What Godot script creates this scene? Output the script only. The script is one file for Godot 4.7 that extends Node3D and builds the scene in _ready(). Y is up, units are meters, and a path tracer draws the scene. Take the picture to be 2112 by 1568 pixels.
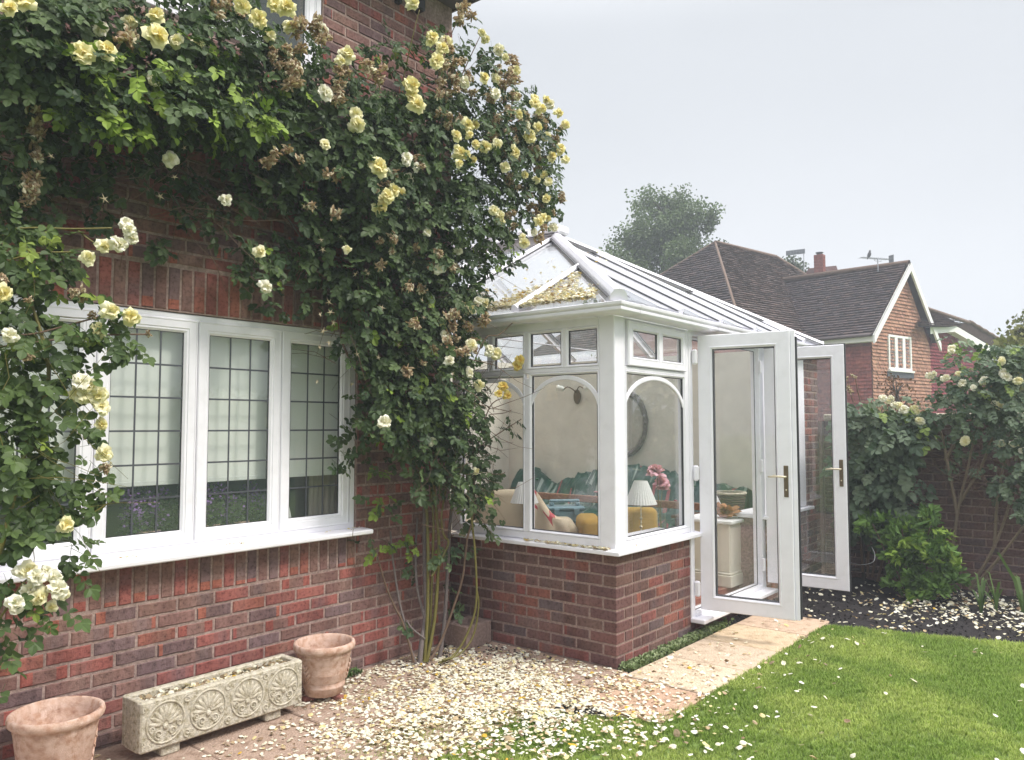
extends Node3D

const CAM := Vector3(-4.689, 1.661, 2.9)
const D := 1.37                 # the house wall lies at z = -D; the conservatory corner is the origin
const COURSE := 0.078
var rng := RandomNumberGenerator.new()
var taken := {}
var mats := {}
var view := Basis()

func _ready():
	rng.seed = 11
	# ---- camera
	view = Basis.from_euler(Vector3(deg_to_rad(3.337), deg_to_rad(-50.8), 0))
	var cam := Camera3D.new()
	cam.name = "camera"
	cam.transform = Transform3D(view, CAM)
	cam.fov = 51.66
	cam.near = 0.05
	cam.far = 400.0
	cam.current = true
	add_child(cam)
	# ---- sky, sun, exposure
	var env := Environment.new()
	env.background_mode = Environment.BG_SKY
	env.tonemap_mode = Environment.TONE_MAPPER_LINEAR
	env.tonemap_exposure = 2.15
	env.sdfgi_enabled = true
	env.ssao_enabled = true
	env.ssil_enabled = true
	env.fog_enabled = true
	env.fog_density = 0.0048
	env.fog_light_color = Color(0.86, 0.89, 0.92)
	var sky := Sky.new()
	sky.sky_material = overcast()
	env.sky = sky
	var we := WorldEnvironment.new()
	we.name = "world_environment"
	we.environment = env
	add_child(we)
	var sun := DirectionalLight3D.new()
	sun.name = "sun"
	sun.light_energy = 0.5
	sun.light_color = Color(1.0, 0.975, 0.94)
	sun.light_angular_distance = 14.0
	sun.shadow_enabled = true
	sun.look_at_from_position(Vector3(4, 13, 10), Vector3.ZERO)
	add_child(sun)
	make_materials()
	# ---- setting, then the things
	ground()
	house()
	conservatory()
	garden_wall()
	neighbours()
	trees()
	rose_on_house()
	right_bed()
	planters()
	interior()
	window_plants()
	petals()
	behind_camera()

# =============================================================== helpers
func overcast() -> PanoramaSkyMaterial:
	var w := 256
	var h := 128
	var im := Image.create(w, h, false, Image.FORMAT_RGBF)
	var n := FastNoiseLite.new()
	n.seed = 5
	n.frequency = 0.9
	n.fractal_octaves = 4
	var bright := Vector3(sin(deg_to_rad(46.0)) * cos(0.3), sin(0.3), -cos(deg_to_rad(46.0)) * cos(0.3))
	for j in h:
		var el := PI * (0.5 - (j + 0.5) / h)
		for i in w:
			var az := TAU * ((i + 0.5) / w - 0.5)
			var d := Vector3(sin(az) * cos(el), sin(el), -cos(az) * cos(el))
			var c := Vector3(0.3, 0.31, 0.28)
			if el > -0.02:
				var lum := 0.445 - 0.1 * clampf(el / 0.5, 0.0, 1.0) + 1.65 * pow(clampf((sin(el) - 0.46) / 0.54, 0.0, 1.0), 1.15)
				var ang := rad_to_deg(acos(clampf(d.dot(bright), -1, 1)))
				lum += 0.42 * exp(-pow(ang / 25.0, 2.0))
				lum *= 1.0 + 0.075 * n.get_noise_3d(d.x * 1.6, d.y * 3.6, d.z * 1.6)
				var grey := clampf((0.6 - lum) / 0.28, 0.0, 1.0)
				c = Vector3(lum, lum * (1.004 + 0.045 * grey), lum * (1.03 + 0.09 * grey))
			im.set_pixel(i, j, Color(c.x, c.y, c.z))
	var m := PanoramaSkyMaterial.new()
	m.panorama = ImageTexture.create_from_image(im)
	return m

func ray(u: float, v: float) -> Vector3:
	return view * Vector3((u - 1056.0) / 1620.0, -(v - 784.0) / 1620.0, -1.0)

func at(u: float, v: float, axis: int, value: float) -> Vector3:   # the point on a plane that this bearing meets
	var d := ray(u, v)
	return CAM + d * ((value - CAM[axis]) / d[axis])

func deep(u: float, v: float, d: float) -> Vector3:
	return CAM + ray(u, v) * d

func on_plane(u: float, v: float, p: Vector3, n: Vector3) -> Vector3:
	var d := ray(u, v)
	return CAM + d * ((p - CAM).dot(n) / d.dot(n))

func numbered(n: String) -> String:
	if not taken.has(n):
		taken[n] = 0
		return n
	taken[n] += 1
	return "%s_%03d" % [n, taken[n]]

func thing(n: String, label: String, category: String, pos := Vector3.ZERO, group := "", turn := 0.0) -> Node3D:
	var o := Node3D.new()
	o.name = numbered(n)
	add_child(o)
	o.position = pos
	o.rotation.y = turn
	tag(o, label, category, group)
	return o

func tag(o: Node, label := "", category := "", group := "", kind := ""):
	if label: o.set_meta("label", label)
	if category: o.set_meta("category", category)
	if group: o.set_meta("group", group)
	if kind: o.set_meta("kind", kind)

func put(parent: Node, n: String, mesh: Mesh, xf := Transform3D(), m: Material = null) -> MeshInstance3D:
	var o := MeshInstance3D.new()
	o.name = numbered(n) if parent == self else n
	o.mesh = mesh
	o.transform = xf
	if m: o.material_override = m
	parent.add_child(o, true)
	return o

func multi(parent: Node, n: String, mesh: Mesh, xfs: Array, cols: Array, m: Material, kind := "stuff") -> MultiMeshInstance3D:
	var mm := MultiMesh.new()
	mm.transform_format = MultiMesh.TRANSFORM_3D
	mm.use_colors = cols.size() > 0
	mm.mesh = mesh
	mm.instance_count = xfs.size()
	for i in xfs.size():
		mm.set_instance_transform(i, xfs[i])
		if cols.size(): mm.set_instance_color(i, cols[i])
	var o := MultiMeshInstance3D.new()
	o.name = numbered(n) if parent == self else n
	o.multimesh = mm
	o.material_override = m
	if kind: o.set_meta("kind", kind)
	parent.add_child(o, true)
	return o

func begin(smooth := false) -> SurfaceTool:
	var s := SurfaceTool.new()
	s.begin(Mesh.PRIMITIVE_TRIANGLES)
	s.set_smooth_group(0 if smooth else -1)
	s.set_color(Color.WHITE)
	return s

func fin(s: SurfaceTool, m: Material = null) -> ArrayMesh:
	s.generate_normals()
	var a := s.commit()
	if m: a.surface_set_material(0, m)
	return a

func tri(s: SurfaceTool, a: Vector3, b: Vector3, c: Vector3):      # counter-clockwise as seen from outside
	s.add_vertex(a)
	s.add_vertex(c)
	s.add_vertex(b)

func quad(s: SurfaceTool, a: Vector3, b: Vector3, c: Vector3, d: Vector3):
	tri(s, a, b, c)
	tri(s, a, c, d)

func box(s: SurfaceTool, lo: Vector3, hi: Vector3, t := Transform3D()):
	var p := []
	for k in 8:
		p.append(t * Vector3(hi.x if k & 1 else lo.x, hi.y if k & 2 else lo.y, hi.z if k & 4 else lo.z))
	quad(s, p[4], p[5], p[7], p[6])
	quad(s, p[1], p[0], p[2], p[3])
	quad(s, p[5], p[1], p[3], p[7])
	quad(s, p[0], p[4], p[6], p[2])
	quad(s, p[6], p[7], p[3], p[2])
	quad(s, p[0], p[1], p[5], p[4])

func cbox(s: SurfaceTool, lo: Vector3, hi: Vector3, c: float, t := Transform3D(), jit := 0.0):   # a box with chamfered edges
	var mid := (lo + hi) / 2.0
	var p := {}
	for k in 8:
		var sx := 1.0 if k & 1 else -1.0
		var sy := 1.0 if k & 2 else -1.0
		var sz := 1.0 if k & 4 else -1.0
		var q := Vector3(hi.x if k & 1 else lo.x, hi.y if k & 2 else lo.y, hi.z if k & 4 else lo.z)
		q += Vector3(rng.randf_range(-jit, jit), rng.randf_range(-jit, jit), rng.randf_range(-jit, jit))
		p[k * 3] = t * (q - Vector3(0, sy * c, sz * c))
		p[k * 3 + 1] = t * (q - Vector3(sx * c, 0, sz * c))
		p[k * 3 + 2] = t * (q - Vector3(sx * c, sy * c, 0))
	for f in [[2, 4, 5, 7, 6], [2, 1, 0, 2, 3], [0, 5, 1, 3, 7], [0, 0, 4, 6, 2], [1, 6, 7, 3, 2], [1, 0, 1, 5, 4]]:
		var a: int = f[0]
		quad(s, p[f[1] * 3 + a], p[f[2] * 3 + a], p[f[3] * 3 + a], p[f[4] * 3 + a])
	var centre := t * mid
	for e in [[4, 5, 1, 2], [6, 7, 1, 2], [0, 1, 1, 2], [2, 3, 1, 2], [4, 6, 0, 2], [5, 7, 0, 2], [0, 2, 0, 2], [1, 3, 0, 2], [0, 4, 0, 1], [1, 5, 0, 1], [2, 6, 0, 1], [3, 7, 0, 1]]:
		out_quad(s, p[e[0] * 3 + e[2]], p[e[1] * 3 + e[2]], p[e[1] * 3 + e[3]], p[e[0] * 3 + e[3]], centre)
	for k in 8:
		var n: Vector3 = (p[k * 3 + 1] - p[k * 3]).cross(p[k * 3 + 2] - p[k * 3])
		if n.dot(p[k * 3] - centre) > 0: tri(s, p[k * 3], p[k * 3 + 1], p[k * 3 + 2])
		else: tri(s, p[k * 3], p[k * 3 + 2], p[k * 3 + 1])

func out_quad(s: SurfaceTool, a: Vector3, b: Vector3, c: Vector3, d: Vector3, centre: Vector3):   # faces away from centre
	if (b - a).cross(c - a).dot((a + c) / 2.0 - centre) > 0: quad(s, a, b, c, d)
	else: quad(s, d, c, b, a)

func tube(s: SurfaceTool, pts: Array, r0: float, r1: float, sides := 6, cap := true):
	var n := pts.size()
	var rings := []
	var side := Vector3.ZERO
	for i in n:
		var d: Vector3 = (pts[mini(i + 1, n - 1)] - pts[maxi(i - 1, 0)]).normalized()
		if side == Vector3.ZERO:
			side = d.cross(Vector3.UP if absf(d.y) < 0.9 else Vector3.RIGHT).normalized()
		side = (side - d * side.dot(d)).normalized()
		var up := side.cross(d)
		var r := lerpf(r0, r1, float(i) / maxi(n - 1, 1))
		var ring := []
		for k in sides:
			var a := TAU * k / sides
			ring.append(pts[i] + (side * cos(a) + up * sin(a)) * r)
		rings.append(ring)
	for i in n - 1:
		for k in sides:
			var l := (k + 1) % sides
			quad(s, rings[i][l], rings[i][k], rings[i + 1][k], rings[i + 1][l])
	if cap:
		for k in sides:
			tri(s, pts[n - 1], rings[n - 1][(k + 1) % sides], rings[n - 1][k])

func smooth_path(pts: Array, per := 4) -> Array:
	var out := []
	for i in pts.size() - 1:
		var a: Vector3 = pts[maxi(i - 1, 0)]
		var b: Vector3 = pts[i]
		var c: Vector3 = pts[i + 1]
		var d: Vector3 = pts[mini(i + 2, pts.size() - 1)]
		for k in per:
			out.append(b.cubic_interpolate(c, a, d, float(k) / per))
	out.append(pts[-1])
	return out

func lathe(s: SurfaceTool, prof: Array, sides: int, t := Transform3D()):      # profile of (radius, height), bottom to top on the outside
	for i in prof.size() - 1:
		for k in sides:
			var a := TAU * k / sides
			var b := TAU * (k + 1) / sides
			var p: Vector2 = prof[i]
			var q: Vector2 = prof[i + 1]
			quad(s, t * Vector3(p.x * cos(a), p.y, -p.x * sin(a)), t * Vector3(p.x * cos(b), p.y, -p.x * sin(b)), t * Vector3(q.x * cos(b), q.y, -q.x * sin(b)), t * Vector3(q.x * cos(a), q.y, -q.x * sin(a)))

func ring_frame(s: SurfaceTool, t: Transform3D, x0: float, y0: float, x1: float, y1: float, prof: Array):   # a mitred frame: profile of (inset, z)
	var last := []
	for p in prof:
		var loop := [t * Vector3(x0 + p.x, y0 + p.x, p.y), t * Vector3(x1 - p.x, y0 + p.x, p.y), t * Vector3(x1 - p.x, y1 - p.x, p.y), t * Vector3(x0 + p.x, y1 - p.x, p.y)]
		if last.size():
			for k in 4:
				var l := (k + 1) % 4
				quad(s, last[k], last[l], loop[l], loop[k])
		last = loop

func sphere(s: SurfaceTool, c: Vector3, r: Vector3, n := 8, t := Transform3D()):
	for i in n:
		for k in n * 2:
			var q := []
			for e in [[i, k], [i + 1, k], [i + 1, k + 1], [i, k + 1]]:
				var th: float = PI * e[0] / n
				var ph: float = TAU * e[1] / (n * 2)
				q.append(t * (c + Vector3(sin(th) * cos(ph), cos(th), -sin(th) * sin(ph)) * r))
			quad(s, q[0], q[1], q[2], q[3])

func rnd(a: float, b: float) -> float:
	return rng.randf_range(a, b)

func rvec(r: float) -> Vector3:
	return Vector3(rnd(-r, r), rnd(-r, r), rnd(-r, r))

func lin(r: float, g: float, b: float, a := 1.0) -> Color:    # a real-world base colour
	return Color(r, g, b, a).linear_to_srgb()

func noise_tex(freq: float, oct: int, dark: float, seed_: int, size := 512, bump := false) -> NoiseTexture2D:
	var f := FastNoiseLite.new()
	f.seed = seed_
	f.frequency = freq
	f.fractal_octaves = oct
	f.fractal_gain = 0.6
	var t := NoiseTexture2D.new()
	t.width = size
	t.height = size
	t.seamless = true
	t.noise = f
	if bump:
		t.as_normal_map = true
		t.bump_strength = dark
	else:
		var g := Gradient.new()
		g.set_color(0, Color(dark, dark, dark))
		g.set_color(1, Color(1, 1, 1))
		t.color_ramp = g
	return t

func mat(n: String, c: Color, rough := 0.7, opt := {}) -> StandardMaterial3D:
	var m := StandardMaterial3D.new()
	m.resource_name = n
	m.albedo_color = Color(c.r, c.g, c.b, c.a)
	m.roughness = rough
	m.metallic = opt.get("metal", 0.0)
	m.metallic_specular = opt.get("spec", 0.5)
	m.vertex_color_use_as_albedo = opt.get("vc", false)
	if opt.has("tex") or opt.has("bump"):
		m.uv1_triplanar = true
		m.uv1_world_triplanar = true
		m.uv1_scale = Vector3.ONE * opt.get("scale", 1.0)
		if opt.has("tex"): m.albedo_texture = opt.tex
		if opt.has("bump"):
			m.normal_enabled = true
			m.normal_texture = opt.bump
			m.normal_scale = opt.get("bumpy", 1.0)
	if opt.has("back"):
		m.backlight_enabled = true
		m.backlight = opt.back
	if opt.has("wash"):          # a broad weathering laid over the fine grain
		m.detail_enabled = true
		m.detail_blend_mode = BaseMaterial3D.BLEND_MODE_MUL
		m.detail_albedo = opt.wash
		m.detail_uv_layer = BaseMaterial3D.DETAIL_UV_2
		m.uv2_triplanar = true
		m.uv2_world_triplanar = true
		m.uv2_scale = Vector3.ONE * opt.get("wash_scale", 0.4)
	mats[n] = m
	return m

func noise_col(freq: float, oct: int, stops: Array, seed_: int, size := 512) -> NoiseTexture2D:
	var t := noise_tex(freq, oct, 0.5, seed_, size)
	var g := Gradient.new()
	g.offsets = PackedFloat32Array(stops.map(func(e): return e[0]))
	g.colors = PackedColorArray(stops.map(func(e): return e[1]))
	t.color_ramp = g
	return t

func make_materials():
	var mottle := noise_tex(0.02, 5, 0.7, 3)
	var grain := noise_tex(0.08, 4, 5.0, 4, 512, true)
	var blot := noise_tex(0.008, 4, 0.7, 8)
	var soot := noise_col(0.012, 5, [[0.15, Color(0.84, 0.83, 0.83)], [0.5, Color(0.96, 0.955, 0.955)], [0.8, Color(1, 1, 1)]], 61)
	mat("brick", Color.WHITE, 0.9, {vc = true, wash = soot, wash_scale = 0.45, tex = noise_col(0.025, 5, [[0.12, Color(0.7, 0.68, 0.68)], [0.3, Color(0.9, 0.89, 0.89)], [0.6, Color(1, 1, 1)], [0.9, Color(1, 1, 1)]], 3), bump = grain, scale = 2.5, bumpy = 0.7, spec = 0.25})
	mat("mortar", lin(0.54, 0.4, 0.355), 0.95, {wash = soot, wash_scale = 0.45, tex = mottle, bump = grain, scale = 3.0, spec = 0.2})
	mat("old_mortar", lin(0.45, 0.325, 0.285), 0.95, {tex = mottle, bump = grain, scale = 3.0, spec = 0.2})
	mat("upvc", lin(0.835, 0.825, 0.88), 0.3, {tex = noise_col(0.02, 5, [[0.1, Color(0.965, 0.965, 0.962)], [0.4, Color(0.99, 0.99, 0.99)], [0.7, Color(1, 1, 1)]], 21), scale = 0.5})
	mat("gasket", lin(0.025, 0.025, 0.03), 0.5)
	mat("lead", lin(0.09, 0.095, 0.11), 0.5, {metal = 0.4})
	var g := mat("glass", Color(0.75, 0.85, 0.82, 0.03), 0.0)
	g.transparency = BaseMaterial3D.TRANSPARENCY_ALPHA
	g = mat("roof_glass", Color(0.8, 0.85, 0.9, 0.08), 0.03)
	g.transparency = BaseMaterial3D.TRANSPARENCY_ALPHA
	mat("slab", lin(0.62, 0.5, 0.37), 0.9, {vc = true, tex = noise_col(0.015, 4, [[0.12, Color(0.84, 0.82, 0.8)], [0.4, Color(0.96, 0.955, 0.95)], [0.7, Color(1, 1, 1)]], 62), bump = grain, scale = 1.1, spec = 0.25})
	mat("soil", lin(0.022, 0.016, 0.017), 0.95, {tex = mottle, bump = grain, scale = 4.0, bumpy = 2.0})
	mat("turf", lin(0.17, 0.25, 0.055), 0.95, {tex = mottle, scale = 2.0})
	mat("blade", Color.WHITE, 0.55, {vc = true, back = lin(0.3, 0.45, 0.1), spec = 0.3})
	mat("leaf", Color.WHITE, 0.48, {vc = true, back = lin(0.25, 0.38, 0.08), spec = 0.32})
	mat("petal", Color.WHITE, 0.7, {vc = true, back = lin(0.45, 0.42, 0.25), spec = 0.3})
	mat("cane_green", lin(0.2, 0.175, 0.035), 0.6, {tex = mottle, scale = 9.0})
	mat("cane_brown", lin(0.2, 0.125, 0.08), 0.8, {tex = mottle, scale = 9.0})
	mat("cane_grey", lin(0.24, 0.2, 0.19), 0.9, {tex = mottle, bump = grain, scale = 7.0})
	mat("bark_pale", lin(0.3, 0.23, 0.16), 0.9, {tex = mottle, scale = 6.0})
	mat("bark", lin(0.1, 0.085, 0.07), 0.9, {tex = mottle, scale = 2.0})
	mat("terracotta", lin(0.66, 0.5, 0.425), 0.9, {tex = noise_col(0.012, 5, [[0.12, Color(0.78, 0.7, 0.66)], [0.4, Color(0.93, 0.9, 0.87)], [0.7, Color(1, 1, 1)]], 31), wash = noise_col(0.02, 4, [[0.15, Color(0.9, 0.82, 0.76)], [0.5, Color(1, 1, 1)]], 64), wash_scale = 1.2, bump = grain, scale = 3.0, bumpy = 0.6, spec = 0.2})
	mat("stone", lin(0.8, 0.74, 0.62), 0.95, {wash = noise_col(0.03, 5, [[0.12, Color(0.72, 0.7, 0.62)], [0.4, Color(0.94, 0.93, 0.9)], [0.7, Color(1, 1, 1)]], 65), wash_scale = 1.4, tex = noise_tex(0.03, 5, 0.74, 33), bump = grain, scale = 3.0, bumpy = 1.5, spec = 0.2})
	mat("plaster", lin(0.78, 0.76, 0.66), 0.9, {tex = noise_tex(0.01, 3, 0.94, 35), scale = 0.6})
	mat("room", lin(0.3, 0.26, 0.22), 0.9)
	mat("blind", lin(0.78, 0.82, 0.78), 0.85, {back = lin(0.3, 0.3, 0.25)})
	mat("dark", lin(0.02, 0.02, 0.022), 0.5)
	mat("soffit", lin(0.09, 0.07, 0.07), 0.8)
	mat("tile", Color.WHITE, 0.9, {vc = true, tex = mottle, scale = 0.7, spec = 0.25})
	mat("paint", lin(0.78, 0.78, 0.76), 0.55)
	mat("brass", lin(0.62, 0.56, 0.42), 0.3, {metal = 1.0})
	mat("bronze", lin(0.16, 0.12, 0.08), 0.4, {metal = 0.7})
	mat("steel", lin(0.5, 0.5, 0.5), 0.35, {metal = 1.0})

func pix(p: Vector3) -> Vector2:
	var q := view.inverse() * (p - CAM)
	if q.z > -0.05: return Vector2(-9999, -9999)
	return Vector2(1056.0 + 1620.0 * q.x / -q.z, 784.0 - 1620.0 * q.y / -q.z)

func in_frame(p: Vector3, m := 30.0) -> bool:
	var q := pix(p)
	return q.x > -m and q.x < 2112 + m and q.y > -m and q.y < 1568 + m

# =============================================================== ground
const LAWN := [Vector2(-8, -0.3), Vector2(-2.6, -0.33), Vector2(-2.15, -0.36), Vector2(-1.73, -0.4), Vector2(-1.35, -0.36), Vector2(-1.1, -0.22), Vector2(-0.95, 0.1), Vector2(-0.82, 0.36), Vector2(-0.7, 0.56), Vector2(-0.55, 0.67), Vector2(-0.3, 0.705), Vector2(2.1, 0.725), Vector2(2.16, 0.9), Vector2(2.29, 1.4), Vector2(2.48, 2.07), Vector2(2.8, 3.4), Vector2(3.0, 6.0), Vector2(2.6, 8.0), Vector2(-8, 8.0)]

func flat(poly: Array, y: float, m: Material) -> ArrayMesh:
	var p := PackedVector2Array(poly)
	var idx := Geometry2D.triangulate_polygon(p)
	var s := begin()
	for i in range(0, idx.size(), 3):
		var a := p[idx[i]]
		var b := p[idx[i + 1]]
		var c := p[idx[i + 2]]
		if (b - a).cross(c - a) > 0:
			var k := b
			b = c
			c = k
		tri(s, Vector3(a.x, y, a.y), Vector3(b.x, y, b.y), Vector3(c.x, y, c.y))
	return fin(s, m)

func ground():
	var s := begin()
	quad(s, Vector3(-150, -0.07, 150), Vector3(150, -0.07, 150), Vector3(150, -0.07, -150), Vector3(-150, -0.07, -150))
	tag(put(self, "ground", fin(s, mats.turf)), "", "", "", "structure")
	tag(put(self, "lawn", flat(LAWN, -0.014, mats.turf)), "", "", "", "structure")
	# patio: slabs along the house and past the conservatory
	var base := Node3D.new()
	base.name = "path"
	add_child(base)
	tag(base, "", "", "", "structure")
	s = begin()
	box(s, Vector3(-6.2, -0.06, -1.365), Vector3(-0.05, -0.022, 0.7))
	box(s, Vector3(-0.05, -0.06, 0.02), Vector3(2.12, -0.023, 0.705))
	put(base, "bedding", fin(s, mats.soil))
	var tones := [Color(1, 1, 1), Color(0.93, 0.92, 0.93), Color(1.02, 0.97, 0.9), Color(0.9, 0.83, 0.82), Color(0.97, 0.95, 0.97)]
	for i in 4:
		slab(base, -0.07 + 0.595 * i, 0.51 + 0.595 * i, 0.105, 0.7, tones[i])
	for i in 9:
		for j in 2:
			var x := -0.675 - 0.605 * i
			var z := -0.555 - 0.605 * j
			slab(base, x, x + 0.597, z, z + 0.597, Color(0.66, 0.6, 0.64) * rnd(0.92, 1.06))
	for i in 10: slab(base, -0.675 - 0.605 * i, -0.078 - 0.605 * i, -1.362, -1.168, Color(0.6, 0.54, 0.57) * rnd(0.92, 1.06))
	slab(base, -0.675, -0.085, 0.057, 0.7, Color(0.8, 0.68, 0.66))
	slab(base, -0.07, 0.0 - 0.008, -1.16, 0.097, Color(0.68, 0.6, 0.62))
	# soil bed by the garden wall, a sheet of crumbs and hollows
	var n := FastNoiseLite.new()
	n.seed = 9
	n.frequency = 6.0
	s = begin(true)
	var nx := 64
	var nz := 130
	var x0 := 2.1
	var z0 := -0.05
	for i in nx:
		for j in nz:
			var q := []
			for e in [[i, j + 1], [i + 1, j + 1], [i + 1, j], [i, j]]:
				var x: float = x0 + e[0] * 0.036
				var z: float = z0 + e[1] * 0.036
				q.append(Vector3(x, -0.016 + 0.03 * n.get_noise_2d(x, z) + 0.05 * clampf((x - 3.2) * 0.6, 0, 1), z))
			var c: Vector3 = (q[0] + q[2]) / 2
			if Geometry2D.is_point_in_polygon(Vector2(c.x + 0.02, c.z), PackedVector2Array(LAWN)): continue
			quad(s, q[0], q[1], q[2], q[3])
	tag(put(self, "soil", fin(s, mats.soil)), "", "", "", "structure")
	var clod := begin()
	cbox(clod, Vector3(-0.5, -0.4, -0.5), Vector3(0.5, 0.4, 0.5), 0.18, Transform3D(), 0.12)
	var xs := []
	var cs := []
	for i in 2600:
		var p := Vector3(rnd(2.15, 4.3), 0, rnd(-0.02, 4.2))
		if Geometry2D.is_point_in_polygon(Vector2(p.x - 0.03, p.z), PackedVector2Array(LAWN)): continue
		xs.append(Transform3D(Basis.from_euler(rvec(3)).scaled(Vector3.ONE * rnd(0.004, 0.016)), p + Vector3(0, -0.004, 0)))
	tag(multi(self, "soil_crumbs", fin(clod), xs, [], mats.soil), "dark crumbs of garden soil scattered over the flower bed", "soil crumbs")
	grass()

func slab(base: Node3D, x0: float, x1: float, z0: float, z1: float, c: Color):
	var s := begin()
	s.set_color(c)
	cbox(s, Vector3(x0, -0.05, z0), Vector3(x1, rnd(-0.002, 0.002), z1), 0.006, Transform3D(), 0.002)
	put(base, "paving_slab", fin(s, mats.slab))

func grass():
	var tufts := []
	for k in 4:
		var s := begin()
		for b in 11:
			var a := rnd(0, TAU)
			var p := Vector3(rnd(-0.014, 0.014), 0, rnd(-0.014, 0.014))
			var h := rnd(0.018, 0.042)
			var lean := Vector3(cos(a), 0, sin(a)) * rnd(0.004, 0.024)
			var side := Vector3(-sin(a), 0, cos(a)) * rnd(0.0012, 0.0022)
			var m := p + Vector3(0, h * 0.6, 0) + lean * 0.4
			var c := rnd(0.75, 1.15)
			s.set_color(Color(c, c, c * 0.9))
			quad(s, p - side, p + side, m + side * 0.8, m - side * 0.8)
			tri(s, m - side * 0.8, m + side * 0.8, p + Vector3(0, h, 0) + lean)
		tufts.append(fin(s))
	var patch := FastNoiseLite.new()
	patch.seed = 14
	patch.frequency = 1.1
	patch.fractal_octaves = 3
	var xs := [[], [], [], []]
	var cs := [[], [], [], []]
	var lawn := PackedVector2Array(LAWN)
	var i := 0
	while i < 125000:
		i += 1
		var p := Vector3(rnd(-4.4, 3.0), -0.014, rnd(-0.42, 4.6))
		if not Geometry2D.is_point_in_polygon(Vector2(p.x + rnd(-0.02, 0.02), p.z + rnd(-0.025, 0.015)), lawn) or not in_frame(p, 900): continue
		var k := i % 4
		var t := patch.get_noise_2d(p.x, p.z)
		var far := clampf((p - CAM).length() / 7.0, 0.6, 1.2)
		xs[k].append(Transform3D(Basis(Vector3.UP, rnd(0, TAU)).scaled(Vector3(1.25, rnd(0.7, 1.2), 1.25) * far), p))
		var c := Color(0.25, 0.35, 0.075).lerp(Color(0.42, 0.49, 0.14), clampf(0.5 + t * 1.9, 0, 1)) * rnd(0.75, 1.2)
		cs[k].append(c)
	for k in 4:
		tag(multi(self, "grass", tufts[k], xs[k], cs[k], mats.blade), "short mown green grass of the garden lawn beside the path", "grass")

# =============================================================== bricks
const REDS := [Color(0.38, 0.115, 0.095), Color(0.34, 0.11, 0.095), Color(0.42, 0.145, 0.1)]
const BROWNS := [Color(0.27, 0.175, 0.145), Color(0.3, 0.2, 0.165), Color(0.25, 0.155, 0.135)]
const BLUES := [Color(0.18, 0.148, 0.158), Color(0.21, 0.17, 0.175), Color(0.16, 0.13, 0.138)]
const PURPLES := [Color(0.2, 0.1, 0.09), Color(0.18, 0.095, 0.087), Color(0.165, 0.09, 0.083), Color(0.195, 0.115, 0.096)]

func pick(a: Array):
	return a[rng.randi() % a.size()]

func brick_mesh(kind: int, w := 0.2135, h := 0.0645) -> ArrayMesh:     # face on z = 0, centred; a worn arris all round and a burnt or red end
	var s := begin()
	var body: Color
	var ends: Color
	var from := -1
	var to := 99
	var cols := 8
	var r := rng.randf()
	if kind == 0:
		if r < 0.3: body = pick(REDS)
		elif r < 0.5: body = pick(BROWNS)
		elif r < 0.66: body = pick(BLUES)
		else:
			body = pick(BROWNS if r < 0.85 else BLUES)
			ends = pick(REDS)
			from = rng.randi_range(0, 2) if r < 0.9 else 1
			to = rng.randi_range(5, 8) if rng.randf() < 0.5 else 99
	elif kind == 2:
		body = (pick(PURPLES) * 0.55 + Color(0.07, 0.055, 0.05)) if r < 0.8 else pick(BLUES) * 0.9 if r < 0.95 else pick(REDS) * 0.6
	else:
		if r < 0.15: body = pick(REDS) * 0.85
		elif r < 0.27: body = pick(BLUES)
		elif r < 0.83: body = pick(PURPLES)
		else:
			body = pick(PURPLES)
			ends = pick(REDS) * 0.9
			from = rng.randi_range(1, 4)
	var smoke: Color = pick(BLUES if rng.randf() < 0.5 else BROWNS)
	var smoky := 0.5 if rng.randf() < 0.5 else 0.15
	var heart := rnd(1.0, 7.0)
	var mean := Color(0.28, 0.14, 0.125) if kind == 0 else Color(0.2, 0.115, 0.102)
	body = body.lerp(mean, 0.38)
	if from >= 0: ends = ends.lerp(mean, 0.2)
	body = body * rnd(0.9, 1.12)
	var top := []
	var bot := []
	var otop := []
	var obot := []
	for i in cols + 1:
		var x := -w / 2 + w * i / cols
		var inset := 0.0055 if i == 0 or i == cols else 0.0
		var fx := x + (inset if i == 0 else -inset)
		var ch := rnd(0.003, 0.0065)
		top.append(Vector3(fx, h / 2 - ch, rnd(-0.001, 0.001)))
		bot.append(Vector3(fx, -h / 2 + rnd(0.003, 0.0065), rnd(-0.001, 0.001)))
		otop.append(Vector3(x, h / 2 + rnd(-0.0015, 0.001), -0.006))
		obot.append(Vector3(x, -h / 2 + rnd(-0.001, 0.0015), -0.006))
	for i in cols:
		var c := ends if (i < from or i >= to) and from >= 0 else body.lerp(smoke, smoky * exp(-pow((i - heart) / 2.0, 2)))
		c = c * rnd(0.91, 1.09)
		c.a = 1.0
		s.set_color(c)
		quad(s, bot[i], bot[i + 1], top[i + 1], top[i])
		quad(s, top[i], top[i + 1], otop[i + 1], otop[i])
		quad(s, obot[i], obot[i + 1], bot[i + 1], bot[i])
	var back := Vector3(0, 0, -0.02)
	quad(s, obot[0], bot[0], top[0], otop[0])
	quad(s, bot[cols], obot[cols], otop[cols], top[cols])
	quad(s, obot[0] + back, obot[0], otop[0], otop[0] + back)
	quad(s, obot[cols], obot[cols] + back, otop[cols] + back, otop[cols])
	quad(s, otop[0], otop[cols], otop[cols] + back, otop[0] + back)
	quad(s, obot[0] + back, obot[cols] + back, obot[cols], obot[0])
	return fin(s, mats.brick)

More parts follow.
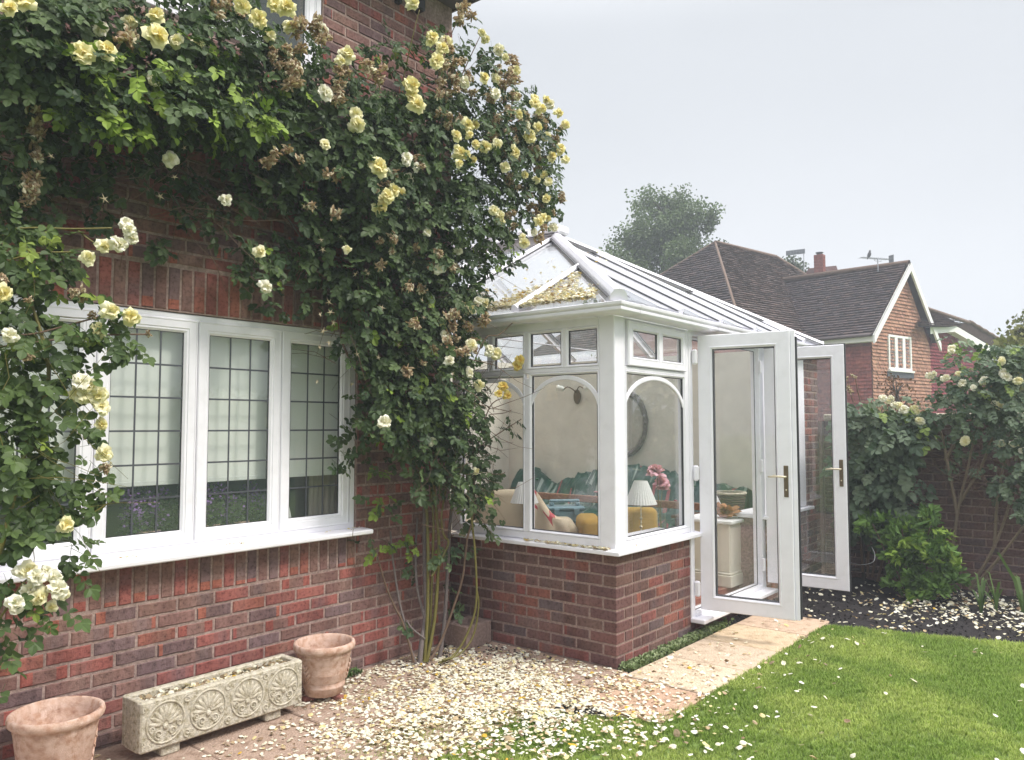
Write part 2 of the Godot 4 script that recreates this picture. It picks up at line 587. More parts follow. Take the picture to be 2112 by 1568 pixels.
func quoin_mesh(w: float, d: float) -> ArrayMesh:        # a corner brick: outer corner at the origin, runs to +x and to -z
	var s := begin()
	s.set_color(pick(PURPLES) * rnd(0.9, 1.1))
	cbox(s, Vector3(0, -0.0323, -d), Vector3(w, 0.0323, 0), 0.004, Transform3D(), 0.0015)
	return fin(s, mats.brick)

func lay(list: Array, t: Transform3D, x0: float, x1: float, y0: float, rows: int, meshes: Array, holes := [], shift := 0.0, trim := []):
	for j in rows:
		var y := y0 + (j + 0.5) * COURSE
		var a0 := x0
		var a1 := x1
		if trim.size():
			a0 += trim[j % 2][0]
			a1 -= trim[j % 2][1]
		var gaps := []
		for hole in holes:
			if y > hole.position.y and y < hole.end.y: gaps.append([hole.position.x, hole.end.x])
		var x := floorf((a0 - shift) / 0.225) * 0.225 + shift + (0.1125 if j % 2 else 0.0) - 0.225
		while x < a1:
			var spans := [[maxf(x, a0), minf(x + 0.225, a1)]]
			for g in gaps:
				var next := []
				for sp in spans:
					if g[1] <= sp[0] or g[0] >= sp[1]: next.append(sp)
					else:
						if g[0] > sp[0]: next.append([sp[0], g[0]])
						if g[1] < sp[1]: next.append([g[1], sp[1]])
				spans = next
			for sp in spans:
				var w: float = sp[1] - sp[0] - 0.0105
				if w < 0.025: continue
				var b := Basis(Vector3(0, 0, 1), rnd(-0.007, 0.007)).scaled(Vector3(w / 0.215, 1, 1))
				if rng.randf() < 0.5: b = b * Basis(Vector3(0, 0, 1), PI)
				list.append([t * Transform3D(b, Vector3((sp[0] + sp[1]) / 2, y + rnd(-0.0015, 0.0015), rnd(-0.002, 0.002))), pick(meshes)])
			x += 0.225

func soldiers(list: Array, t: Transform3D, x0: float, x1: float, y0: float, y1: float, meshes: Array):
	var n := int(round((x1 - x0) / 0.075))
	for i in n:
		var b := Basis(Vector3(0, 0, 1), PI / 2 + rnd(-0.01, 0.01)).scaled(Vector3(1, (y1 - y0 - 0.01) / 0.215, 1))
		list.append([t * Transform3D(b, Vector3(x0 + (i + 0.5) * (x1 - x0) / n, (y0 + y1) / 2, rnd(-0.0025, 0.0025))), pick(meshes)])

func build_bricks(parent: Node3D, list: Array, hidden: Array, most := 300):     # the 300 that show largest stand alone, the rest are one mass
	var scored := []
	for i in list.size():
		var p: Vector3 = list[i][0].origin
		var sc := (p - CAM).length()
		if not in_frame(p, 10): sc += 50
		for h in hidden:
			if h.has_point(pix(p)): sc += 6
		scored.append([sc, i])
	scored.sort_custom(func(a, b): return a[0] < b[0])
	var rest := begin()
	var some := false
	for k in scored.size():
		var e: Array = list[scored[k][1]]
		if k < most: put(parent, "brick", e[1], e[0])
		else:
			rest.append_from(e[1], 0, e[0])
			some = true
	if some:
		var m := rest.commit()
		m.surface_set_material(0, mats.brick)
		tag(put(parent, "brickwork", m), "", "", "", "stuff")

# =============================================================== the house
func house():
	var h := thing("brick_house", "two storey red and brown brick house with leaded casement window and climbing rose", "house")
	var t := Transform3D(Basis(), Vector3(0, 0, -D))
	var m := -D - 0.0055
	var s := begin()
	# wall leaf behind the brick faces, with openings for the two windows
	for r in [[-5.4, -3.96, 0, 5.06], [-1.15, -0.215, 0, 5.029], [-3.96, -1.15, 0, 0.925], [-3.96, -1.15, 2.306, 4.0], [-3.96, -2.8, 4.0, 5.0], [-1.484, -1.15, 4.0, 5.029], [-2.8, -1.484, 4.86, 5.0]]:
		box(s, Vector3(r[0], r[2] - (0.1 if r[2] == 0 else 0.0), m - 0.28), Vector3(r[1], r[3], m))
	box(s, Vector3(-0.5, -0.1, -8.0), Vector3(-0.216, 5.0, m - 0.281))
	put(h, "wall", fin(s, mats.mortar))
	var meshes := []
	for i in 34: meshes.append(brick_mesh(0))
	var list := []
	lay(list, t, -5.35, -0.21, 0.0, 62, meshes, [Rect2(-3.96, 0.705, 2.81, 1.86), Rect2(-2.8, 4.0, 1.316, 0.87)], 0.06)
	soldiers(list, t, -3.96, -1.15, 0.705, 0.927, meshes)
	soldiers(list, t, -3.96, -1.15, 2.308, 2.562, meshes)
	build_bricks(h, list, [Rect2(-50, -50, 1200, 350), Rect2(520, 250, 600, 420)])
	# soffit, fascia and roof over the wall
	s = begin()
	box(s, Vector3(-6, 5.03, -8.3), Vector3(-0.2, 5.055, -D + 0.34))
	put(h, "soffit", fin(s, mats.soffit))
	s = begin()
	box(s, Vector3(-6, 5.01, -D + 0.341), Vector3(-0.2, 5.13, -D + 0.365))
	box(s, Vector3(-0.199, 5.02, -8.3), Vector3(-0.18, 5.13, -D + 0.365))
	put(h, "fascia", fin(s, mats.soffit))
	s = begin()
	s.set_color(Color(0.12, 0.08, 0.07))
	quad(s, Vector3(-6, 5.135, -D + 0.42), Vector3(-0.15, 5.135, -D + 0.42), Vector3(-0.15, 8.2, -4.7), Vector3(-6, 8.2, -4.7))
	quad(s, Vector3(-0.15, 5.135, -8.4), Vector3(-6, 5.135, -8.4), Vector3(-6, 8.2, -4.7), Vector3(-0.15, 8.2, -4.7))
	tri(s, Vector3(-0.2, 5.135, -D + 0.36), Vector3(-0.2, 5.135, -8.3), Vector3(-0.2, 8.15, -4.7))
	put(h, "roof", fin(s, mats.tile))
	# the ground floor casement: four lights
	var wt := Transform3D(Basis(), Vector3(0, 0, -D - 0.012))
	casement(h, wt, -3.955, -1.155, 0.962, 2.302, [-3.95 + 0.047, -3.452, -2.886, -2.321, -1.755, -1.202], 1.071, 2.187, true)
	s = begin()
	cbox(s, Vector3(-4.02, 0.926, -0.08), Vector3(-1.09, 0.957, 0.062), 0.007, Transform3D(Basis(Vector3.RIGHT, 0.06), Vector3(0, 0.004, -D)))
	put(h, "window_sill", fin(s, mats.upvc))
	casement(h, wt, -2.79, -1.488, 4.03, 4.86, [-2.745, -2.14, -1.533], 4.15, 4.76, false)
	# the room behind it
	s = begin()
	box(s, Vector3(-4.6, 0.2, -4.6), Vector3(-0.6, 0.25, -1.7))
	box(s, Vector3(-4.6, 2.45, -4.6), Vector3(-0.6, 2.5, -1.7))
	box(s, Vector3(-4.6, 0.25, -4.65), Vector3(-0.6, 2.45, -4.6))
	box(s, Vector3(-4.65, 0.25, -4.6), Vector3(-4.6, 2.45, -1.7))
	box(s, Vector3(-0.6, 0.25, -4.6), Vector3(-0.55, 2.45, -1.7))
	put(h, "interior_wall", fin(s, mats.room))
	s = begin()
	box(s, Vector3(-4.1, 0.93, -1.72), Vector3(-1.0, 0.955, -1.47))
	put(h, "window_board", fin(s, mats.paint))
	# things in the window
	for b in [[-3.93, -2.9], [-2.88, -2.33], [-2.31, -1.77], [-1.745, -1.21]]:
		var bl := thing("roller_blind", {-3.93: "pale roller blind behind the leaves at the left of the house window", -2.88: "pale roller blind in the second light of the house window from the left", -2.31: "pale roller blind in the third light of the house window", -1.745: "pale roller blind in the house window light nearest the conservatory"}[b[0]], "blind", Vector3((b[0] + b[1]) / 2, 0, -1.485), "roller blinds half drawn in the house window")
		var hw: float = (b[1] - b[0]) / 2
		s = begin()
		box(s, Vector3(-hw, 1.352, -0.001), Vector3(hw, 2.29, 0.001))
		put(bl, "cloth", fin(s, mats.blind))
		s = begin()
		cbox(s, Vector3(-hw, 1.325, -0.006), Vector3(hw, 1.352, 0.006), 0.003)
		put(bl, "bottom_bar", fin(s, mats.blind))
	var cu := thing("curtain", "pale striped curtain hanging beside the right end of the house window", "curtain", Vector3(-1.2, 0, -1.62))
	s = begin(true)
	var folds := []
	for i in 25: folds.append(Vector3(-0.16 + 0.0145 * i, 0, 0.025 * sin(i * 1.9)))
	for i in 24: quad(s, folds[i] + Vector3(0, 0.96, 0), folds[i + 1] + Vector3(0, 0.96, 0), folds[i + 1] + Vector3(0, 2.35, 0), folds[i] + Vector3(0, 2.35, 0))
	put(cu, "cloth", fin(s, mat("curtain_cloth", lin(0.5, 0.46, 0.36), 0.9)))
	for k in 2:
		var fr := thing("picture_frame", ["white framed picture leaning nearest the glass on the window board", "second white framed picture leaning behind the first on the window board"][k], "picture frame", Vector3(-1.56 - 0.05 * k, 0.956, -1.52 - 0.06 * k), "", 1.05)
		fr.rotation = Vector3(-0.22, 1.15, 0)
		s = begin()
		ring_frame(s, Transform3D(), -0.1, 0, 0.1, 0.27, [Vector2(0, -0.015), Vector2(0, 0), Vector2(0.02, 0), Vector2(0.024, -0.008)])
		put(fr, "frame", fin(s, mats.paint))
		s = begin()
		box(s, Vector3(-0.08, 0.02, -0.014), Vector3(0.08, 0.25, -0.009))
		put(fr, "backing", fin(s, mat("picture_tone", lin(0.12, 0.1, 0.1), 0.6)))
	# lamp and sensor under the eaves
	var sl := thing("security_light", "small black security light fixed under the eaves above the rose", "outdoor lamp", at(822, 4, 2, -D))
	s = begin()
	cbox(s, Vector3(-0.05, -0.03, 0), Vector3(0.0, 0.03, 0.05), 0.008)
	put(sl, "sensor", fin(s, mats.dark))
	s = begin()
	sphere(s, Vector3(-0.012, 0, 0.055), Vector3.ONE * 0.009, 6)
	put(sl, "lens", fin(s, mats.paint))
	s = begin()
	cbox(s, Vector3(0.06, -0.02, 0), Vector3(0.2, 0.07, 0.09), 0.01)
	put(sl, "housing", fin(s, mats.dark))

func casement(parent: Node3D, t: Transform3D, x0: float, x1: float, y0: float, y1: float, stops: Array, g0: float, g1: float, leaded: bool):
	var s := begin()
	ring_frame(s, t, x0, y0, x1, y1, [Vector2(0, -0.09), Vector2(0, -0.006), Vector2(0.004, -0.002), Vector2(0.042, -0.002), Vector2(0.046, -0.05)])
	for i in range(1, stops.size() - 1):
		box(s, Vector3(stops[i] - 0.03, y0 + 0.046, -0.07), Vector3(stops[i] + 0.03, y1 - 0.046, -0.035), t)
	var w := put(parent, "window", fin(s, mats.upvc))
	for i in stops.size() - 1:
		var a: float = stops[i] + 0.002
		var b: float = stops[i + 1] - 0.002
		s = begin()
		var k := g0 - (y0 + 0.03)
		ring_frame(s, t, a, y0 + 0.03, b, y1 - 0.03, [Vector2(0, -0.05), Vector2(0, -0.002), Vector2(0.005, 0.004), Vector2(0.011, 0.004), Vector2(0.013, 0.001), Vector2(0.052, 0.001), Vector2(0.056, -0.004), Vector2(0.066, -0.004), Vector2(0.078, -0.016)])
		put(w, "sash", fin(s, mats.upvc))
		s = begin()
		ring_frame(s, t, a + 0.077, y0 + 0.107, b - 0.077, y1 - 0.107, [Vector2(0, -0.017), Vector2(0.004, -0.017), Vector2(0.004, -0.03)])
		put(w, "gasket", fin(s, mats.gasket))
		s = begin()
		box(s, Vector3(a + 0.07, y0 + 0.1, -0.024), Vector3(b - 0.07, y1 - 0.1, -0.018), t)
		put(w, "pane", fin(s, mats.glass))
		if leaded:
			for q in [1, 2]:
				var x: float = a + 0.078 + (b - a - 0.156) * q / 3.0
				s = begin()
				box(s, Vector3(x - 0.005, y0 + 0.11, -0.0176), Vector3(x + 0.005, y1 - 0.11, -0.0155), t)
				put(w, "lead_strip", fin(s, mats.lead))
			for q in 5:
				var y := 2.003 - 0.1855 * q
				s = begin()
				box(s, Vector3(a + 0.08, y - 0.005, -0.0178), Vector3(b - 0.08, y + 0.005, -0.0150), t)
				put(w, "lead_strip", fin(s, mats.lead))

# =============================================================== the conservatory
func members(s: SurfaceTool, t: Transform3D, boxes: Array, d := 0.07):
	for b in boxes: cbox(s, Vector3(b[0], b[1], -d), Vector3(b[2], b[3], b[4] if b.size() > 4 else 0.0), 0.004, t)

func glaze(w: Node3D, t: Transform3D, x0: float, y0: float, x1: float, y1: float, m: Material, n := "pane"):
	# the visible glass is x0..x1, y0..y1; a bead slopes down to it
	var s := begin()
	ring_frame(s, t, x0 - 0.019, y0 - 0.019, x1 + 0.019, y1 + 0.019, [Vector2(0, -0.03), Vector2(0, -0.002), Vector2(0.003, 0.003), Vector2(0.008, 0.003), Vector2(0.019, -0.012)])
	put(w, "glazing_bead", fin(s, mats.upvc))
	s = begin()
	ring_frame(s, t, x0, y0, x1, y1, [Vector2(0, -0.0125), Vector2(0.005, -0.0125), Vector2(0.005, -0.03)])
	put(w, "gasket", fin(s, mats.gasket))
	s = begin()
	box(s, Vector3(x0 - 0.004, y0 - 0.004, -0.024), Vector3(x1 + 0.004, y1 + 0.004, -0.018), t)
	put(w, n, fin(s, m))

func arch(w: Node3D, t: Transform3D, x0: float, x1: float, y: float, rise: float):
	var s := begin()
	var last := []
	for i in 25:
		var a := PI * i / 24.0
		var c := Vector3((x0 + x1) / 2 - cos(a) * (x1 - x0) / 2, y + sin(a) * rise, 0)
		var n := Vector3(-cos(a) * rise, sin(a) * (x1 - x0) / 2, 0).normalized()
		var now := []
		for e in [Vector2(-0.0165, -0.0175), Vector2(-0.0165, -0.011), Vector2(-0.012, -0.008), Vector2(0.012, -0.008), Vector2(0.0165, -0.011), Vector2(0.0165, -0.0175)]:
			now.append(t * (c + n * e.x + Vector3(0, 0, e.y)))
		if last.size():
			for k in 5: quad(s, last[k], now[k], now[k + 1], last[k + 1])
		last = now
	put(w, "arch_bar", fin(s, mats.upvc))

func conservatory():
	var c := thing("conservatory", "white framed conservatory on a low brick wall with glazed hipped roof and open double doors", "conservatory")
	var left := Transform3D(Basis(Vector3(0, 0, 1), Vector3(0, 1, 0), Vector3(-1, 0, 0)), Vector3.ZERO)
	var front := Transform3D()
	# ---- dwarf wall
	var s := begin()
	box(s, Vector3(0.0055, -0.1, -1.62), Vector3(0.26, 0.776, -0.0055))
	box(s, Vector3(0.2605, -0.1, -0.26), Vector3(1.118, 0.776, -0.0055))
	box(s, Vector3(1.1185, -0.1, -0.26), Vector3(2.66, 0.097, -0.03))
	box(s, Vector3(2.6605, -0.1, -0.26), Vector3(3.849, 0.776, -0.0055))
	box(s, Vector3(-0.215, -0.1, -1.66), Vector3(0.005, 2.5, -1.6))
	put(c, "dwarf_wall", fin(s, mats.old_mortar))
	var meshes := []
	for i in 30: meshes.append(brick_mesh(1))
	var list := []
	lay(list, left, -1.6, -0.0, 0.0, 10, meshes, [], 0.0, [[0, 0.225], [0, 0.1125]])
	lay(list, front, 0.0, 1.118, 0.0, 10, meshes, [], 0.0, [[0.1125, 0], [0.225, 0]])
	lay(list, Transform3D(Basis(), Vector3(0, 0, -0.021)), 1.12, 2.66, -0.06, 2, meshes)
	lay(list, front, 2.66, 3.84, 0.0, 10, meshes)
	var even := [quoin_mesh(0.1025, 0.215), quoin_mesh(0.1025, 0.215), quoin_mesh(0.1025, 0.215), quoin_mesh(0.1025, 0.215)]
	var odd := [quoin_mesh(0.215, 0.1025), quoin_mesh(0.215, 0.1025), quoin_mesh(0.215, 0.1025), quoin_mesh(0.215, 0.1025)]
	for j in 10: list.append([Transform3D(Basis(), Vector3(0, (j + 0.5) * COURSE, 0)), pick(odd if j % 2 else even)])
	build_bricks(c, list, [])
	# ---- solid end wall with its brick return, plastered inside
	s = begin()
	box(s, Vector3(4.065, -0.1, -4.5), Vector3(4.29, 2.44, -0.26))
	box(s, Vector3(3.85, -0.1, -0.2595), Vector3(4.288, 2.44, -0.0055))
	put(c, "end_wall", fin(s, mats.old_mortar))
	s = begin()
	box(s, Vector3(4.02, 0.12, -4.26), Vector3(4.064, 2.52, -0.03))
	box(s, Vector3(-0.2, 0.12, -4.32), Vector3(4.064, 2.52, -4.261))
	box(s, Vector3(-0.216, 2.521, -4.32), Vector3(4.1, 2.56, -4.262))
	put(c, "plastered_wall", fin(s, mats.plaster))
	s = begin()
	box(s, Vector3(0.27, -0.1, -4.26), Vector3(4.02, 0.14, -0.261))
	put(c, "floor", fin(s, mat("floor_tile", lin(0.25, 0.1, 0.07), 0.5)))
	s = begin()
	box(s, Vector3(2.7, 0.141, -0.272), Vector3(4.019, 0.778, -0.2605))
	box(s, Vector3(0.2605, 0.141, -0.272), Vector3(1.1, 0.778, -0.2605))
	put(c, "inner_lining", fin(s, mats.plaster))
	var pier := []
	lay(pier, Transform3D(Basis(), Vector3(3.845, 0, 0)), 0.0, 0.445, 0.0, 31, meshes, [], 0.0, [[0, 0], [0, 0]])
	for e in pier: put(c, "pier_brick", e[1], e[0] * Transform3D(Basis(), Vector3.ZERO))
	# ---- sills
	s = begin()
	var prof := [Vector2(-0.02, 0.778), Vector2(0.052, 0.772), Vector2(0.056, 0.776), Vector2(0.056, 0.797), Vector2(0.05, 0.802), Vector2(-0.02, 0.812)]
	for i in prof.size() - 1:
		var p: Vector2 = prof[i]
		var q: Vector2 = prof[i + 1]
		quad(s, Vector3(-p.x, p.y, -1.5), Vector3(-p.x, p.y, p.x), Vector3(-q.x, q.y, q.x), Vector3(-q.x, q.y, -1.5))
		quad(s, Vector3(-p.x, p.y, p.x), Vector3(1.24, p.y, p.x), Vector3(1.24, q.y, q.x), Vector3(-q.x, q.y, q.x))
	quad(s, Vector3(1.24, 0.772, 0.052), Vector3(1.24, 0.778, -0.05), Vector3(1.24, 0.812, -0.05), Vector3(1.24, 0.802, 0.05))
	put(c, "sill", fin(s, mats.upvc))
	s = begin()
	cbox(s, Vector3(2.62, 0.774, -0.05), Vector3(3.93, 0.806, 0.056), 0.005)
	put(c, "sill", fin(s, mats.upvc))
	s = begin()
	cbox(s, Vector3(0.03, 0.78, -0.33), Vector3(1.16, 0.82, -0.075), 0.005)
	cbox(s, Vector3(0.075, 0.781, -1.55), Vector3(0.33, 0.821, -0.331), 0.005)
	cbox(s, Vector3(2.62, 0.78, -0.33), Vector3(4.02, 0.82, -0.075), 0.005)
	put(c, "window_board", fin(s, mats.upvc))
	# ---- left side window: post, mullion, transom, four top lights
	s = begin()
	members(s, left, [[-1.56, 0.8125, -0.1315, 0.866], [-1.56, 0.8665, -1.469, 2.44], [-0.803, 0.8665, -0.757, 2.021], [-1.4685, 2.056, -0.1315, 2.086], [-1.4685, 2.375, -0.1315, 2.44]])
	members(s, left, [[-0.448, 2.0865, -0.417, 2.3745], [-0.803, 2.0865, -0.767, 2.3745], [-1.163, 2.0865, -1.125, 2.3745]])
	var w := put(c, "window", fin(s, mats.upvc))
	glaze(w, left, -0.738, 0.886, -0.151, 2.036, mats.glass)
	glaze(w, left, -1.45, 0.886, -0.822, 2.036, mats.glass)
	for g in [[-0.398, -0.151], [-0.748, -0.467], [-1.106, -0.822], [-1.45, -1.183]]: glaze(w, left, g[0], 2.106, g[1], 2.355, mats.glass, "top_light")
	arch(w, left, -0.76, -0.13, 1.77, 0.245)
	arch(w, left, -1.47, -0.80, 1.77, 0.245)
	# ---- corner post
	s = begin()
	cbox(s, Vector3(0.0, 0.8, -0.131), Vector3(0.131, 2.45, 0.0), 0.006)
	put(c, "corner_post", fin(s, mats.upvc))
	# ---- front window with an opening top light
	s = begin()
	members(s, front, [[0.1315, 0.8125, 1.125, 0.852], [0.1315, 0.8525, 0.146, 2.45], [1.066, 0.8525, 1.125, 2.45], [0.1465, 2.058, 1.0655, 2.088], [0.1465, 2.42, 1.0655, 2.45]])
	w = put(c, "window", fin(s, mats.upvc))
	glaze(w, front, 0.166, 0.872, 1.046, 2.038, mats.glass)
	arch(w, front, 0.14, 1.07, 1.75, 0.27)
	s = begin()
	ring_frame(s, front, 0.165, 2.092, 1.06, 2.418, [Vector2(0, -0.05), Vector2(0, 0.012), Vector2(0.006, 0.02), Vector2(0.014, 0.02), Vector2(0.016, 0.017), Vector2(0.05, 0.017), Vector2(0.054, -0.03)])
	cbox(s, Vector3(0.611, 2.14, -0.02), Vector3(0.664, 2.37, 0.017), 0.003)
	var tl := put(w, "opening_light", fin(s, mats.upvc))
	for g in [[0.236, 0.602], [0.681, 0.992]]:
		s = begin()
		ring_frame(s, front, g[0] - 0.015, 2.145, g[1] + 0.015, 2.366, [Vector2(-0.004, 0.016), Vector2(0, 0.019), Vector2(0.004, 0.019), Vector2(0.015, 0.004)])
		put(w, "glazing_bead", fin(s, mats.upvc))
		s = begin()
		ring_frame(s, front, g[0], 2.16, g[1], 2.351, [Vector2(0, 0.0035), Vector2(0.005, 0.0035), Vector2(0.005, -0.01)])
		put(w, "gasket", fin(s, mats.gasket))
		s = begin()
		box(s, Vector3(g[0], 2.158, -0.006), Vector3(g[1], 2.353, 0.0), front)
		put(w, "top_light", fin(s, mats.glass))
	# ---- front window right of the doors
	s = begin()
	members(s, front, [[2.68, 0.8125, 3.84, 0.866], [3.6, 0.8665, 3.84, 2.45], [2.68, 0.8665, 2.735, 2.45], [2.7355, 2.056, 3.5995, 2.086], [2.7355, 2.375, 3.5995, 2.45]])
	w = put(c, "window", fin(s, mats.upvc))
	glaze(w, front, 2.755, 0.886, 3.58, 2.036, mats.glass)
	glaze(w, front, 2.755, 2.106, 3.17, 2.355, mats.glass, "top_light")
	glaze(w, front, 3.22, 2.106, 3.58, 2.355, mats.glass, "top_light")
	members(s, front, [])
	s = begin()
	members(s, front, [[3.171, 2.087, 3.219, 2.374]])
	put(w, "mullion", fin(s, mats.upvc))
	# ---- door frame and threshold
	s = begin()
	cbox(s, Vector3(1.1255, 0.1, -0.07), Vector3(1.19, 2.45, 0.004), 0.004)
	cbox(s, Vector3(2.585, 0.1, -0.07), Vector3(2.679, 2.45, 0.004), 0.004)
	cbox(s, Vector3(1.1905, 2.395, -0.07), Vector3(2.5845, 2.45, 0.003), 0.004)
	cbox(s, Vector3(1.1905, 2.372, -0.07), Vector3(2.5845, 2.3945, -0.035), 0.003)
	cbox(s, Vector3(2.56, 0.172, -0.07), Vector3(2.5845, 2.371, -0.035), 0.003)
	var df := put(c, "door_frame", fin(s, mats.upvc))
	s = begin()
	box(s, Vector3(1.20, 2.365, -0.036), Vector3(2.555, 2.3715, -0.0305))
	box(s, Vector3(2.553, 0.175, -0.036), Vector3(2.5595, 2.3645, -0.0305))
	box(s, Vector3(1.2, 0.1725, -0.036), Vector3(2.5525, 0.178, -0.0305))
	put(df, "gasket", fin(s, mats.gasket))
	s = begin()
	cbox(s, Vector3(1.12, 0.1, -0.14), Vector3(2.685, 0.135, 0.115), 0.006)
	cbox(s, Vector3(1.1905, 0.1355, -0.09), Vector3(2.5845, 0.172, 0.012), 0.004)
	put(df, "threshold", fin(s, mats.upvc))
	s = begin()
	box(s, Vector3(1.36, 0.1722, -0.012), Vector3(1.5, 0.1755, 0.004))
	put(df, "lock_keep", fin(s, mats.lead))
	for y in [0.36, 1.28, 2.22]:
		s = begin()
		cbox(s, Vector3(1.165, y - 0.062, 0.0045), Vector3(1.2, y + 0.062, 0.05), 0.012)
		put(df, "hinge", fin(s, mats.upvc))
		s = begin()
		cbox(s, Vector3(2.575, y - 0.06, 0.0045), Vector3(2.6, y + 0.06, 0.03), 0.006)
		put(df, "hinge", fin(s, mats.upvc))
	door(c, Transform3D(Basis(Vector3.UP, deg_to_rad(-82.0)), Vector3(1.222, 0.192, 0.035)), false)
	door(c, Transform3D(Basis(Vector3.UP, deg_to_rad(-86.0)), Vector3(2.625, 0.192, 0.035)), true)
	eaves(c)
	glass_roof(c)

func door(c: Node3D, t: Transform3D, seen_inside: bool):
	var wd := 0.725
	var ht := 2.205
	var s := begin()
	ring_frame(s, t, 0, 0, wd, ht, [Vector2(0.012, -0.07), Vector2(0.012, -0.03), Vector2(0, -0.03), Vector2(0, -0.004), Vector2(0.005, 0.0), Vector2(0.095, 0.0), Vector2(0.099, 0.004), Vector2(0.105, 0.004), Vector2(0.118, -0.012), Vector2(0.118, -0.058), Vector2(0.105, -0.074), Vector2(0.099, -0.074), Vector2(0.095, -0.07), Vector2(0.012, -0.07)])
	var d := put(c, "door", fin(s, mats.upvc))
	s = begin()
	box(s, Vector3(0.114, 0.114, -0.04), Vector3(wd - 0.114, ht - 0.114, -0.03), t)
	put(d, "pane", fin(s, mats.glass))
	s = begin()
	for z in [-0.0125, -0.0575]: ring_frame(s, t, 0.117, 0.117, wd - 0.117, ht - 0.117, [Vector2(0, z + 0.001), Vector2(0.006, z + 0.001)] if z > -0.03 else [Vector2(0.006, z - 0.001), Vector2(0, z - 0.001)])
	ring_frame(s, t, 0.118, 0.118, wd - 0.118, ht - 0.118, [Vector2(0.005, -0.0135), Vector2(0.005, -0.029)])
	ring_frame(s, t, 0.118, 0.118, wd - 0.118, ht - 0.118, [Vector2(0.005, -0.041), Vector2(0.005, -0.0565)])
	put(d, "gasket", fin(s, mats.gasket))
	if not seen_inside:
		s = begin()
		cbox(s, Vector3(wd + 0.0005, 0.0, -0.05), Vector3(wd + 0.034, ht, -0.018), 0.003, t)
		put(d, "closing_strip", fin(s, mats.upvc))
		s = begin()
		box(s, Vector3(wd + 0.0345, 0.01, -0.052), Vector3(wd + 0.046, ht - 0.05, -0.024), t)
		put(d, "seal", fin(s, mats.gasket))
	else:
		s = begin()
		box(s, Vector3(wd + 0.0005, 0.0, -0.03), Vector3(wd + 0.009, ht, -0.008), t)
		box(s, Vector3(0.0, ht + 0.0005, -0.03), Vector3(wd + 0.009, ht + 0.008, -0.008), t)
		put(d, "seal", fin(s, mats.gasket))
	# the seal round the rebate and the lock strip in the closing edge
	s = begin()
	box(s, Vector3(wd - 0.0115, 0.02, -0.086), Vector3(wd - 0.002, ht - 0.02, -0.0705), t)
	box(s, Vector3(0.02, ht - 0.0115, -0.079), Vector3(wd - 0.0125, ht - 0.002, -0.0705), t)
	box(s, Vector3(wd - 0.0115, 0.02, -0.045), Vector3(wd - 0.002, ht - 0.02, -0.031), t)
	put(d, "seal", fin(s, mats.gasket))
	s = begin()
	box(s, Vector3(wd - 0.0118, 0.12, -0.066), Vector3(wd - 0.0095, ht - 0.25, -0.048), t)
	for y in [0.3, 0.75, 1.1, 1.62, 2.0]: box(s, Vector3(wd - 0.0094, y, -0.065), Vector3(wd - 0.004, y + 0.035, -0.049), t)
	put(d, "lock_strip", fin(s, mats.steel))
	for side in [0, 1]:
		var z := 0.0 if side == 0 else -0.07
		var o := 1.0 if side == 0 else -1.0
		var hx := wd - 0.045
		s = begin()
		cbox(s, Vector3(hx - 0.017, 0.925, minf(z, z + 0.007 * o)), Vector3(hx + 0.017, 1.165, maxf(z, z + 0.007 * o)), 0.003, t)
		put(d, "handle_plate", fin(s, mats.bronze))
		s = begin(true)
		tube(s, [t * Vector3(hx, 1.08, z), t * Vector3(hx, 1.08, z + 0.045 * o)], 0.008, 0.008, 8)
		tube(s, smooth_path([t * Vector3(hx + 0.006, 1.08, z + 0.045 * o), t * Vector3(hx - 0.05, 1.083, z + 0.05 * o), t * Vector3(hx - 0.125, 1.078, z + 0.046 * o)]), 0.009, 0.0065, 8)
		sphere(s, t * Vector3(hx, 0.978, z + 0.006 * o), Vector3.ONE * 0.007, 5)
		put(d, "handle", fin(s, mats.brass))

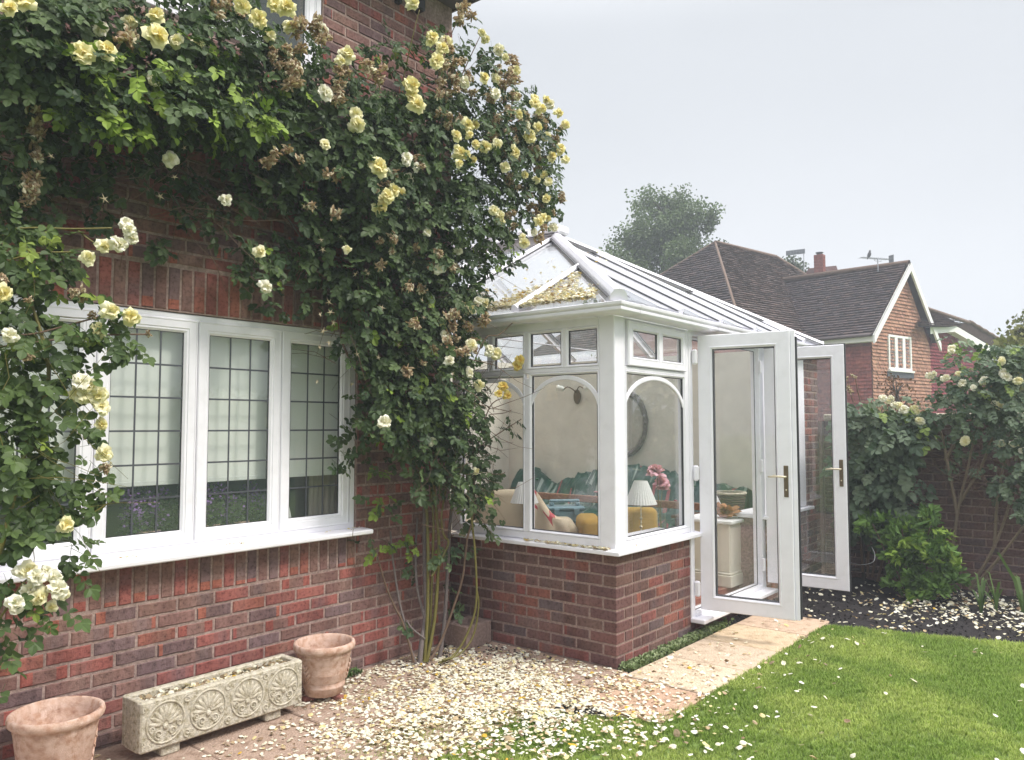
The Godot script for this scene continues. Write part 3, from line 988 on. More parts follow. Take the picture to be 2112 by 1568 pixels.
func eaves(c: Node3D):
	var s := begin()
	# eaves beam above the frames, then the gutter swept along both sides
	box(s, Vector3(0.0, 2.4505, -1.6), Vector3(0.08, 2.515, -0.0805))
	box(s, Vector3(0.0, 2.4505, -0.08), Vector3(4.25, 2.515, 0.0))
	put(c, "eaves_beam", fin(s, mats.upvc))
	s = begin()
	var g := [Vector2(0.002, 2.437), Vector2(0.07, 2.433), Vector2(0.11, 2.435), Vector2(0.13, 2.441), Vector2(0.14, 2.452), Vector2(0.141, 2.466), Vector2(0.136, 2.474), Vector2(0.138, 2.479), Vector2(0.146, 2.482), Vector2(0.15, 2.488), Vector2(0.153, 2.506), Vector2(0.147, 2.51), Vector2(0.132, 2.49), Vector2(0.12, 2.455), Vector2(0.03, 2.45)]
	for i in g.size() - 1:
		var p: Vector2 = g[i]
		var q: Vector2 = g[i + 1]
		quad(s, Vector3(-p.x, p.y, -1.36), Vector3(-p.x, p.y, p.x), Vector3(-q.x, q.y, q.x), Vector3(-q.x, q.y, -1.36))
		quad(s, Vector3(-p.x, p.y, p.x), Vector3(4.36, p.y, p.x), Vector3(4.36, q.y, q.x), Vector3(-q.x, q.y, q.x))
	for i in range(1, g.size() - 1): tri(s, Vector3(4.36, g[0].y, g[0].x), Vector3(4.36, g[i + 1].y, g[i + 1].x), Vector3(4.36, g[i].y, g[i].x))
	var gu := put(c, "gutter", fin(s, mats.upvc))
	for k in [[0, -0.12], [0, -0.75], [1, 0.12], [1, 1.4], [1, 2.7]]:
		s = begin()
		for i in 11:
			var p: Vector2 = g[i] + Vector2(0.003 if i > 2 else 0.0, -0.003 if i < 5 else 0.003 if i > 8 else 0.0)
			var q: Vector2 = g[i + 1] + Vector2(0.003 if i + 1 > 2 else 0.0, -0.003 if i + 1 < 5 else 0.003 if i + 1 > 8 else 0.0)
			var z: float = k[1]
			if k[0] == 0: quad(s, Vector3(-p.x, p.y, z - 0.03), Vector3(-p.x, p.y, z), Vector3(-q.x, q.y, z), Vector3(-q.x, q.y, z - 0.03))
			else: quad(s, Vector3(z, p.y, p.x), Vector3(z + 0.03, p.y, p.x), Vector3(z + 0.03, q.y, q.x), Vector3(z, q.y, q.x))
		put(gu, "union_clip", fin(s, mats.upvc))

const APEX := Vector3(2.03, 3.67, -1.98)
const E1 := Vector3(-0.08, 2.545, 0.08)
const E2 := Vector3(4.12, 2.545, 0.08)

func bar(c: Node3D, n: String, a: Vector3, b: Vector3, up: Vector3, w: float, h: float, cap_end := true):   # a glazing bar from eaves a to top b
	var d := (b - a).normalized()
	var side := d.cross(up).normalized()
	up = side.cross(d).normalized()
	var s := begin()
	var p := [Vector2(-w, -0.012), Vector2(-w, 0.004), Vector2(-w * 0.9, h * 0.45), Vector2(-w * 0.5, h * 0.92), Vector2(0, h), Vector2(w * 0.5, h * 0.92), Vector2(w * 0.9, h * 0.45), Vector2(w, 0.004), Vector2(w, -0.012)]
	for i in p.size() - 1:
		quad(s, a + side * p[i].x + up * p[i].y, b + side * p[i].x + up * p[i].y, b + side * p[i + 1].x + up * p[i + 1].y, a + side * p[i + 1].x + up * p[i + 1].y)
	for q in [[-1.0, 1.0]]:      # the rafter below the glass
		var r := [Vector2(w * 0.75, -0.0125), Vector2(w * 0.75, -0.07), Vector2(-w * 0.75, -0.07), Vector2(-w * 0.75, -0.0125)]
		for i in 3: quad(s, a + side * r[i].x + up * r[i].y, b + side * r[i].x + up * r[i].y, b + side * r[i + 1].x + up * r[i + 1].y, a + side * r[i + 1].x + up * r[i + 1].y)
	var o := put(c, n, fin(s, mats.upvc))
	s = begin()
	for k in [-1.0, 1.0]:
		var x: float = w * k
		var y: float = (w + 0.022) * k
		out_quad(s, a + side * x - up * -0.006, b + side * x + up * 0.006, b + side * y + up * 0.006, a + side * y + up * 0.006, (a + b) / 2 - up)
		out_quad(s, a + side * y + up * 0.006, b + side * y + up * 0.006, b + side * y - up * 0.002, a + side * y - up * 0.002, (a + b) / 2)
	put(o, "gasket", fin(s, mats.gasket))
	if cap_end:
		s = begin()
		var e := a - d * 0.004
		for i in p.size() - 1:
			var q0: Vector3 = e + side * p[i].x * 1.12 + up * (p[i].y * 1.12 - 0.002)
			var q1: Vector3 = e + side * p[i + 1].x * 1.12 + up * (p[i + 1].y * 1.12 - 0.002)
			tri(s, e - up * 0.03, q1, q0)
			quad(s, q0, q0 + d * 0.022, q1 + d * 0.022, q1)
		put(o, "end_cap", fin(s, mats.upvc))

func pane_poly(c: Node3D, pts: Array, up: Vector3, m: Material):
	var s := begin()
	for i in range(1, pts.size() - 1): 
		if (pts[i] - pts[0]).cross(pts[i + 1] - pts[0]).dot(up) > 0: tri(s, pts[0], pts[i], pts[i + 1])
		else: tri(s, pts[0], pts[i + 1], pts[i])
	var lo := []
	for p in pts: lo.append(p - up * 0.016)
	for i in range(1, pts.size() - 1):
		if (pts[i] - pts[0]).cross(pts[i + 1] - pts[0]).dot(up) > 0: tri(s, lo[0], lo[i + 1], lo[i])
		else: tri(s, lo[0], lo[i], lo[i + 1])
	put(c, "roof_pane", fin(s, m))

func glass_roof(c: Node3D):
	var m: Material = mats.roof_glass
	var back := Vector3(2.03, 3.67, -4.3)
	var nl := Vector3(-1.11, 2.09, 0).normalized()
	var nf := Vector3(0, 2.04, 1.11).normalized()
	var nr := Vector3(1.11, 2.09, 0).normalized()
	var hip := func(f: float) -> Vector3: return E1.lerp(APEX, f)
	var hip2 := func(f: float) -> Vector3: return E2.lerp(APEX, f)
	# left slope
	var zs := [-0.83, -1.98, -2.75, -3.5, -4.3]
	var prev := [E1, E1]
	for z in zs:
		var f: float = minf((0.08 - z) / 2.06, 1.0)
		var top := Vector3(APEX.x, APEX.y, z) if z < -1.98 else E1.lerp(APEX, f)
		var foot := Vector3(E1.x, E1.y, z)
		if z < -1.4: foot = Vector3(-0.205, 2.55 - 0.077, z).lerp(top, 0.0)
		pane_poly(c, [prev[0], prev[1], top, foot] if prev[0] != prev[1] else [prev[0], top, foot], nl, m)
		bar(c, "glazing_bar", foot, top, nl, 0.03, 0.034)
		prev = [foot, top]
	# front slope
	prev = [E1, E1]
	for x in [0.85, 1.585, 2.32, 3.06, 3.62, 4.12]:
		var top := E1.lerp(APEX, (x + 0.08) / 2.11) if x < 2.03 else E2.lerp(APEX, (4.12 - x) / 2.09)
		var foot := Vector3(x, E1.y, 0.08)
		var poly := [prev[0], prev[1], top, foot]
		if x > 2.03 and prev[0].x < 2.03: poly = [prev[0], prev[1], APEX, top, foot]
		if prev[0] == prev[1]: poly = [prev[0], top, foot]
		if x == 4.12: poly = [prev[0], prev[1], E2]
		pane_poly(c, poly, nf, m)
		if x < 4.0: bar(c, "glazing_bar", foot, top, nf, 0.03, 0.034)
		prev = [foot, top]
	# right slope
	for k in 3:
		var z0: float = [0.08, -1.98, -3.2][k]
		var z1: float = [-1.98, -3.2, -4.3][k]
		pane_poly(c, [Vector3(4.12, 2.545, z0), Vector3(APEX.x, APEX.y, minf(z0, APEX.z)), Vector3(APEX.x, APEX.y, z1), Vector3(4.12, 2.545, z1)] if k else [E2, APEX, Vector3(4.12, 2.545, z1)], nr, m)
		bar(c, "glazing_bar", Vector3(4.12, 2.545, z1), Vector3(APEX.x, APEX.y, z1), nr, 0.03, 0.034)
	bar(c, "hip_bar", E1 - (APEX - E1).normalized() * 0.02, APEX, (nl + nf).normalized(), 0.055, 0.06)
	bar(c, "hip_bar", E2 - (APEX - E2).normalized() * 0.02, APEX, (nr + nf).normalized(), 0.05, 0.05)
	bar(c, "ridge", APEX + Vector3(0, 0.02, 0.05), back + Vector3(0, 0.02, 0), Vector3.UP, 0.075, 0.075, true)
	var s := begin()
	cbox(s, Vector3(1.93, 3.69, -2.1), Vector3(2.13, 3.78, -1.86), 0.02)
	put(c, "ridge_end", fin(s, mats.upvc))
	for k in 4:
		s = begin()
		cbox(s, Vector3(2.005, 3.73, -2.5 - k * 0.5), Vector3(2.055, 3.82, -2.32 - k * 0.5), 0.02)
		put(c, "cresting", fin(s, mats.upvc))
	# tie bar across the room
	s = begin(true)
	tube(s, [Vector3(0.02, 2.52, -2.05), Vector3(4.05, 2.52, -2.05)], 0.008, 0.008, 6)
	put(c, "tie_bar", fin(s, mats.upvc))

# =============================================================== boundary wall
func garden_wall():
	var w := thing("garden_wall", "brown brick boundary wall with pale coping behind the flower bed and shrubs", "wall")
	var t := Transform3D(Basis(Vector3(0, 0, 1), Vector3(0, 1, 0), Vector3(-1, 0, 0)), Vector3(4.35, 0, 0))
	var s := begin()
	box(s, Vector3(4.36, -0.1, 0.03), Vector3(4.57, 1.715, 7.0))
	box(s, Vector3(4.2905, -0.1, -1.5), Vector3(4.57, 1.715, 0.0295))
	put(w, "core", fin(s, mats.old_mortar))
	var meshes := []
	for i in 24: meshes.append(brick_mesh(2))
	var list := []
	lay(list, t, 0.03, 6.9, 0.0, 22, meshes)
	build_bricks(w, list, [])
	for i in 12:
		s = begin()
		cbox(s, Vector3(4.32, 1.72, 0.04 + i * 0.58), Vector3(4.6, 1.79, 0.612 + i * 0.58), 0.012, Transform3D(), 0.002)
		put(w, "coping_stone", fin(s, mats.stone))

# =============================================================== neighbouring houses
func tile_face(s: SurfaceTool, o: Vector3, ex: Vector3, ey: Vector3, poly: Array, gauge: float, width: float, cols: Array, lift: float, shaped := []):
	# poly holds (along, up) corners; courses run along ex and climb ey; each tile tips out at its lower edge
	var n := ex.cross(ey).normalized()
	s.set_color(cols[0] * 0.5)
	var pts := []
	for p in poly: pts.append(o + ex * p.x + ey * p.y - n * 0.012 * signf(lift))
	for i in range(1, pts.size() - 1):
		tri(s, pts[0], pts[i], pts[i + 1])
	var lo := 1e9
	var hi := -1e9
	for p in poly:
		lo = minf(lo, p.y)
		hi = maxf(hi, p.y)
	var rows := int(ceil((hi - lo) / gauge))
	for j in rows:
		var b0 := lo + j * gauge
		var b1 := minf(b0 + gauge, hi)
		var ym := (b0 + b1) / 2
		var xs := []
		for i in poly.size():
			var p: Vector2 = poly[i]
			var q: Vector2 = poly[(i + 1) % poly.size()]
			if (p.y - ym) * (q.y - ym) < 0: xs.append(p.x + (q.x - p.x) * (ym - p.y) / (q.y - p.y))
		xs.sort()
		for k in range(0, xs.size() - 1, 2):
			var x: float = xs[k]
			var off := width * (0.5 if j % 2 else 0.0)
			x = minf(x + width - fposmod(x + off, width), xs[k + 1])
			var a: float = xs[k]
			while a < xs[k + 1] - 0.004:
				var l := lift * rnd(0.75, 1.25)
				var c: Color = pick(cols) * rnd(0.85, 1.15)
				c.a = 1
				s.set_color(c)
				var p0 := o + ex * a + ey * b0 + n * l
				var p1 := o + ex * (x - 0.004) + ey * b0 + n * l
				var p2 := o + ex * (x - 0.004) + ey * (b1 + 0.01)
				var p3 := o + ex * a + ey * (b1 + 0.01)
				if shaped.has(j):
					var drop := ey * gauge * 0.75
					var m0 := p0.lerp(p1, 0.5) - drop * 0.55 + n * 0.006
					quad(s, p0 + n * 0.006, m0.lerp(p0, 0.45) - drop * 0.22, m0.lerp(p1, 0.45) - drop * 0.22, p1 + n * 0.006)
				quad(s, p0, p1, p2, p3)
				quad(s, p0 - n * l * 0.4, p1 - n * l * 0.4, p1, p0)
				a = x
				x = minf(x + width, xs[k + 1])

func to2(p: Vector3, o: Vector3, ex: Vector3, ey: Vector3) -> Vector2:
	return Vector2((p - o).dot(ex), (p - o).dot(ey))

const ROOF_DARK := [Color(0.17, 0.135, 0.14), Color(0.19, 0.145, 0.145), Color(0.16, 0.13, 0.135), Color(0.2, 0.15, 0.14), Color(0.14, 0.12, 0.13)]
const ROOF_WARM := [Color(0.22, 0.16, 0.145), Color(0.2, 0.15, 0.14), Color(0.24, 0.17, 0.15), Color(0.18, 0.14, 0.13)]
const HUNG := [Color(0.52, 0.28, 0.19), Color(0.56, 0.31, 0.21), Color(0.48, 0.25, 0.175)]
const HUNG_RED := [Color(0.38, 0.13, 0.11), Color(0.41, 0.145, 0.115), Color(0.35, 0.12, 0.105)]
const HUNG_DEEP := [Color(0.3, 0.065, 0.075), Color(0.32, 0.075, 0.08), Color(0.27, 0.06, 0.07)]

func neighbours():
	var h := thing("tile_hung_house", "neighbouring house with orange tile hung gable, white bargeboards and dark brown tiled roofs", "house")
	var g := Vector3(sin(deg_to_rad(104.0)), 0, -cos(deg_to_rad(104.0)))
	var l := Vector3(sin(deg_to_rad(12.0)), 0, -cos(deg_to_rad(12.0)))
	var out_g := Vector3(-l.x, 0, -l.z)                 # the gable looks this way
	out_g = g.cross(Vector3.UP).normalized()
	var out_l := -Vector3.UP.cross(l).normalized() * -1.0
	out_l = Vector3.UP.cross(l).normalized()
	if out_l.dot(CAM - deep(1795, 800, 24)) < 0: out_l = -out_l
	if out_g.dot(CAM - deep(1795, 800, 24)) < 0: out_g = -out_g
	var a := deep(1796, 690, 24.0)
	var ye := a.y                                       # eaves height
	a.y = 0
	var b := on_plane(1919, 800, a, out_g)
	b.y = 0
	var wg := (b - a).dot(g)
	var apex := on_plane(1862, 545, a, out_g)
	var ya := apex.y
	var mid := (apex - a).dot(g)
	var c := on_plane(1655, 700, a, out_l)
	c.y = 0
	var lc := (c - a).dot(l)
	# walls
	var s := begin()
	s.set_color(Color(0.25, 0.1, 0.08))
	var up := Vector3.UP
	var rr := Basis()
	tri(s, a + up * ye, a + g * wg + up * ye, a + g * mid + up * (ya - 0.1))
	quad(s, a, a + g * wg, a + g * wg + up * ye, a + up * ye)
	quad(s, a + l * lc, a, a + up * ye, a + l * lc + up * ye)
	quad(s, c - g * 9.0, c, c + up * ye, c - g * 9.0 + up * ye)
	put(h, "wall", fin(s, mats.tile))
	s = begin()
	tile_face(s, a + out_g * 0.015, g, up, [Vector2(-0.015, 1.6), Vector2(wg, 1.6), Vector2(wg, ye - 0.2), Vector2(mid, ya - 0.2), Vector2(-0.015, ye - 0.2)], 0.11, 0.165, HUNG, 0.042, [5, 6, 7, 16, 17, 18])
	tag(put(h, "hung_tiles", fin(s, mats.tile)), "sunlit orange tiles hung on the gable", "", "", "stuff")
	s = begin()
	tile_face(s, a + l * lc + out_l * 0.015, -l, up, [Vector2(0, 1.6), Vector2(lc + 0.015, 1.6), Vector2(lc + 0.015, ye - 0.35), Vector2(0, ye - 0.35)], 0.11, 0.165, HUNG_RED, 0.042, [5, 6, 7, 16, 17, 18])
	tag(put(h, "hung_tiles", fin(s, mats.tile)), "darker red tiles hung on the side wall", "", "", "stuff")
	s = begin()
	s.set_color(Color(0.16, 0.08, 0.07))
	box(s, Vector3(0, 0, -0.01), Vector3(1, 1, 0.0), Transform3D(Basis(g * wg, up * 1.6, out_g), a))
	put(h, "brick_base", fin(s, mats.tile))
	# gable roof: its left slope and the verge
	var k := deep(1614, 577, 26)                        # where the ridge dies into the main roof
	var ridge0 := apex + out_g * 0.22
	var dr := l
	var kk := on_plane(1614, 577, apex, out_l)
	var lr := (kk - apex).dot(l)
	var eave_out := out_l * 0.3
	var slope_foot := a + up * (ye - 0.05) + eave_out
	var ey := (apex - (a + up * (ye - 0.05) + eave_out))
	ey -= dr * ey.dot(dr)
	var hs := ey.length()
	ey = ey / hs
	var o := slope_foot + out_g * 0.22
	s = begin()
	tile_face(s, o + dr * (lr + 1.5), -dr, ey, [Vector2(0.0, 0), Vector2(lr + 1.5, 0), Vector2(lr + 1.5, hs), Vector2(1.5, hs)], 0.125, 0.165, ROOF_DARK, 0.065)
	tag(put(h, "roof_tiles", fin(s, mats.tile)), "", "", "", "stuff")
	# right slope of the gable roof
	var foot2 := b + up * (ye - 0.05) - eave_out
	s = begin()
	s.set_color(Color(0.09, 0.06, 0.055))
	var rt := ridge0 + up * 0.03
	quad(s, foot2 + out_g * 0.25 + up * 0.03, foot2 + l * 5.0, apex + l * 5.0 + up * 0.03, rt)
	quad(s, foot2 + out_g * 0.25 + up * 0.03, rt, rt - up * 0.14, foot2 + out_g * 0.25 - up * 0.11)
	put(h, "roof_slope", fin(s, mats.tile))
	# bargeboards
	s = begin()
	for e in [[o, 1.0], [foot2 + out_g * 0.22, -1.0]]:
		var p0: Vector3 = e[0]
		var q0 := ridge0
		var th := out_g * 0.06
		var dn := up * -0.26
		out_quad(s, p0 + th, q0 + th, q0 + th + dn, p0 + th + dn, a - out_g * 5)
		out_quad(s, p0, q0, q0 + dn, p0 + dn, p0 + out_g * 5)
		out_quad(s, p0 + dn, q0 + dn, q0 + th + dn, p0 + th + dn, p0 + up * 9)
		out_quad(s, p0, p0 + th, p0 + th + dn, p0 + dn, ridge0)
	put(h, "bargeboard", fin(s, mats.paint))
	# gutter board and eaves on the left side
	s = begin()
	box(s, Vector3(-0.2, -0.24, -0.28), Vector3(lc + 0.3, -0.05, -0.04), Transform3D(Basis(l, up, -out_l), a + up * ye))
	put(h, "fascia", fin(s, mats.paint))
	s = begin(true)
	tube(s, [slope_foot + out_g * 0.2 + out_l * 0.05, slope_foot + l * (lc + 0.3) + out_l * 0.05], 0.055, 0.055, 6)
	tube(s, [c + out_l * 0.1 - l * 0.25 + up * (ye - 0.1), c + out_l * 0.1 - l * 0.25], 0.04, 0.04, 6)
	put(h, "gutter", fin(s, mats.soffit))
	# window of three leaded lights
	var wl := (on_plane(1829, 730, a, out_g) - a).dot(g)
	var wr := (on_plane(1876, 730, a, out_g) - a).dot(g)
	var wt := on_plane(1850, 693, a, out_g).y
	var wb := on_plane(1850, 764, a, out_g).y
	var t := Transform3D(Basis(g, up, out_g), a + out_g * 0.05)
	s = begin()
	ring_frame(s, t, wl, wb, wr, wt, [Vector2(0, -0.05), Vector2(0, 0.03), Vector2(0.07, 0.03), Vector2(0.08, -0.02)])
	for i in [1, 2]:
		var x: float = wl + (wr - wl) * i / 3.0
		box(s, Vector3(x - 0.08, wb + 0.05, -0.02), Vector3(x + 0.08, wt - 0.05, 0.028), t)
	box(s, Vector3(wl - 0.05, wb - 0.06, -0.02), Vector3(wr + 0.05, wb - 0.001, 0.09), t)
	var win := put(h, "window", fin(s, mats.paint))
	for i in 3:
		var x0 := wl + (wr - wl) * i / 3.0 + 0.07
		var x1 := wl + (wr - wl) * (i + 1) / 3.0 - 0.07
		s = begin()
		box(s, Vector3(x0 - 0.02, wb + 0.06, -0.012), Vector3(x1 + 0.02, wt - 0.06, -0.006), t)
		put(win, "pane", fin(s, mats.glass))
		s = begin()
		for q in [1, 2, 3]: box(s, Vector3(x0, wb + (wt - wb) * q / 4.0 - 0.008, -0.0055), Vector3(x1, wb + (wt - wb) * q / 4.0 + 0.008, 0.0), t)
		box(s, Vector3((x0 + x1) / 2 - 0.008, wb + 0.06, -0.005), Vector3((x0 + x1) / 2 + 0.008, wt - 0.06, 0.001), t)
		put(win, "lead_strip", fin(s, mats.lead))
	s = begin()
	box(s, Vector3(wl - 0.1, wb - 0.24, 0), Vector3(wr + 0.1, wb - 0.065, 0.03), t)
	put(win, "lead_apron", fin(s, mats.lead))
	s = begin()
	box(s, Vector3(wl, wb, -0.06), Vector3(wr, wt, -0.05), t)
	put(win, "blind", fin(s, mats.dark))
	# main roof behind: front slope through the gable ridge's end, a hip to the left
	var eo := c + up * (ye - 0.05) + out_g * 0.3 + out_l * 0.0
	var eyv := kk - eo
	eyv -= g * eyv.dot(g)
	var ef := eyv.normalized()
	var nf := g.cross(ef).normalized()
	if nf.y < 0: nf = -nf
	var top_l := on_plane(1475, 500, eo, nf)
	var top_r := on_plane(1600, 530, eo, nf)
	var end_r := on_plane(1668, 572, eo, nf)
	var hip_p := on_plane(1513, 622, eo, nf)
	var hd := hip_p - top_l
	var hip_foot := top_l + hd * ((eo.y - top_l.y) / hd.y)
	var poly := [to2(hip_foot, eo, g, ef), Vector2(wg + 0.5, 0), to2(end_r, eo, g, ef) + Vector2(2.0, -2.0), to2(end_r, eo, g, ef), to2(top_r, eo, g, ef), to2(top_l, eo, g, ef)]
	s = begin()
	tile_face(s, eo, g, ef, poly, 0.125, 0.165, ROOF_WARM, 0.065)
	tag(put(h, "roof_tiles", fin(s, mats.tile)), "", "", "", "stuff")
	# left hip slope
	var ed := l
	var e2 := top_l - hip_foot
	e2 -= ed * e2.dot(ed)
	e2 = e2.normalized()
	var nl := ed.cross(e2).normalized()
	var sil := on_plane(1372, 562, hip_foot, nl)
	var sd := sil - top_l
	var back_foot := top_l + sd * ((hip_foot.y - top_l.y) / sd.y)
	s = begin()
	tile_face(s, hip_foot, -ed, e2, [Vector2(0, 0), to2(back_foot, hip_foot, -ed, e2), to2(top_l, hip_foot, -ed, e2)], 0.125, 0.165, ROOF_DARK, 0.065)
	tag(put(h, "roof_tiles", fin(s, mats.tile)), "", "", "", "stuff")
	s = begin(true)
	var rust := mat("ridge_tile", lin(0.19, 0.125, 0.09), 0.9, {tex = mats.tile.albedo_texture, scale = 0.7})
	tube(s, [hip_foot, top_l], 0.05, 0.05, 6)
	tube(s, [top_l, top_r, end_r], 0.08, 0.08, 6)
	tube(s, [top_l, back_foot], 0.05, 0.05, 6)
	tube(s, [ridge0 + up * 0.02, kk], 0.09, 0.09, 6)
	put(h, "ridge_tiles", fin(s, rust))
	# ---- the red house to the right
	var r := thing("red_tile_hung_house", "dark red tile hung house end with white bargeboard right of the orange gable", "house")
	var ro := deep(1905, 800, 26.0)
	ro.y = 0
	var pw := func(u: float, v: float) -> Vector3: return on_plane(u, v, ro, out_g)
	var poly_w := [Vector2(0.0, 1.4)]
	for q in [[2085, 880], [2045, 735], [2022, 722], [1950, 676], [1903, 676]]: poly_w.append(to2(pw.call(q[0], q[1] - 6), ro, g, up))
	poly_w[0] = Vector2(poly_w[5].x, 1.4)
	poly_w[1].y = 1.4
	poly_w[1].x = poly_w[2].x
	s = begin()
	tile_face(s, ro + out_g * 0.02, g, up, poly_w, 0.11, 0.165, HUNG_DEEP, 0.042)
	tag(put(r, "hung_tiles", fin(s, mats.tile)), "", "", "", "stuff")
	s = begin()
	var bb := [pw.call(1950, 672) + out_g * 0.3, pw.call(2036, 722) + out_g * 0.3]
	for e in [[bb[0], bb[1]], [pw.call(1900, 676) + out_g * 0.3, bb[0]]]:
		var dn := up * -0.24
		out_quad(s, e[0], e[1], e[1] + dn, e[0] + dn, e[0] - out_g * 4)
		out_quad(s, e[0] + dn, e[1] + dn, e[1] + dn - out_g * 0.3, e[0] + dn - out_g * 0.3, e[0] + up * 9)
	put(r, "bargeboard", fin(s, mats.paint))
	# its roof: a slope that falls to the right and a small half hip facing us
	var back := -out_g * 7.0
	var t0: Vector3 = pw.call(1903, 634)
	var t1: Vector3 = pw.call(1978, 668) + out_g * 0.35
	var t2: Vector3 = pw.call(2070, 722) + out_g * 0.35
	s = begin()
	s.set_color(Color(0.11, 0.075, 0.065))
	quad(s, bb[0], bb[1] + g * 0.3, t2, t1)
	quad(s, t1, t2, t2 + back, t1 + back)
	tri(s, t1, t1 + back, t0 + back)
	put(r, "roof", fin(s, mats.tile))
	s = begin()
	var ho: Vector3 = pw.call(1895, 673) + out_g * 0.35
	var hb: Vector3 = pw.call(1955, 673) + out_g * 0.35
	var ht := on_plane(1903, 633, ho - out_g * 1.4, out_g)
	var hx := (hb - ho).normalized()
	var hy := ht - ho
	hy = (hy - hx * hy.dot(hx)).normalized()
	var hn := hx.cross(hy).normalized()
	var hp := []
	for q in [[1895, 674], [1957, 674], [1984, 670], [1942, 648], [1903, 632], [1885, 625]]: hp.append(to2(on_plane(q[0], q[1], ho, hn), ho, hx, hy))
	tile_face(s, ho, hx, hy, hp, 0.125, 0.165, ROOF_WARM, 0.065)
	tag(put(r, "roof_tiles", fin(s, mats.tile)), "", "", "", "stuff")
	s = begin(true)
	var rid := []
	for i in 15: rid.append(t1.lerp(t2, i / 14.0) + up * (0.03 + 0.03 * (i % 2)))
	tube(s, rid, 0.07, 0.07, 5)
	tube(s, [t0, t1], 0.07, 0.07, 5)
	put(r, "ridge_tiles", fin(s, rust))
	# ---- chimney on a further roof
	var d := thing("distant_roof", "far brown roof with red chimney stack showing over the gable ridge", "house")
	var f0 := deep(1655, 590, 34)
	s = begin()
	s.set_color(Color(0.12, 0.065, 0.055))
	var p0 := deep(1640, 600, 34)
	var p1 := deep(1745, 600, 34)
	var p2 := deep(1725, 548, 35)
	var p3 := deep(1668, 553, 35)
	p1.y = p0.y
	p3.y = p2.y - 0.12
	quad(s, p0, p1, p2, p3)
	quad(s, p1, p0, p3, p2)
	box(s, Vector3(-1.2, 0, -2), Vector3(1.2, p0.y, -1.0), Transform3D(Basis(), Vector3((p0.x + p1.x) / 2, 0, (p0.z + p1.z) / 2)))
	put(d, "roof", fin(s, mats.tile))
	var ch := deep(1691, 545, 34.6)
	s = begin()
	s.set_color(Color(0.3, 0.1, 0.075))
	for i in 7: cbox(s, Vector3(-0.17, -0.5 + 0.13 * i, -0.2), Vector3(0.17, -0.375 + 0.13 * i, 0.2), 0.01, Transform3D(Basis(), ch))
	put(d, "chimney", fin(s, mats.tile))
	s = begin(true)
	lathe(s, [Vector2(0.1, 0.42), Vector2(0.13, 0.44), Vector2(0.13, 0.5), Vector2(0.17, 0.5), Vector2(0.17, 0.52), Vector2(0.0, 0.56)], 12, Transform3D(Basis(), ch))
	put(d, "chimney_pot", fin(s, mats.lead))
	# ---- aerials and the bird
	var metal: Material = mat("aerial", lin(0.22, 0.23, 0.25), 0.5, {metal = 0.5})
	var ae := thing("tv_aerial", "grey television aerial with the bird on it above the gable ridge", "aerial", deep(1811, 541, 24.5))
	s = begin(true)
	var ax := g.lerp(view.x, 0.6).normalized()
	tube(s, [Vector3(0, -0.3, 0), Vector3(0, 0.1, 0)], 0.018, 0.018, 6)
	tube(s, [ax * -0.62 + up * 0.12, ax * 0.5 + up * 0.105], 0.013, 0.013, 5)
	tube(s, [ax * -0.12 + up * 0.11, ax * -0.12 + up * 0.04, ax * 0.12 + up * 0.03, ax * 0.12 + up * 0.1], 0.008, 0.008, 5)
	put(ae, "boom", fin(s, metal))
	for i in 14:
		s = begin(true)
		var q := ax * (-0.6 + 0.075 * i) + up * 0.115
		var side := ax.cross(up) * 0.14
		tube(s, [q - side, q + side], 0.005, 0.005, 4)
		put(ae, "element", fin(s, metal))
	s = begin()
	box(s, Vector3(-0.1, -0.11, -0.01), Vector3(0.1, 0.12, 0.01), Transform3D(Basis(up.cross(ax), up, ax), ax * 0.5 + up * 0.13))
	put(ae, "reflector", fin(s, metal))
	bird(deep(1811, 541, 24.5) + ax * -0.31 + up * 0.13, ax)
	ae = thing("tv_aerial", "second television aerial standing behind the small tree left of the chimney", "aerial", deep(1659, 560, 33))
	s = begin(true)
	tube(s, [Vector3(0, -0.6, 0), Vector3(0, 0.95, 0)], 0.02, 0.02, 6)
	tube(s, [view.x * -0.72 + up * 0.77, view.x * 0.05 + up * 0.86], 0.015, 0.015, 5)
	put(ae, "boom", fin(s, metal))
	s = begin()
	for i in 6: box(s, Vector3(-0.005, -0.1, -0.1), Vector3(0.005, 0.1, 0.1), Transform3D(Basis(), view.x * (-0.65 + 0.12 * i) + up * (0.78 + 0.015 * i)))
	put(ae, "element", fin(s, metal))

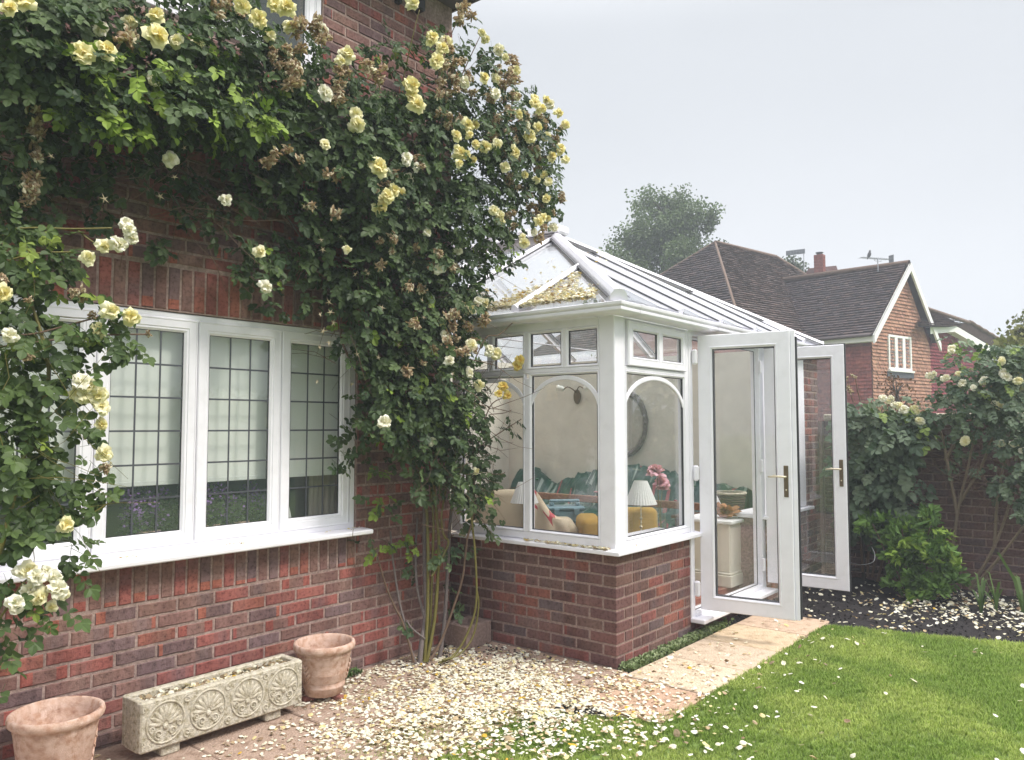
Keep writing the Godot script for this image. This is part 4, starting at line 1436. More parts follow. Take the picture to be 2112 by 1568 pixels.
func bird(p: Vector3, ax: Vector3):
	var b := thing("bird", "dark grey bird perched upright on the rooftop television aerial", "bird", p)
	var s := begin(true)
	var cols := Color(0.06, 0.06, 0.07)
	s.set_color(cols)
	var t := Transform3D(Basis(ax, Vector3.UP, ax.cross(Vector3.UP)), Vector3.ZERO)
	# an upright body lofted from tail to crown, leaning a little
	var rings := [[-0.075, -0.06, 0.008, 0.012], [-0.05, -0.02, 0.02, 0.02], [-0.02, 0.03, 0.045, 0.04], [0.0, 0.08, 0.06, 0.052], [0.012, 0.125, 0.055, 0.048], [0.018, 0.165, 0.036, 0.034], [0.024, 0.19, 0.032, 0.03], [0.028, 0.215, 0.03, 0.028], [0.03, 0.235, 0.018, 0.018], [0.03, 0.242, 0.002, 0.002]]
	for i in rings.size() - 1:
		for k in 12:
			var q := []
			for e in [[i, k], [i, k + 1], [i + 1, k + 1], [i + 1, k]]:
				var r: Array = rings[e[0]]
				var a: float = TAU * e[1] / 12.0
				q.append(t * Vector3(r[0] + r[2] * cos(a), r[1], -r[3] * sin(a)))
			quad(s, q[0], q[1], q[2], q[3])
	var head := t * Vector3(0.056, 0.214, 0)
	tri(s, head + Vector3(0, 0.008, 0), t * Vector3(0.052, 0.206, 0.007), t * Vector3(0.085, 0.205, 0))
	tri(s, t * Vector3(0.052, 0.206, -0.007), head + Vector3(0, 0.008, 0), t * Vector3(0.085, 0.205, 0))
	put(b, "body", fin(s, mat("feather", Color.WHITE, 0.7, {vc = true})))
	s = begin(true)
	for k in [-1, 1]: tube(s, [t * Vector3(0.01, 0.04, 0.018 * k), t * Vector3(0.012, -0.005, 0.016 * k)], 0.005, 0.004, 5)
	put(b, "leg", fin(s, mats.lead))

# =============================================================== trees
func spray_mesh(n: int, r: float, leaf: float, hang := 0.6) -> ArrayMesh:
	var s := begin()
	for i in n:
		var p := Vector3(rnd(-r, r), rnd(-r * 2.6, r * 0.5), rnd(-r, r))
		var taper := clampf(1.0 + p.y / (r * 3.2), 0.25, 1.0)
		p.x *= taper
		p.z *= taper
		var d := (rvec(1) + Vector3(0, -hang, 0)).normalized()
		var w := d.cross(rvec(1)).normalized() * leaf * 0.36
		var c := rnd(0.65, 1.2)
		s.set_color(Color(c, c, c))
		tri(s, p, p + d * leaf * 0.5 + w, p + d * leaf)
		tri(s, p, p + d * leaf, p + d * leaf * 0.5 - w)
	return fin(s)

func tree(n: String, label: String, foot: Vector3, height: float, spread: float, sprays: int, tint: Color, seed_: int, leaf := 0.09, low := 0.15, slim := 1.0):
	var t := thing(n, label, "tree", foot)
	var r := RandomNumberGenerator.new()
	r.seed = seed_
	var s := begin(true)
	var top := Vector3(r.randf_range(-0.3, 0.3), height * 0.95, r.randf_range(-0.3, 0.3))
	var trunk := smooth_path([Vector3.ZERO, Vector3(0.1, height * 0.3, 0.08), Vector3(-0.1, height * 0.62, 0), top])
	tube(s, trunk, height * 0.017, 0.015, 7)
	var tips := []
	var branches := 30
	for i in branches:
		var f := lerpf(low, 0.97, pow(float(i) / branches, 0.85))
		var b: Vector3 = trunk[int(f * (trunk.size() - 1))]
		var a := i * 2.4 + r.randf_range(-0.5, 0.5)
		var shape := sin(PI * pow(clampf((f - low) / (1.0 - low), 0, 1), 0.75) * 0.93 + 0.12)
		var ln := spread * shape * r.randf_range(0.6, 1.12)
		var e := b + Vector3(cos(a) * ln, height * r.randf_range(0.04, 0.13), sin(a) * ln)
		var path := smooth_path([b, b.lerp(e, 0.5) + Vector3(0, height * 0.015, 0), e], 3)
		tube(s, path, height * 0.005, 0.008, 5)
		for k in 6:
			tips.append([path[path.size() - 1 - mini(k, 4)] if k < 5 else e, 0.28 + 0.1 * k])
	put(t, "trunk", fin(s, mats.bark))
	var meshes := [spray_mesh(26, 0.22, leaf), spray_mesh(26, 0.26, leaf)]
	var xs := [[], []]
	var cs := [[], []]
	for i in sprays:
		var tip: Array = tips[r.randi() % tips.size()]
		var sz: float = spread * 0.24
		var p: Vector3 = tip[0] + Vector3(r.randfn(0, sz * slim), r.randfn(-0.1, sz * 0.7), r.randfn(0, sz * slim)) * 0.5
		var k := i % 2
		xs[k].append(Transform3D(Basis(Vector3.UP, r.randf_range(0, TAU)).scaled(Vector3.ONE * r.randf_range(0.7, 1.35)), p))
		cs[k].append(tint * r.randf_range(0.7, 1.25))
	for k in 2: multi(t, "crown", meshes[k], xs[k], cs[k], mats.leaf)

func trees():
	var p := deep(1372, 600, 34)
	p.y = 0
	tree("birch_tree", "tall grey green birch tree behind the brown tiled roof", p, 11.9, 3.1, 2300, Color(0.12, 0.165, 0.07), 3, 0.12, 0.25)
	p = deep(1462, 600, 37)
	p.y = 0
	tree("birch_tree", "smaller birch tree showing over the left end of the brown tiled roof", p, 10.1, 1.1, 700, Color(0.1, 0.125, 0.08), 5, 0.15, 0.45)
	p = deep(1645, 600, 36)
	p.y = 0
	tree("rowan_tree", "small thin tree top between the main roof and the chimney", p, 9.35, 0.85, 260, Color(0.1, 0.125, 0.08), 8, 0.14, 0.6)
	p = deep(2128, 700, 15)
	p.y = 0
	tree("maple_tree", "yellow green tree at the right edge of the picture behind the wall", p, 3.95, 0.55, 420, Color(0.2, 0.2, 0.06), 12, 0.1, 0.35)
	p = deep(1868, 820, 15)
	p.y = 0
	tree("copper_shrub", "thin rust brown shrub top in front of the orange gable", p, 2.75, 0.28, 60, Color(0.17, 0.075, 0.035), 15, 0.06, 0.5)

# =============================================================== roses
func leaflet(s: SurfaceTool, t: Transform3D, ln: float, wd: float, fold: float, c: float):
	var prof := [0.0, 0.72, 1.0, 0.86, 0.0]
	var curl := rnd(-0.1, 0.22)
	for sd in [-1.0, 1.0]:
		var tone: float = c * (1.0 if sd > 0 else 0.92)
		s.set_color(Color(tone, tone, tone))
		for i in 4:
			var y0 := ln * i / 4.0
			var y1 := ln * (i + 1) / 4.0
			var m0 := t * Vector3(0, y0, -curl * ln * pow(i / 4.0, 2))
			var m1 := t * Vector3(0, y1, -curl * ln * pow((i + 1) / 4.0, 2))
			var e0 := t * Vector3(sd * wd / 2 * prof[i], y0, fold * wd * prof[i] - curl * ln * pow(i / 4.0, 2))
			var e1 := t * Vector3(sd * wd / 2 * prof[i + 1], y1, fold * wd * prof[i + 1] - curl * ln * pow((i + 1) / 4.0, 2))
			if i < 3:
				if sd > 0: tri(s, m0, e1, m1)
				else: tri(s, m0, m1, e1)
			if i > 0 and i < 3:
				if sd > 0: tri(s, m0, e0, e1)
				else: tri(s, m0, e1, e0)
			if i == 3:
				if sd > 0: tri(s, m0, e0, m1)
				else: tri(s, m0, m1, e0)

func rose_leaf() -> ArrayMesh:          # five or seven leaflets on one stalk, in the XY plane, stalk along +Y
	var s := begin()
	var n := 2 if rng.randf() < 0.65 else 3
	var stalk := 0.03 + n * 0.027
	s.set_color(Color(1.1, 1.0, 0.7))
	tube(s, [Vector3.ZERO, Vector3(0, stalk, 0)], 0.0011, 0.0008, 3, false)
	leaflet(s, Transform3D(Basis(Vector3.RIGHT, rnd(-0.3, 0.1)), Vector3(0, stalk, 0)), rnd(0.042, 0.052), rnd(0.03, 0.036), rnd(0.1, 0.3), rnd(0.85, 1.15))
	for k in n:
		for sd in [-1.0, 1.0]:
			var b := Basis(Vector3(0, 0, 1), sd * rnd(-1.25, -0.85)) * Basis(Vector3.UP, rnd(-0.45, 0.45)) * Basis(Vector3.RIGHT, rnd(-0.3, 0.2))
			leaflet(s, Transform3D(b, Vector3(0, stalk - 0.008 - k * 0.028, 0)), rnd(0.034, 0.046) * (1.0 - 0.1 * k), rnd(0.025, 0.032), rnd(0.1, 0.3), rnd(0.8, 1.15))
	return fin(s)

func petal_patch(s: SurfaceTool, t: Transform3D, ln: float, wd: float, cup: float, lip: float, c0: Color, c1: Color):
	var g := []
	for j in 4:
		var row := []
		for i in 4:
			var x := (i - 1.5) / 1.5
			var y := j / 3.0
			var w: float = [0.45, 0.9, 1.0, 0.62][j]
			row.append(t * Vector3(x * wd * 0.5 * w, y * ln, -cup * (1 - x * x) * ln * 0.35 * sin(y * PI * 0.7) + lip * y * y * ln + rnd(-0.0016, 0.0016)))
		g.append(row)
	for j in 3:
		for i in 3:
			var c := c0.lerp(c1, (j + 0.5) / 3.0) * rnd(0.95, 1.04)
			c.a = 1
			s.set_color(c)
			quad(s, g[j][i], g[j][i + 1], g[j + 1][i + 1], g[j + 1][i])

func bloom_mesh(kind: int) -> ArrayMesh:     # 0 yellow, 1 cream, 2 faded to white, 3 withered; opens along +Y
	var s := begin(true)
	var r := 0.036
	var inner: Color = [Color(0.86, 0.72, 0.25), Color(0.84, 0.77, 0.38), Color(0.82, 0.79, 0.58), Color(0.34, 0.22, 0.1), Color(0.86, 0.56, 0.09)][kind]
	var outer: Color = [Color(0.87, 0.83, 0.52), Color(0.86, 0.83, 0.62), Color(0.86, 0.84, 0.74), Color(0.5, 0.36, 0.2), Color(0.88, 0.74, 0.28)][kind]
	if kind == 3:
		for i in 34:
			var b := Basis(Vector3.UP, rnd(0, TAU)) * Basis(Vector3.RIGHT, rnd(0.2, 2.6)) * Basis(Vector3.UP, rnd(-1.5, 1.5))
			var c := Color(0.3, 0.19, 0.11).lerp(Color(0.6, 0.48, 0.32), rng.randf())
			if rng.randf() < 0.25: c = Color(0.74, 0.68, 0.5)
			petal_patch(s, Transform3D(b, rvec(0.013)), rnd(0.012, 0.022), rnd(0.006, 0.014), rnd(0.8, 2.2), rnd(-1.0, 1.2), c * 0.7, c)
	else:
		var rings := [[8, 1.32, 1.0, 1.05], [8, 1.05, 0.92, 0.95], [7, 0.75, 0.78, 0.85], [6, 0.45, 0.6, 0.7], [5, 0.2, 0.45, 0.5]]
		for q in rings.size():
			for i in rings[q][0]:
				var open: float = rings[q][1] * (0.9 if kind == 0 else 1.08) + rnd(-0.28, 0.28)
				var b := Basis(Vector3.UP, TAU * i / rings[q][0] + q * 0.5 + rnd(-0.14, 0.14)) * Basis(Vector3.RIGHT, open)
				var f := q / 4.0
				petal_patch(s, Transform3D(b, Vector3(0, 0.002 + 0.003 * q, 0)), r * rings[q][2] * rnd(0.78, 1.22), r * rings[q][3] * rnd(0.75, 1.2), rnd(0.5, 1.2), 0.2 + rnd(-0.5, 0.2), outer.lerp(inner, clampf(f + 0.25, 0, 1)), outer.lerp(inner, f * 0.75))
		s.set_color(Color(0.05, 0.09, 0.03))
		lathe(s, [Vector2(0.0, -0.02), Vector2(0.006, -0.016), Vector2(0.009, -0.004), Vector2(0.004, 0.004)], 6)
	return fin(s, mats.petal)

func calyx_mesh() -> ArrayMesh:
	var s := begin()
	s.set_color(Color(0.5, 0.42, 0.28))
	for i in 5:
		var a := TAU * i / 5 + rnd(-0.2, 0.2)
		var d := Vector3(cos(a), rnd(-0.3, 0.4), sin(a)) * rnd(0.018, 0.027)
		var w := Vector3(-sin(a), 0, cos(a)) * 0.003
		tri(s, w, -w, d)
		tri(s, -w, w, d + Vector3(0, -0.0005, 0))
	return fin(s, mats.petal)

func outward(n: Vector3, spread: float, droop: float) -> Basis:     # leaf frame: blade faces n, stalk points anywhere with a droop
	var z := (n + rvec(spread)).normalized()
	var y := rvec(1) + Vector3(0, -droop, 0)
	y = (y - z * y.dot(z)).normalized()
	return Basis(y.cross(z), y, z)

func foliage(o: Node3D, blobs: Array, axis: int, face: Vector3, meshes: Array, tints: Array, size: float, singles: int, mats_single: Array, droop := 0.7):
	# blobs: [u, v, half width, half height, plane, half depth, count, brightness]
	var all := []
	for b in blobs:
		for i in b[6]:
			var q := rvec(1)
			while q.length_squared() > 1.0: q = rvec(1)
			if q.length() < 0.5: q *= 1.3
			var p := at(b[0] + q.x * b[2], b[1] + q.y * b[3], axis, b[4] + q.z * b[5])
			var ba := outward((face + Vector3(0, 0.75, 0)).normalized(), 0.75, droop).scaled(Vector3.ONE * size * rnd(0.75, 1.25))
			all.append([(p - CAM).length() - 0.45 * q.z * (1.0 if axis == 2 else -1.0), Transform3D(ba, p), b[7] if b.size() > 7 else 0.0])
	all.sort_custom(func(x, y): return x[0] < y[0])
	var xs := []
	var cs := []
	for k in meshes.size():
		xs.append([])
		cs.append([])
	for i in all.size():
		var e: Array = all[i]
		var k := i % meshes.size()
		var young: float = e[2]
		if i < singles and in_frame(e[1].origin, 20):
			var mi := rng.randi() % (mats_single.size() - 2)
			if rng.randf() < young: mi = mats_single.size() - 1 - rng.randi() % 2
			put(o, "leaf", meshes[k], e[1], mats_single[mi])
		else:
			var c: Color = tints[0].lerp(tints[1], rng.randf()) * rnd(0.75, 1.25)
			if rng.randf() < young: c = tints[2] * rnd(0.8, 1.2)
			c.a = 1
			xs[k].append(e[1])
			cs[k].append(c)
	for k in meshes.size():
		if xs[k].size(): multi(o, "leaves", meshes[k], xs[k], cs[k], mats.leaf)

func leaf_mats(tints: Array) -> Array:
	var out := []
	for i in 7:
		var c: Color = tints[0].lerp(tints[1], i / 4.0) if i < 5 else tints[2] * (0.85 + 0.3 * (i - 5))
		var m: StandardMaterial3D = mats.leaf.duplicate()
		m.albedo_color = lin(c.r, c.g, c.b)
		out.append(m)
	return out

func blooms(o: Node3D, list: Array, axis: int, plane: float, face: Vector3, meshes: Array, n: String, size: float, jitter := 0.06):
	for e in list:
		var p := at(e[0], e[1], axis, plane + rnd(-jitter, jitter) + (e[2] if e.size() > 2 else 0.0))
		var y := (face * 0.85 + (CAM - p).normalized() * 0.55 + rvec(0.45)).normalized()
		var x := y.cross(rvec(1)).normalized()
		put(o, n, pick(meshes), Transform3D((Basis(x, y, x.cross(y)) * Basis.from_scale(Vector3(rnd(0.85, 1.15), rnd(0.8, 1.25), rnd(0.85, 1.15)))).scaled(Vector3.ONE * size * rnd(0.75, 1.2)), p))

func cane(o: Node3D, pts: Array, axis: int, r0: float, r1: float, m: Material):      # pts: [u, v, plane]
	var q := []
	for p in pts: q.append(at(p[0], p[1], axis, p[2]))
	var s := begin(true)
	tube(s, smooth_path(q, 5), r0 * 1.2, r1 * 1.2, 7)
	put(o, "cane", fin(s, m))

func twigs(o: Node3D, boxes: Array, axis: int, n: int, r: float, m: Material):
	for b in boxes:
		var s := begin(true)
		for i in int(n * b[6]):
			var u := rnd(b[0] - b[2], b[0] + b[2])
			var v := rnd(b[1] - b[3], b[1] + b[3])
			var z: float = b[4] + rnd(-b[5], b[5])
			var pts := [at(u, v, axis, z)]
			var d := (view.x * rnd(-1, 1) + Vector3(0, rnd(-0.8, 0.8), 0)).normalized() * rnd(0.07, 0.17)
			for k in 3:
				pts.append(pts[-1] + d + rvec(0.045))
			tube(s, pts, r * rnd(0.6, 1.2), r * 0.4, 4)
		tag(put(o, "twigs", fin(s, m)), "", "", "", "stuff")

func rose_on_house():
	var face := Vector3(0, 0, 1)
	var leaves := []
	for i in 6: leaves.append(rose_leaf())
	var tints := [Color(0.042, 0.072, 0.032), Color(0.1, 0.145, 0.055), Color(0.22, 0.31, 0.05)]
	var lm := leaf_mats(tints)
	var yellow := [bloom_mesh(0), bloom_mesh(0), bloom_mesh(0)]
	var cream := [bloom_mesh(1), bloom_mesh(1), bloom_mesh(2)]
	var white := [bloom_mesh(2), bloom_mesh(2), bloom_mesh(1)]
	var dead := [bloom_mesh(3), bloom_mesh(3), bloom_mesh(3), bloom_mesh(3)]
	var stars := [calyx_mesh(), calyx_mesh()]
	# ---- the big climber trained over the wall
	var o := thing("climbing_rose", "large climbing rose with yellow and withered blooms covering the brick house wall", "rose bush", Vector3.ZERO)
	cane(o, [[875, 1366, -1.13], [882, 1250, -1.14], [881, 1072, -1.18], [868, 972, -1.22], [826, 910, -1.25], [815, 780, -1.26]], 2, 0.011, 0.008, mats.cane_green)
	cane(o, [[880, 1366, -1.12], [896, 1279, -1.12], [903, 1191, -1.12], [905, 1117, -1.13], [900, 1054, -1.14], [893, 980, -1.16], [880, 860, -1.15]], 2, 0.011, 0.008, mats.cane_green)
	cane(o, [[878, 1366, -1.15], [887, 1286, -1.15], [891, 1180, -1.16], [894, 1075, -1.17], [891, 990, -1.18], [920, 840, -1.15]], 2, 0.009, 0.007, mats.cane_green)
	cane(o, [[890, 1190, -1.12], [924, 1124, -1.1], [915, 1103, -1.1], [911, 1058, -1.1], [930, 960, -1.08]], 2, 0.008, 0.006, mats.cane_green)
	cane(o, [[887, 1362, -1.1], [912, 1317, -1.08], [936, 1250, -1.04], [954, 1191, -1.0], [964, 1110, -0.98], [978, 1050, -0.96], [975, 930, -0.98]], 2, 0.008, 0.006, mats.cane_brown)
	cane(o, [[905, 1368, -1.0], [936, 1352, -0.98], [964, 1307, -0.94], [982, 1244, -0.9], [980, 1145, -0.9], [973, 1075, -0.92], [960, 960, -0.95]], 2, 0.0075, 0.006, mats.cane_green)
	cane(o, [[912, 1362, -0.98], [947, 1350, -0.95], [975, 1314, -0.92], [987, 1252, -0.9], [982, 1209, -0.9]], 2, 0.006, 0.005, mats.cane_green)
	cane(o, [[858, 1370, -1.14], [845, 1331, -1.17], [833, 1279, -1.22], [822, 1233, -1.25], [810, 1152, -1.28], [805, 1096, -1.3]], 2, 0.008, 0.006, mats.cane_grey)
	cane(o, [[854, 1366, -1.13], [831, 1286, -1.18], [815, 1254, -1.22], [796, 1209, -1.26], [779, 1149, -1.29]], 2, 0.007, 0.005, mats.cane_brown)
	cane(o, [[865, 1372, -1.14], [870, 1321, -1.15], [878, 1268, -1.18], [877, 1216, -1.2], [875, 1124, -1.24], [875, 1047, -1.27]], 2, 0.016, 0.01, mats.cane_grey)
	cane(o, [[876, 1275, -1.18], [861, 1216, -1.22], [857, 1145, -1.27], [861, 1068, -1.3]], 2, 0.009, 0.007, mats.cane_grey)
	cane(o, [[905, 1363, -1.12], [912, 1321, -1.13], [919, 1251, -1.14], [926, 1117, -1.16], [935, 1000, -1.2]], 2, 0.014, 0.009, mats.cane_grey)
	cane(o, [[876, 1318, -1.13], [849, 1296, -1.16], [838, 1279, -1.2]], 2, 0.006, 0.004, mats.cane_grey)
	cane(o, [[800, 900, -1.3], [748, 790, -1.32], [708, 712, -1.3], [694, 640, -1.28], [640, 560, -1.26], [560, 520, -1.27]], 2, 0.008, 0.005, mats.cane_brown)
	cane(o, [[700, 570, -1.27], [645, 540, -1.28], [620, 490, -1.3], [560, 400, -1.28]], 2, 0.006, 0.004, mats.cane_grey)
	cane(o, [[105, 408, -1.28], [200, 372, -1.28], [310, 352, -1.28], [370, 330, -1.28]], 2, 0.005, 0.003, mats.cane_grey)
	cane(o, [[480, 575, -1.31], [600, 588, -1.3], [690, 585, -1.28]], 2, 0.006, 0.004, mats.cane_grey)
	cane(o, [[150, 240, -1.26], [300, 300, -1.28], [420, 390, -1.3], [500, 470, -1.3]], 2, 0.008, 0.005, mats.cane_grey)
	cane(o, [[430, 250, -1.2], [470, 320, -1.26], [500, 400, -1.28], [498, 480, -1.3]], 2, 0.008, 0.004, mats.cane_grey)
	cane(o, [[960, 790, -0.95], [1000, 700, -0.9], [1030, 690, -0.85], [1068, 655, -0.82]], 2, 0.004, 0.003, mats.cane_brown)
	cane(o, [[985, 920, -0.95], [1010, 840, -0.88], [1040, 820, -0.84]], 2, 0.004, 0.003, mats.cane_brown)
	cane(o, [[960, 940, -0.95], [1020, 900, -0.88], [1075, 865, -0.82]], 2, 0.004, 0.003, mats.cane_brown)
	cane(o, [[1010, 855, -0.9], [1040, 852, -0.87], [1055, 846, -0.86]], 2, 0.003, 0.002, mats.cane_brown)
	cane(o, [[1010, 978, -0.9], [1035, 978, -0.87], [1042, 974, -0.86]], 2, 0.003, 0.002, mats.cane_brown)
	cane(o, [[900, 175, -1.0], [935, 60, -0.92], [960, 40, -0.9]], 2, 0.004, 0.002, mats.cane_brown)
	cane(o, [[950, 160, -0.95], [978, 100, -0.92], [990, 75, -0.9]], 2, 0.004, 0.002, mats.cane_brown)
	cane(o, [[830, 170, -1.1], [850, 80, -1.0], [865, 20, -0.95]], 2, 0.004, 0.002, mats.cane_green)
	var blobs := [
		[60, 90, 110, 130, -1.0, 0.22, 240], [170, 60, 150, 110, -0.98, 0.24, 260, 0.04], [240, 165, 130, 105, -0.9, 0.26, 250, 0.2], [430, 70, 150, 110, -1.0, 0.26, 330, 0.04], [410, 190, 140, 85, -0.9, 0.26, 300, 0.2], [230, 250, 50, 30, -0.8, 0.1, 36, 0.6], [520, 235, 70, 40, -0.8, 0.1, 40, 0.6], [150, 95, 50, 30, -0.8, 0.1, 24, 0.6], [555, 175, 85, 105, -1.02, 0.24, 220, 0.03],
		[45, 280, 75, 120, -1.12, 0.15, 120], [190, 215, 70, 40, -0.9, 0.14, 60, 0.3], [330, 225, 130, 40, -1.05, 0.16, 110], [490, 255, 90, 50, -1.0, 0.18, 120, 0.06],
		[610, 260, 80, 110, -1.08, 0.2, 210], [700, 250, 110, 75, -1.05, 0.22, 280], [640, 370, 75, 95, -1.12, 0.18, 190], [820, 225, 100, 50, -1.02, 0.2, 160], [780, 320, 120, 85, -1.0, 0.26, 330], [905, 220, 65, 55, -0.98, 0.22, 140], [960, 300, 110, 110, -0.98, 0.3, 330], [1040, 260, 75, 110, -0.95, 0.3, 210], [1085, 330, 65, 125, -0.92, 0.28, 230], [1120, 290, 40, 70, -0.9, 0.2, 70], [1125, 400, 35, 60, -0.9, 0.2, 60],
		[990, 430, 95, 80, -0.95, 0.3, 270], [850, 440, 130, 95, -1.0, 0.28, 380], [715, 440, 70, 90, -1.14, 0.16, 170], [1010, 510, 60, 45, -0.95, 0.22, 90, 0.08], [800, 570, 110, 85, -1.06, 0.24, 300], [925, 560, 75, 75, -1.0, 0.26, 190], [715, 590, 40, 60, -1.16, 0.14, 60], [790, 690, 85, 85, -1.1, 0.2, 220, 0.03], [900, 680, 85, 85, -1.02, 0.24, 250, 0.03], [960, 610, 40, 60, -0.98, 0.2, 60], [840, 800, 90, 75, -1.06, 0.22, 230, 0.05], [930, 800, 70, 85, -0.98, 0.22, 190, 0.05], [790, 860, 55, 50, -1.1, 0.16, 80, 0.03], [880, 890, 90, 60, -1.02, 0.2, 170, 0.05], [960, 900, 55, 75, -0.95, 0.18, 110], [950, 990, 70, 50, -0.96, 0.16, 90, 0.05], [880, 985, 45, 55, -1.08, 0.14, 40], [1000, 1030, 30, 50, -0.9, 0.1, 22, 0.1], [990, 960, 30, 60, -0.92, 0.1, 25],
		[640, 520, 60, 35, -1.2, 0.1, 35], [535, 530, 55, 50, -1.16, 0.1, 42, 0.1], [540, 600, 30, 25, -1.18, 0.08, 8], [590, 560, 25, 25, -1.2, 0.06, 8], [640, 600, 30, 25, -1.22, 0.06, 9], [575, 645, 14, 16, -1.26, 0.03, 4], [680, 560, 40, 40, -1.18, 0.1, 28], [390, 370, 45, 30, -1.24, 0.06, 14], [190, 420, 35, 40, -1.24, 0.06, 16], [330, 500, 25, 25, -1.26, 0.04, 10], [450, 450, 40, 30, -1.26, 0.05, 8], [300, 290, 180, 55, -1.2, 0.08, 90], [540, 340, 70, 110, -1.2, 0.1, 120], [40, 400, 70, 80, -1.2, 0.1, 70], [150, 330, 90, 70, -1.22, 0.07, 40], [400, 400, 110, 70, -1.25, 0.06, 30],
		[850, 85, 60, 45, -1.08, 0.1, 34, 0.12], [790, 110, 40, 40, -1.1, 0.08, 20, 0.1], [920, 110, 45, 55, -0.98, 0.14, 40], [975, 130, 45, 45, -0.95, 0.14, 34], [1010, 110, 30, 40, -0.92, 0.12, 14], [955, 40, 18, 20, -0.92, 0.05, 5], [705, 150, 45, 25, -1.12, 0.1, 34], [640, 120, 30, 50, -1.12, 0.08, 34],
		[700, 940, 35, 15, -1.26, 0.04, 9, 0.2], [770, 950, 40, 25, -1.28, 0.04, 8, 0.2], [790, 1040, 25, 25, -1.27, 0.04, 8, 0.3], [770, 1110, 20, 40, -1.28, 0.03, 5, 0.4], [840, 1120, 25, 25, -1.25, 0.05, 9, 0.4], [855, 1170, 12, 15, -1.25, 0.03, 3], [935, 1140, 30, 35, -1.1, 0.08, 14, 0.2], [925, 1230, 14, 25, -1.16, 0.04, 6], [860, 1290, 10, 18, -1.2, 0.03, 3], [1010, 890, 40, 20, -0.88, 0.06, 8], [990, 1080, 40, 20, -0.94, 0.06, 9], [1055, 870, 12, 18, -0.84, 0.03, 3], [760, 800, 25, 25, -1.22, 0.06, 10], [730, 880, 14, 20, -1.24, 0.04, 5]]
	foliage(o, blobs, 2, face, leaves, tints, 1.0, 300, lm)
	var tw := [[560, 380, 200, 120, -1.26, 0.08, 1.8], [250, 340, 230, 130, -1.27, 0.06, 2.0], [840, 500, 160, 250, -1.15, 0.15, 1.2], [920, 1000, 70, 110, -1.0, 0.1, 0.5], [780, 1000, 70, 130, -1.26, 0.05, 0.25], [960, 880, 60, 160, -0.97, 0.1, 0.9], [960, 120, 70, 70, -0.95, 0.12, 0.12]]
	twigs(o, tw, 2, 60, 0.0026, mats.cane_brown)
	var ys := [[170, 112], [218, 108], [322, 75], [322, 34], [500, 12], [560, 8], [590, 15], [530, 42], [18, 18], [40, 2], [779, 345], [810, 392], [790, 412], [780, 430], [825, 398], [795, 405], [842, 178], [845, 203], [858, 215], [888, 78], [911, 102], [900, 128]]
	blooms(o, ys, 2, -0.78, face, yellow, "rose_bloom", 1.35)
	ys = [[995, 162], [1070, 235], [1090, 282], [1100, 205], [1103, 215], [1115, 225], [1125, 205], [1149, 233], [1165, 258], [1108, 265], [1153, 307], [1135, 325], [1060, 315], [1081, 361], [1120, 360], [1125, 410], [940, 280], [963, 257], [979, 257], [966, 277], [978, 300], [1002, 302], [944, 315], [960, 318], [946, 338], [974, 330], [1110, 455], [1128, 452], [1118, 448]]
	blooms(o, ys, 2, -0.72, face, yellow, "rose_bloom", 1.15)
	ys = [[1035, 797], [1028, 812], [1045, 815], [1070, 742], [1065, 755], [1072, 748]]
	blooms(o, ys, 2, -0.8, face, [bloom_mesh(4), bloom_mesh(4)], "rose_bloom", 1.1, 0.02)
	var cs := [[362, 85], [265, 44], [405, 92], [205, 62], [345, 157], [320, 165], [555, 75], [600, 55], [665, 62], [712, 115], [700, 125], [670, 195], [735, 255], [725, 262], [732, 235], [668, 300], [775, 368], [795, 355], [850, 8], [918, 88], [992, 70], [1000, 80], [1025, 102], [1040, 118], [955, 170], [1022, 163], [1060, 145], [1065, 200], [1020, 195], [1080, 240], [1085, 260]]
	blooms(o, cs, 2, -0.8, face, cream, "rose_bloom", 1.15)
	cs = [[1125, 282], [1165, 330], [1132, 215], [1040, 345], [1105, 370], [1130, 375], [1140, 468], [1100, 480], [1075, 490], [1080, 500], [1025, 298], [1018, 435], [1028, 455], [1030, 445]]
	blooms(o, cs, 2, -0.72, face, cream, "rose_bloom", 1.15)
	cs = [[880, 480], [837, 369], [838, 330], [858, 345], [945, 518], [930, 650], [910, 665], [915, 690], [985, 620], [1000, 625], [970, 640], [970, 712], [925, 745], [1005, 722], [1022, 728], [965, 770], [985, 795], [463, 413], [350, 330], [713, 515], [890, 912], [980, 973], [790, 870], [905, 555], [535, 520], [545, 592]]
	blooms(o, cs, 2, -0.84, face, white, "rose_bloom", 1.05)
	for e in [[590, 95, 35, 50, 16], [660, 60, 15, 40, 7], [470, 25, 30, 20, 5], [270, 75, 25, 20, 6], [595, 160, 25, 25, 9], [690, 205, 20, 20, 6], [700, 155, 15, 20, 5], [770, 150, 25, 20, 7], [930, 110, 25, 25, 8], [940, 170, 40, 30, 16], [960, 30, 15, 20, 7], [1045, 160, 25, 40, 18], [1040, 220, 30, 30, 12], [1070, 270, 25, 40, 14], [1115, 255, 15, 20, 6], [1110, 325, 15, 40, 9], [1055, 350, 20, 40, 10], [1150, 285, 10, 20, 4], [1100, 405, 30, 20, 7], [1155, 408, 10, 10, 2], [930, 245, 30, 15, 8], [1025, 270, 20, 20, 6], [1120, 470, 20, 30, 6], [795, 375, 20, 20, 5], [855, 340, 15, 15, 3], [1050, 450, 15, 25, 4], [915, 545, 30, 30, 6], [930, 670, 15, 30, 5], [985, 665, 20, 15, 5], [955, 715, 25, 15, 5], [830, 540, 60, 60, 7], [690, 400, 60, 60, 6], [590, 340, 40, 40, 4], [870, 720, 60, 60, 6], [320, 215, 20, 15, 3], [70, 395, 14, 22, 8], [72, 300, 8, 70, 12]]:
		var l := []
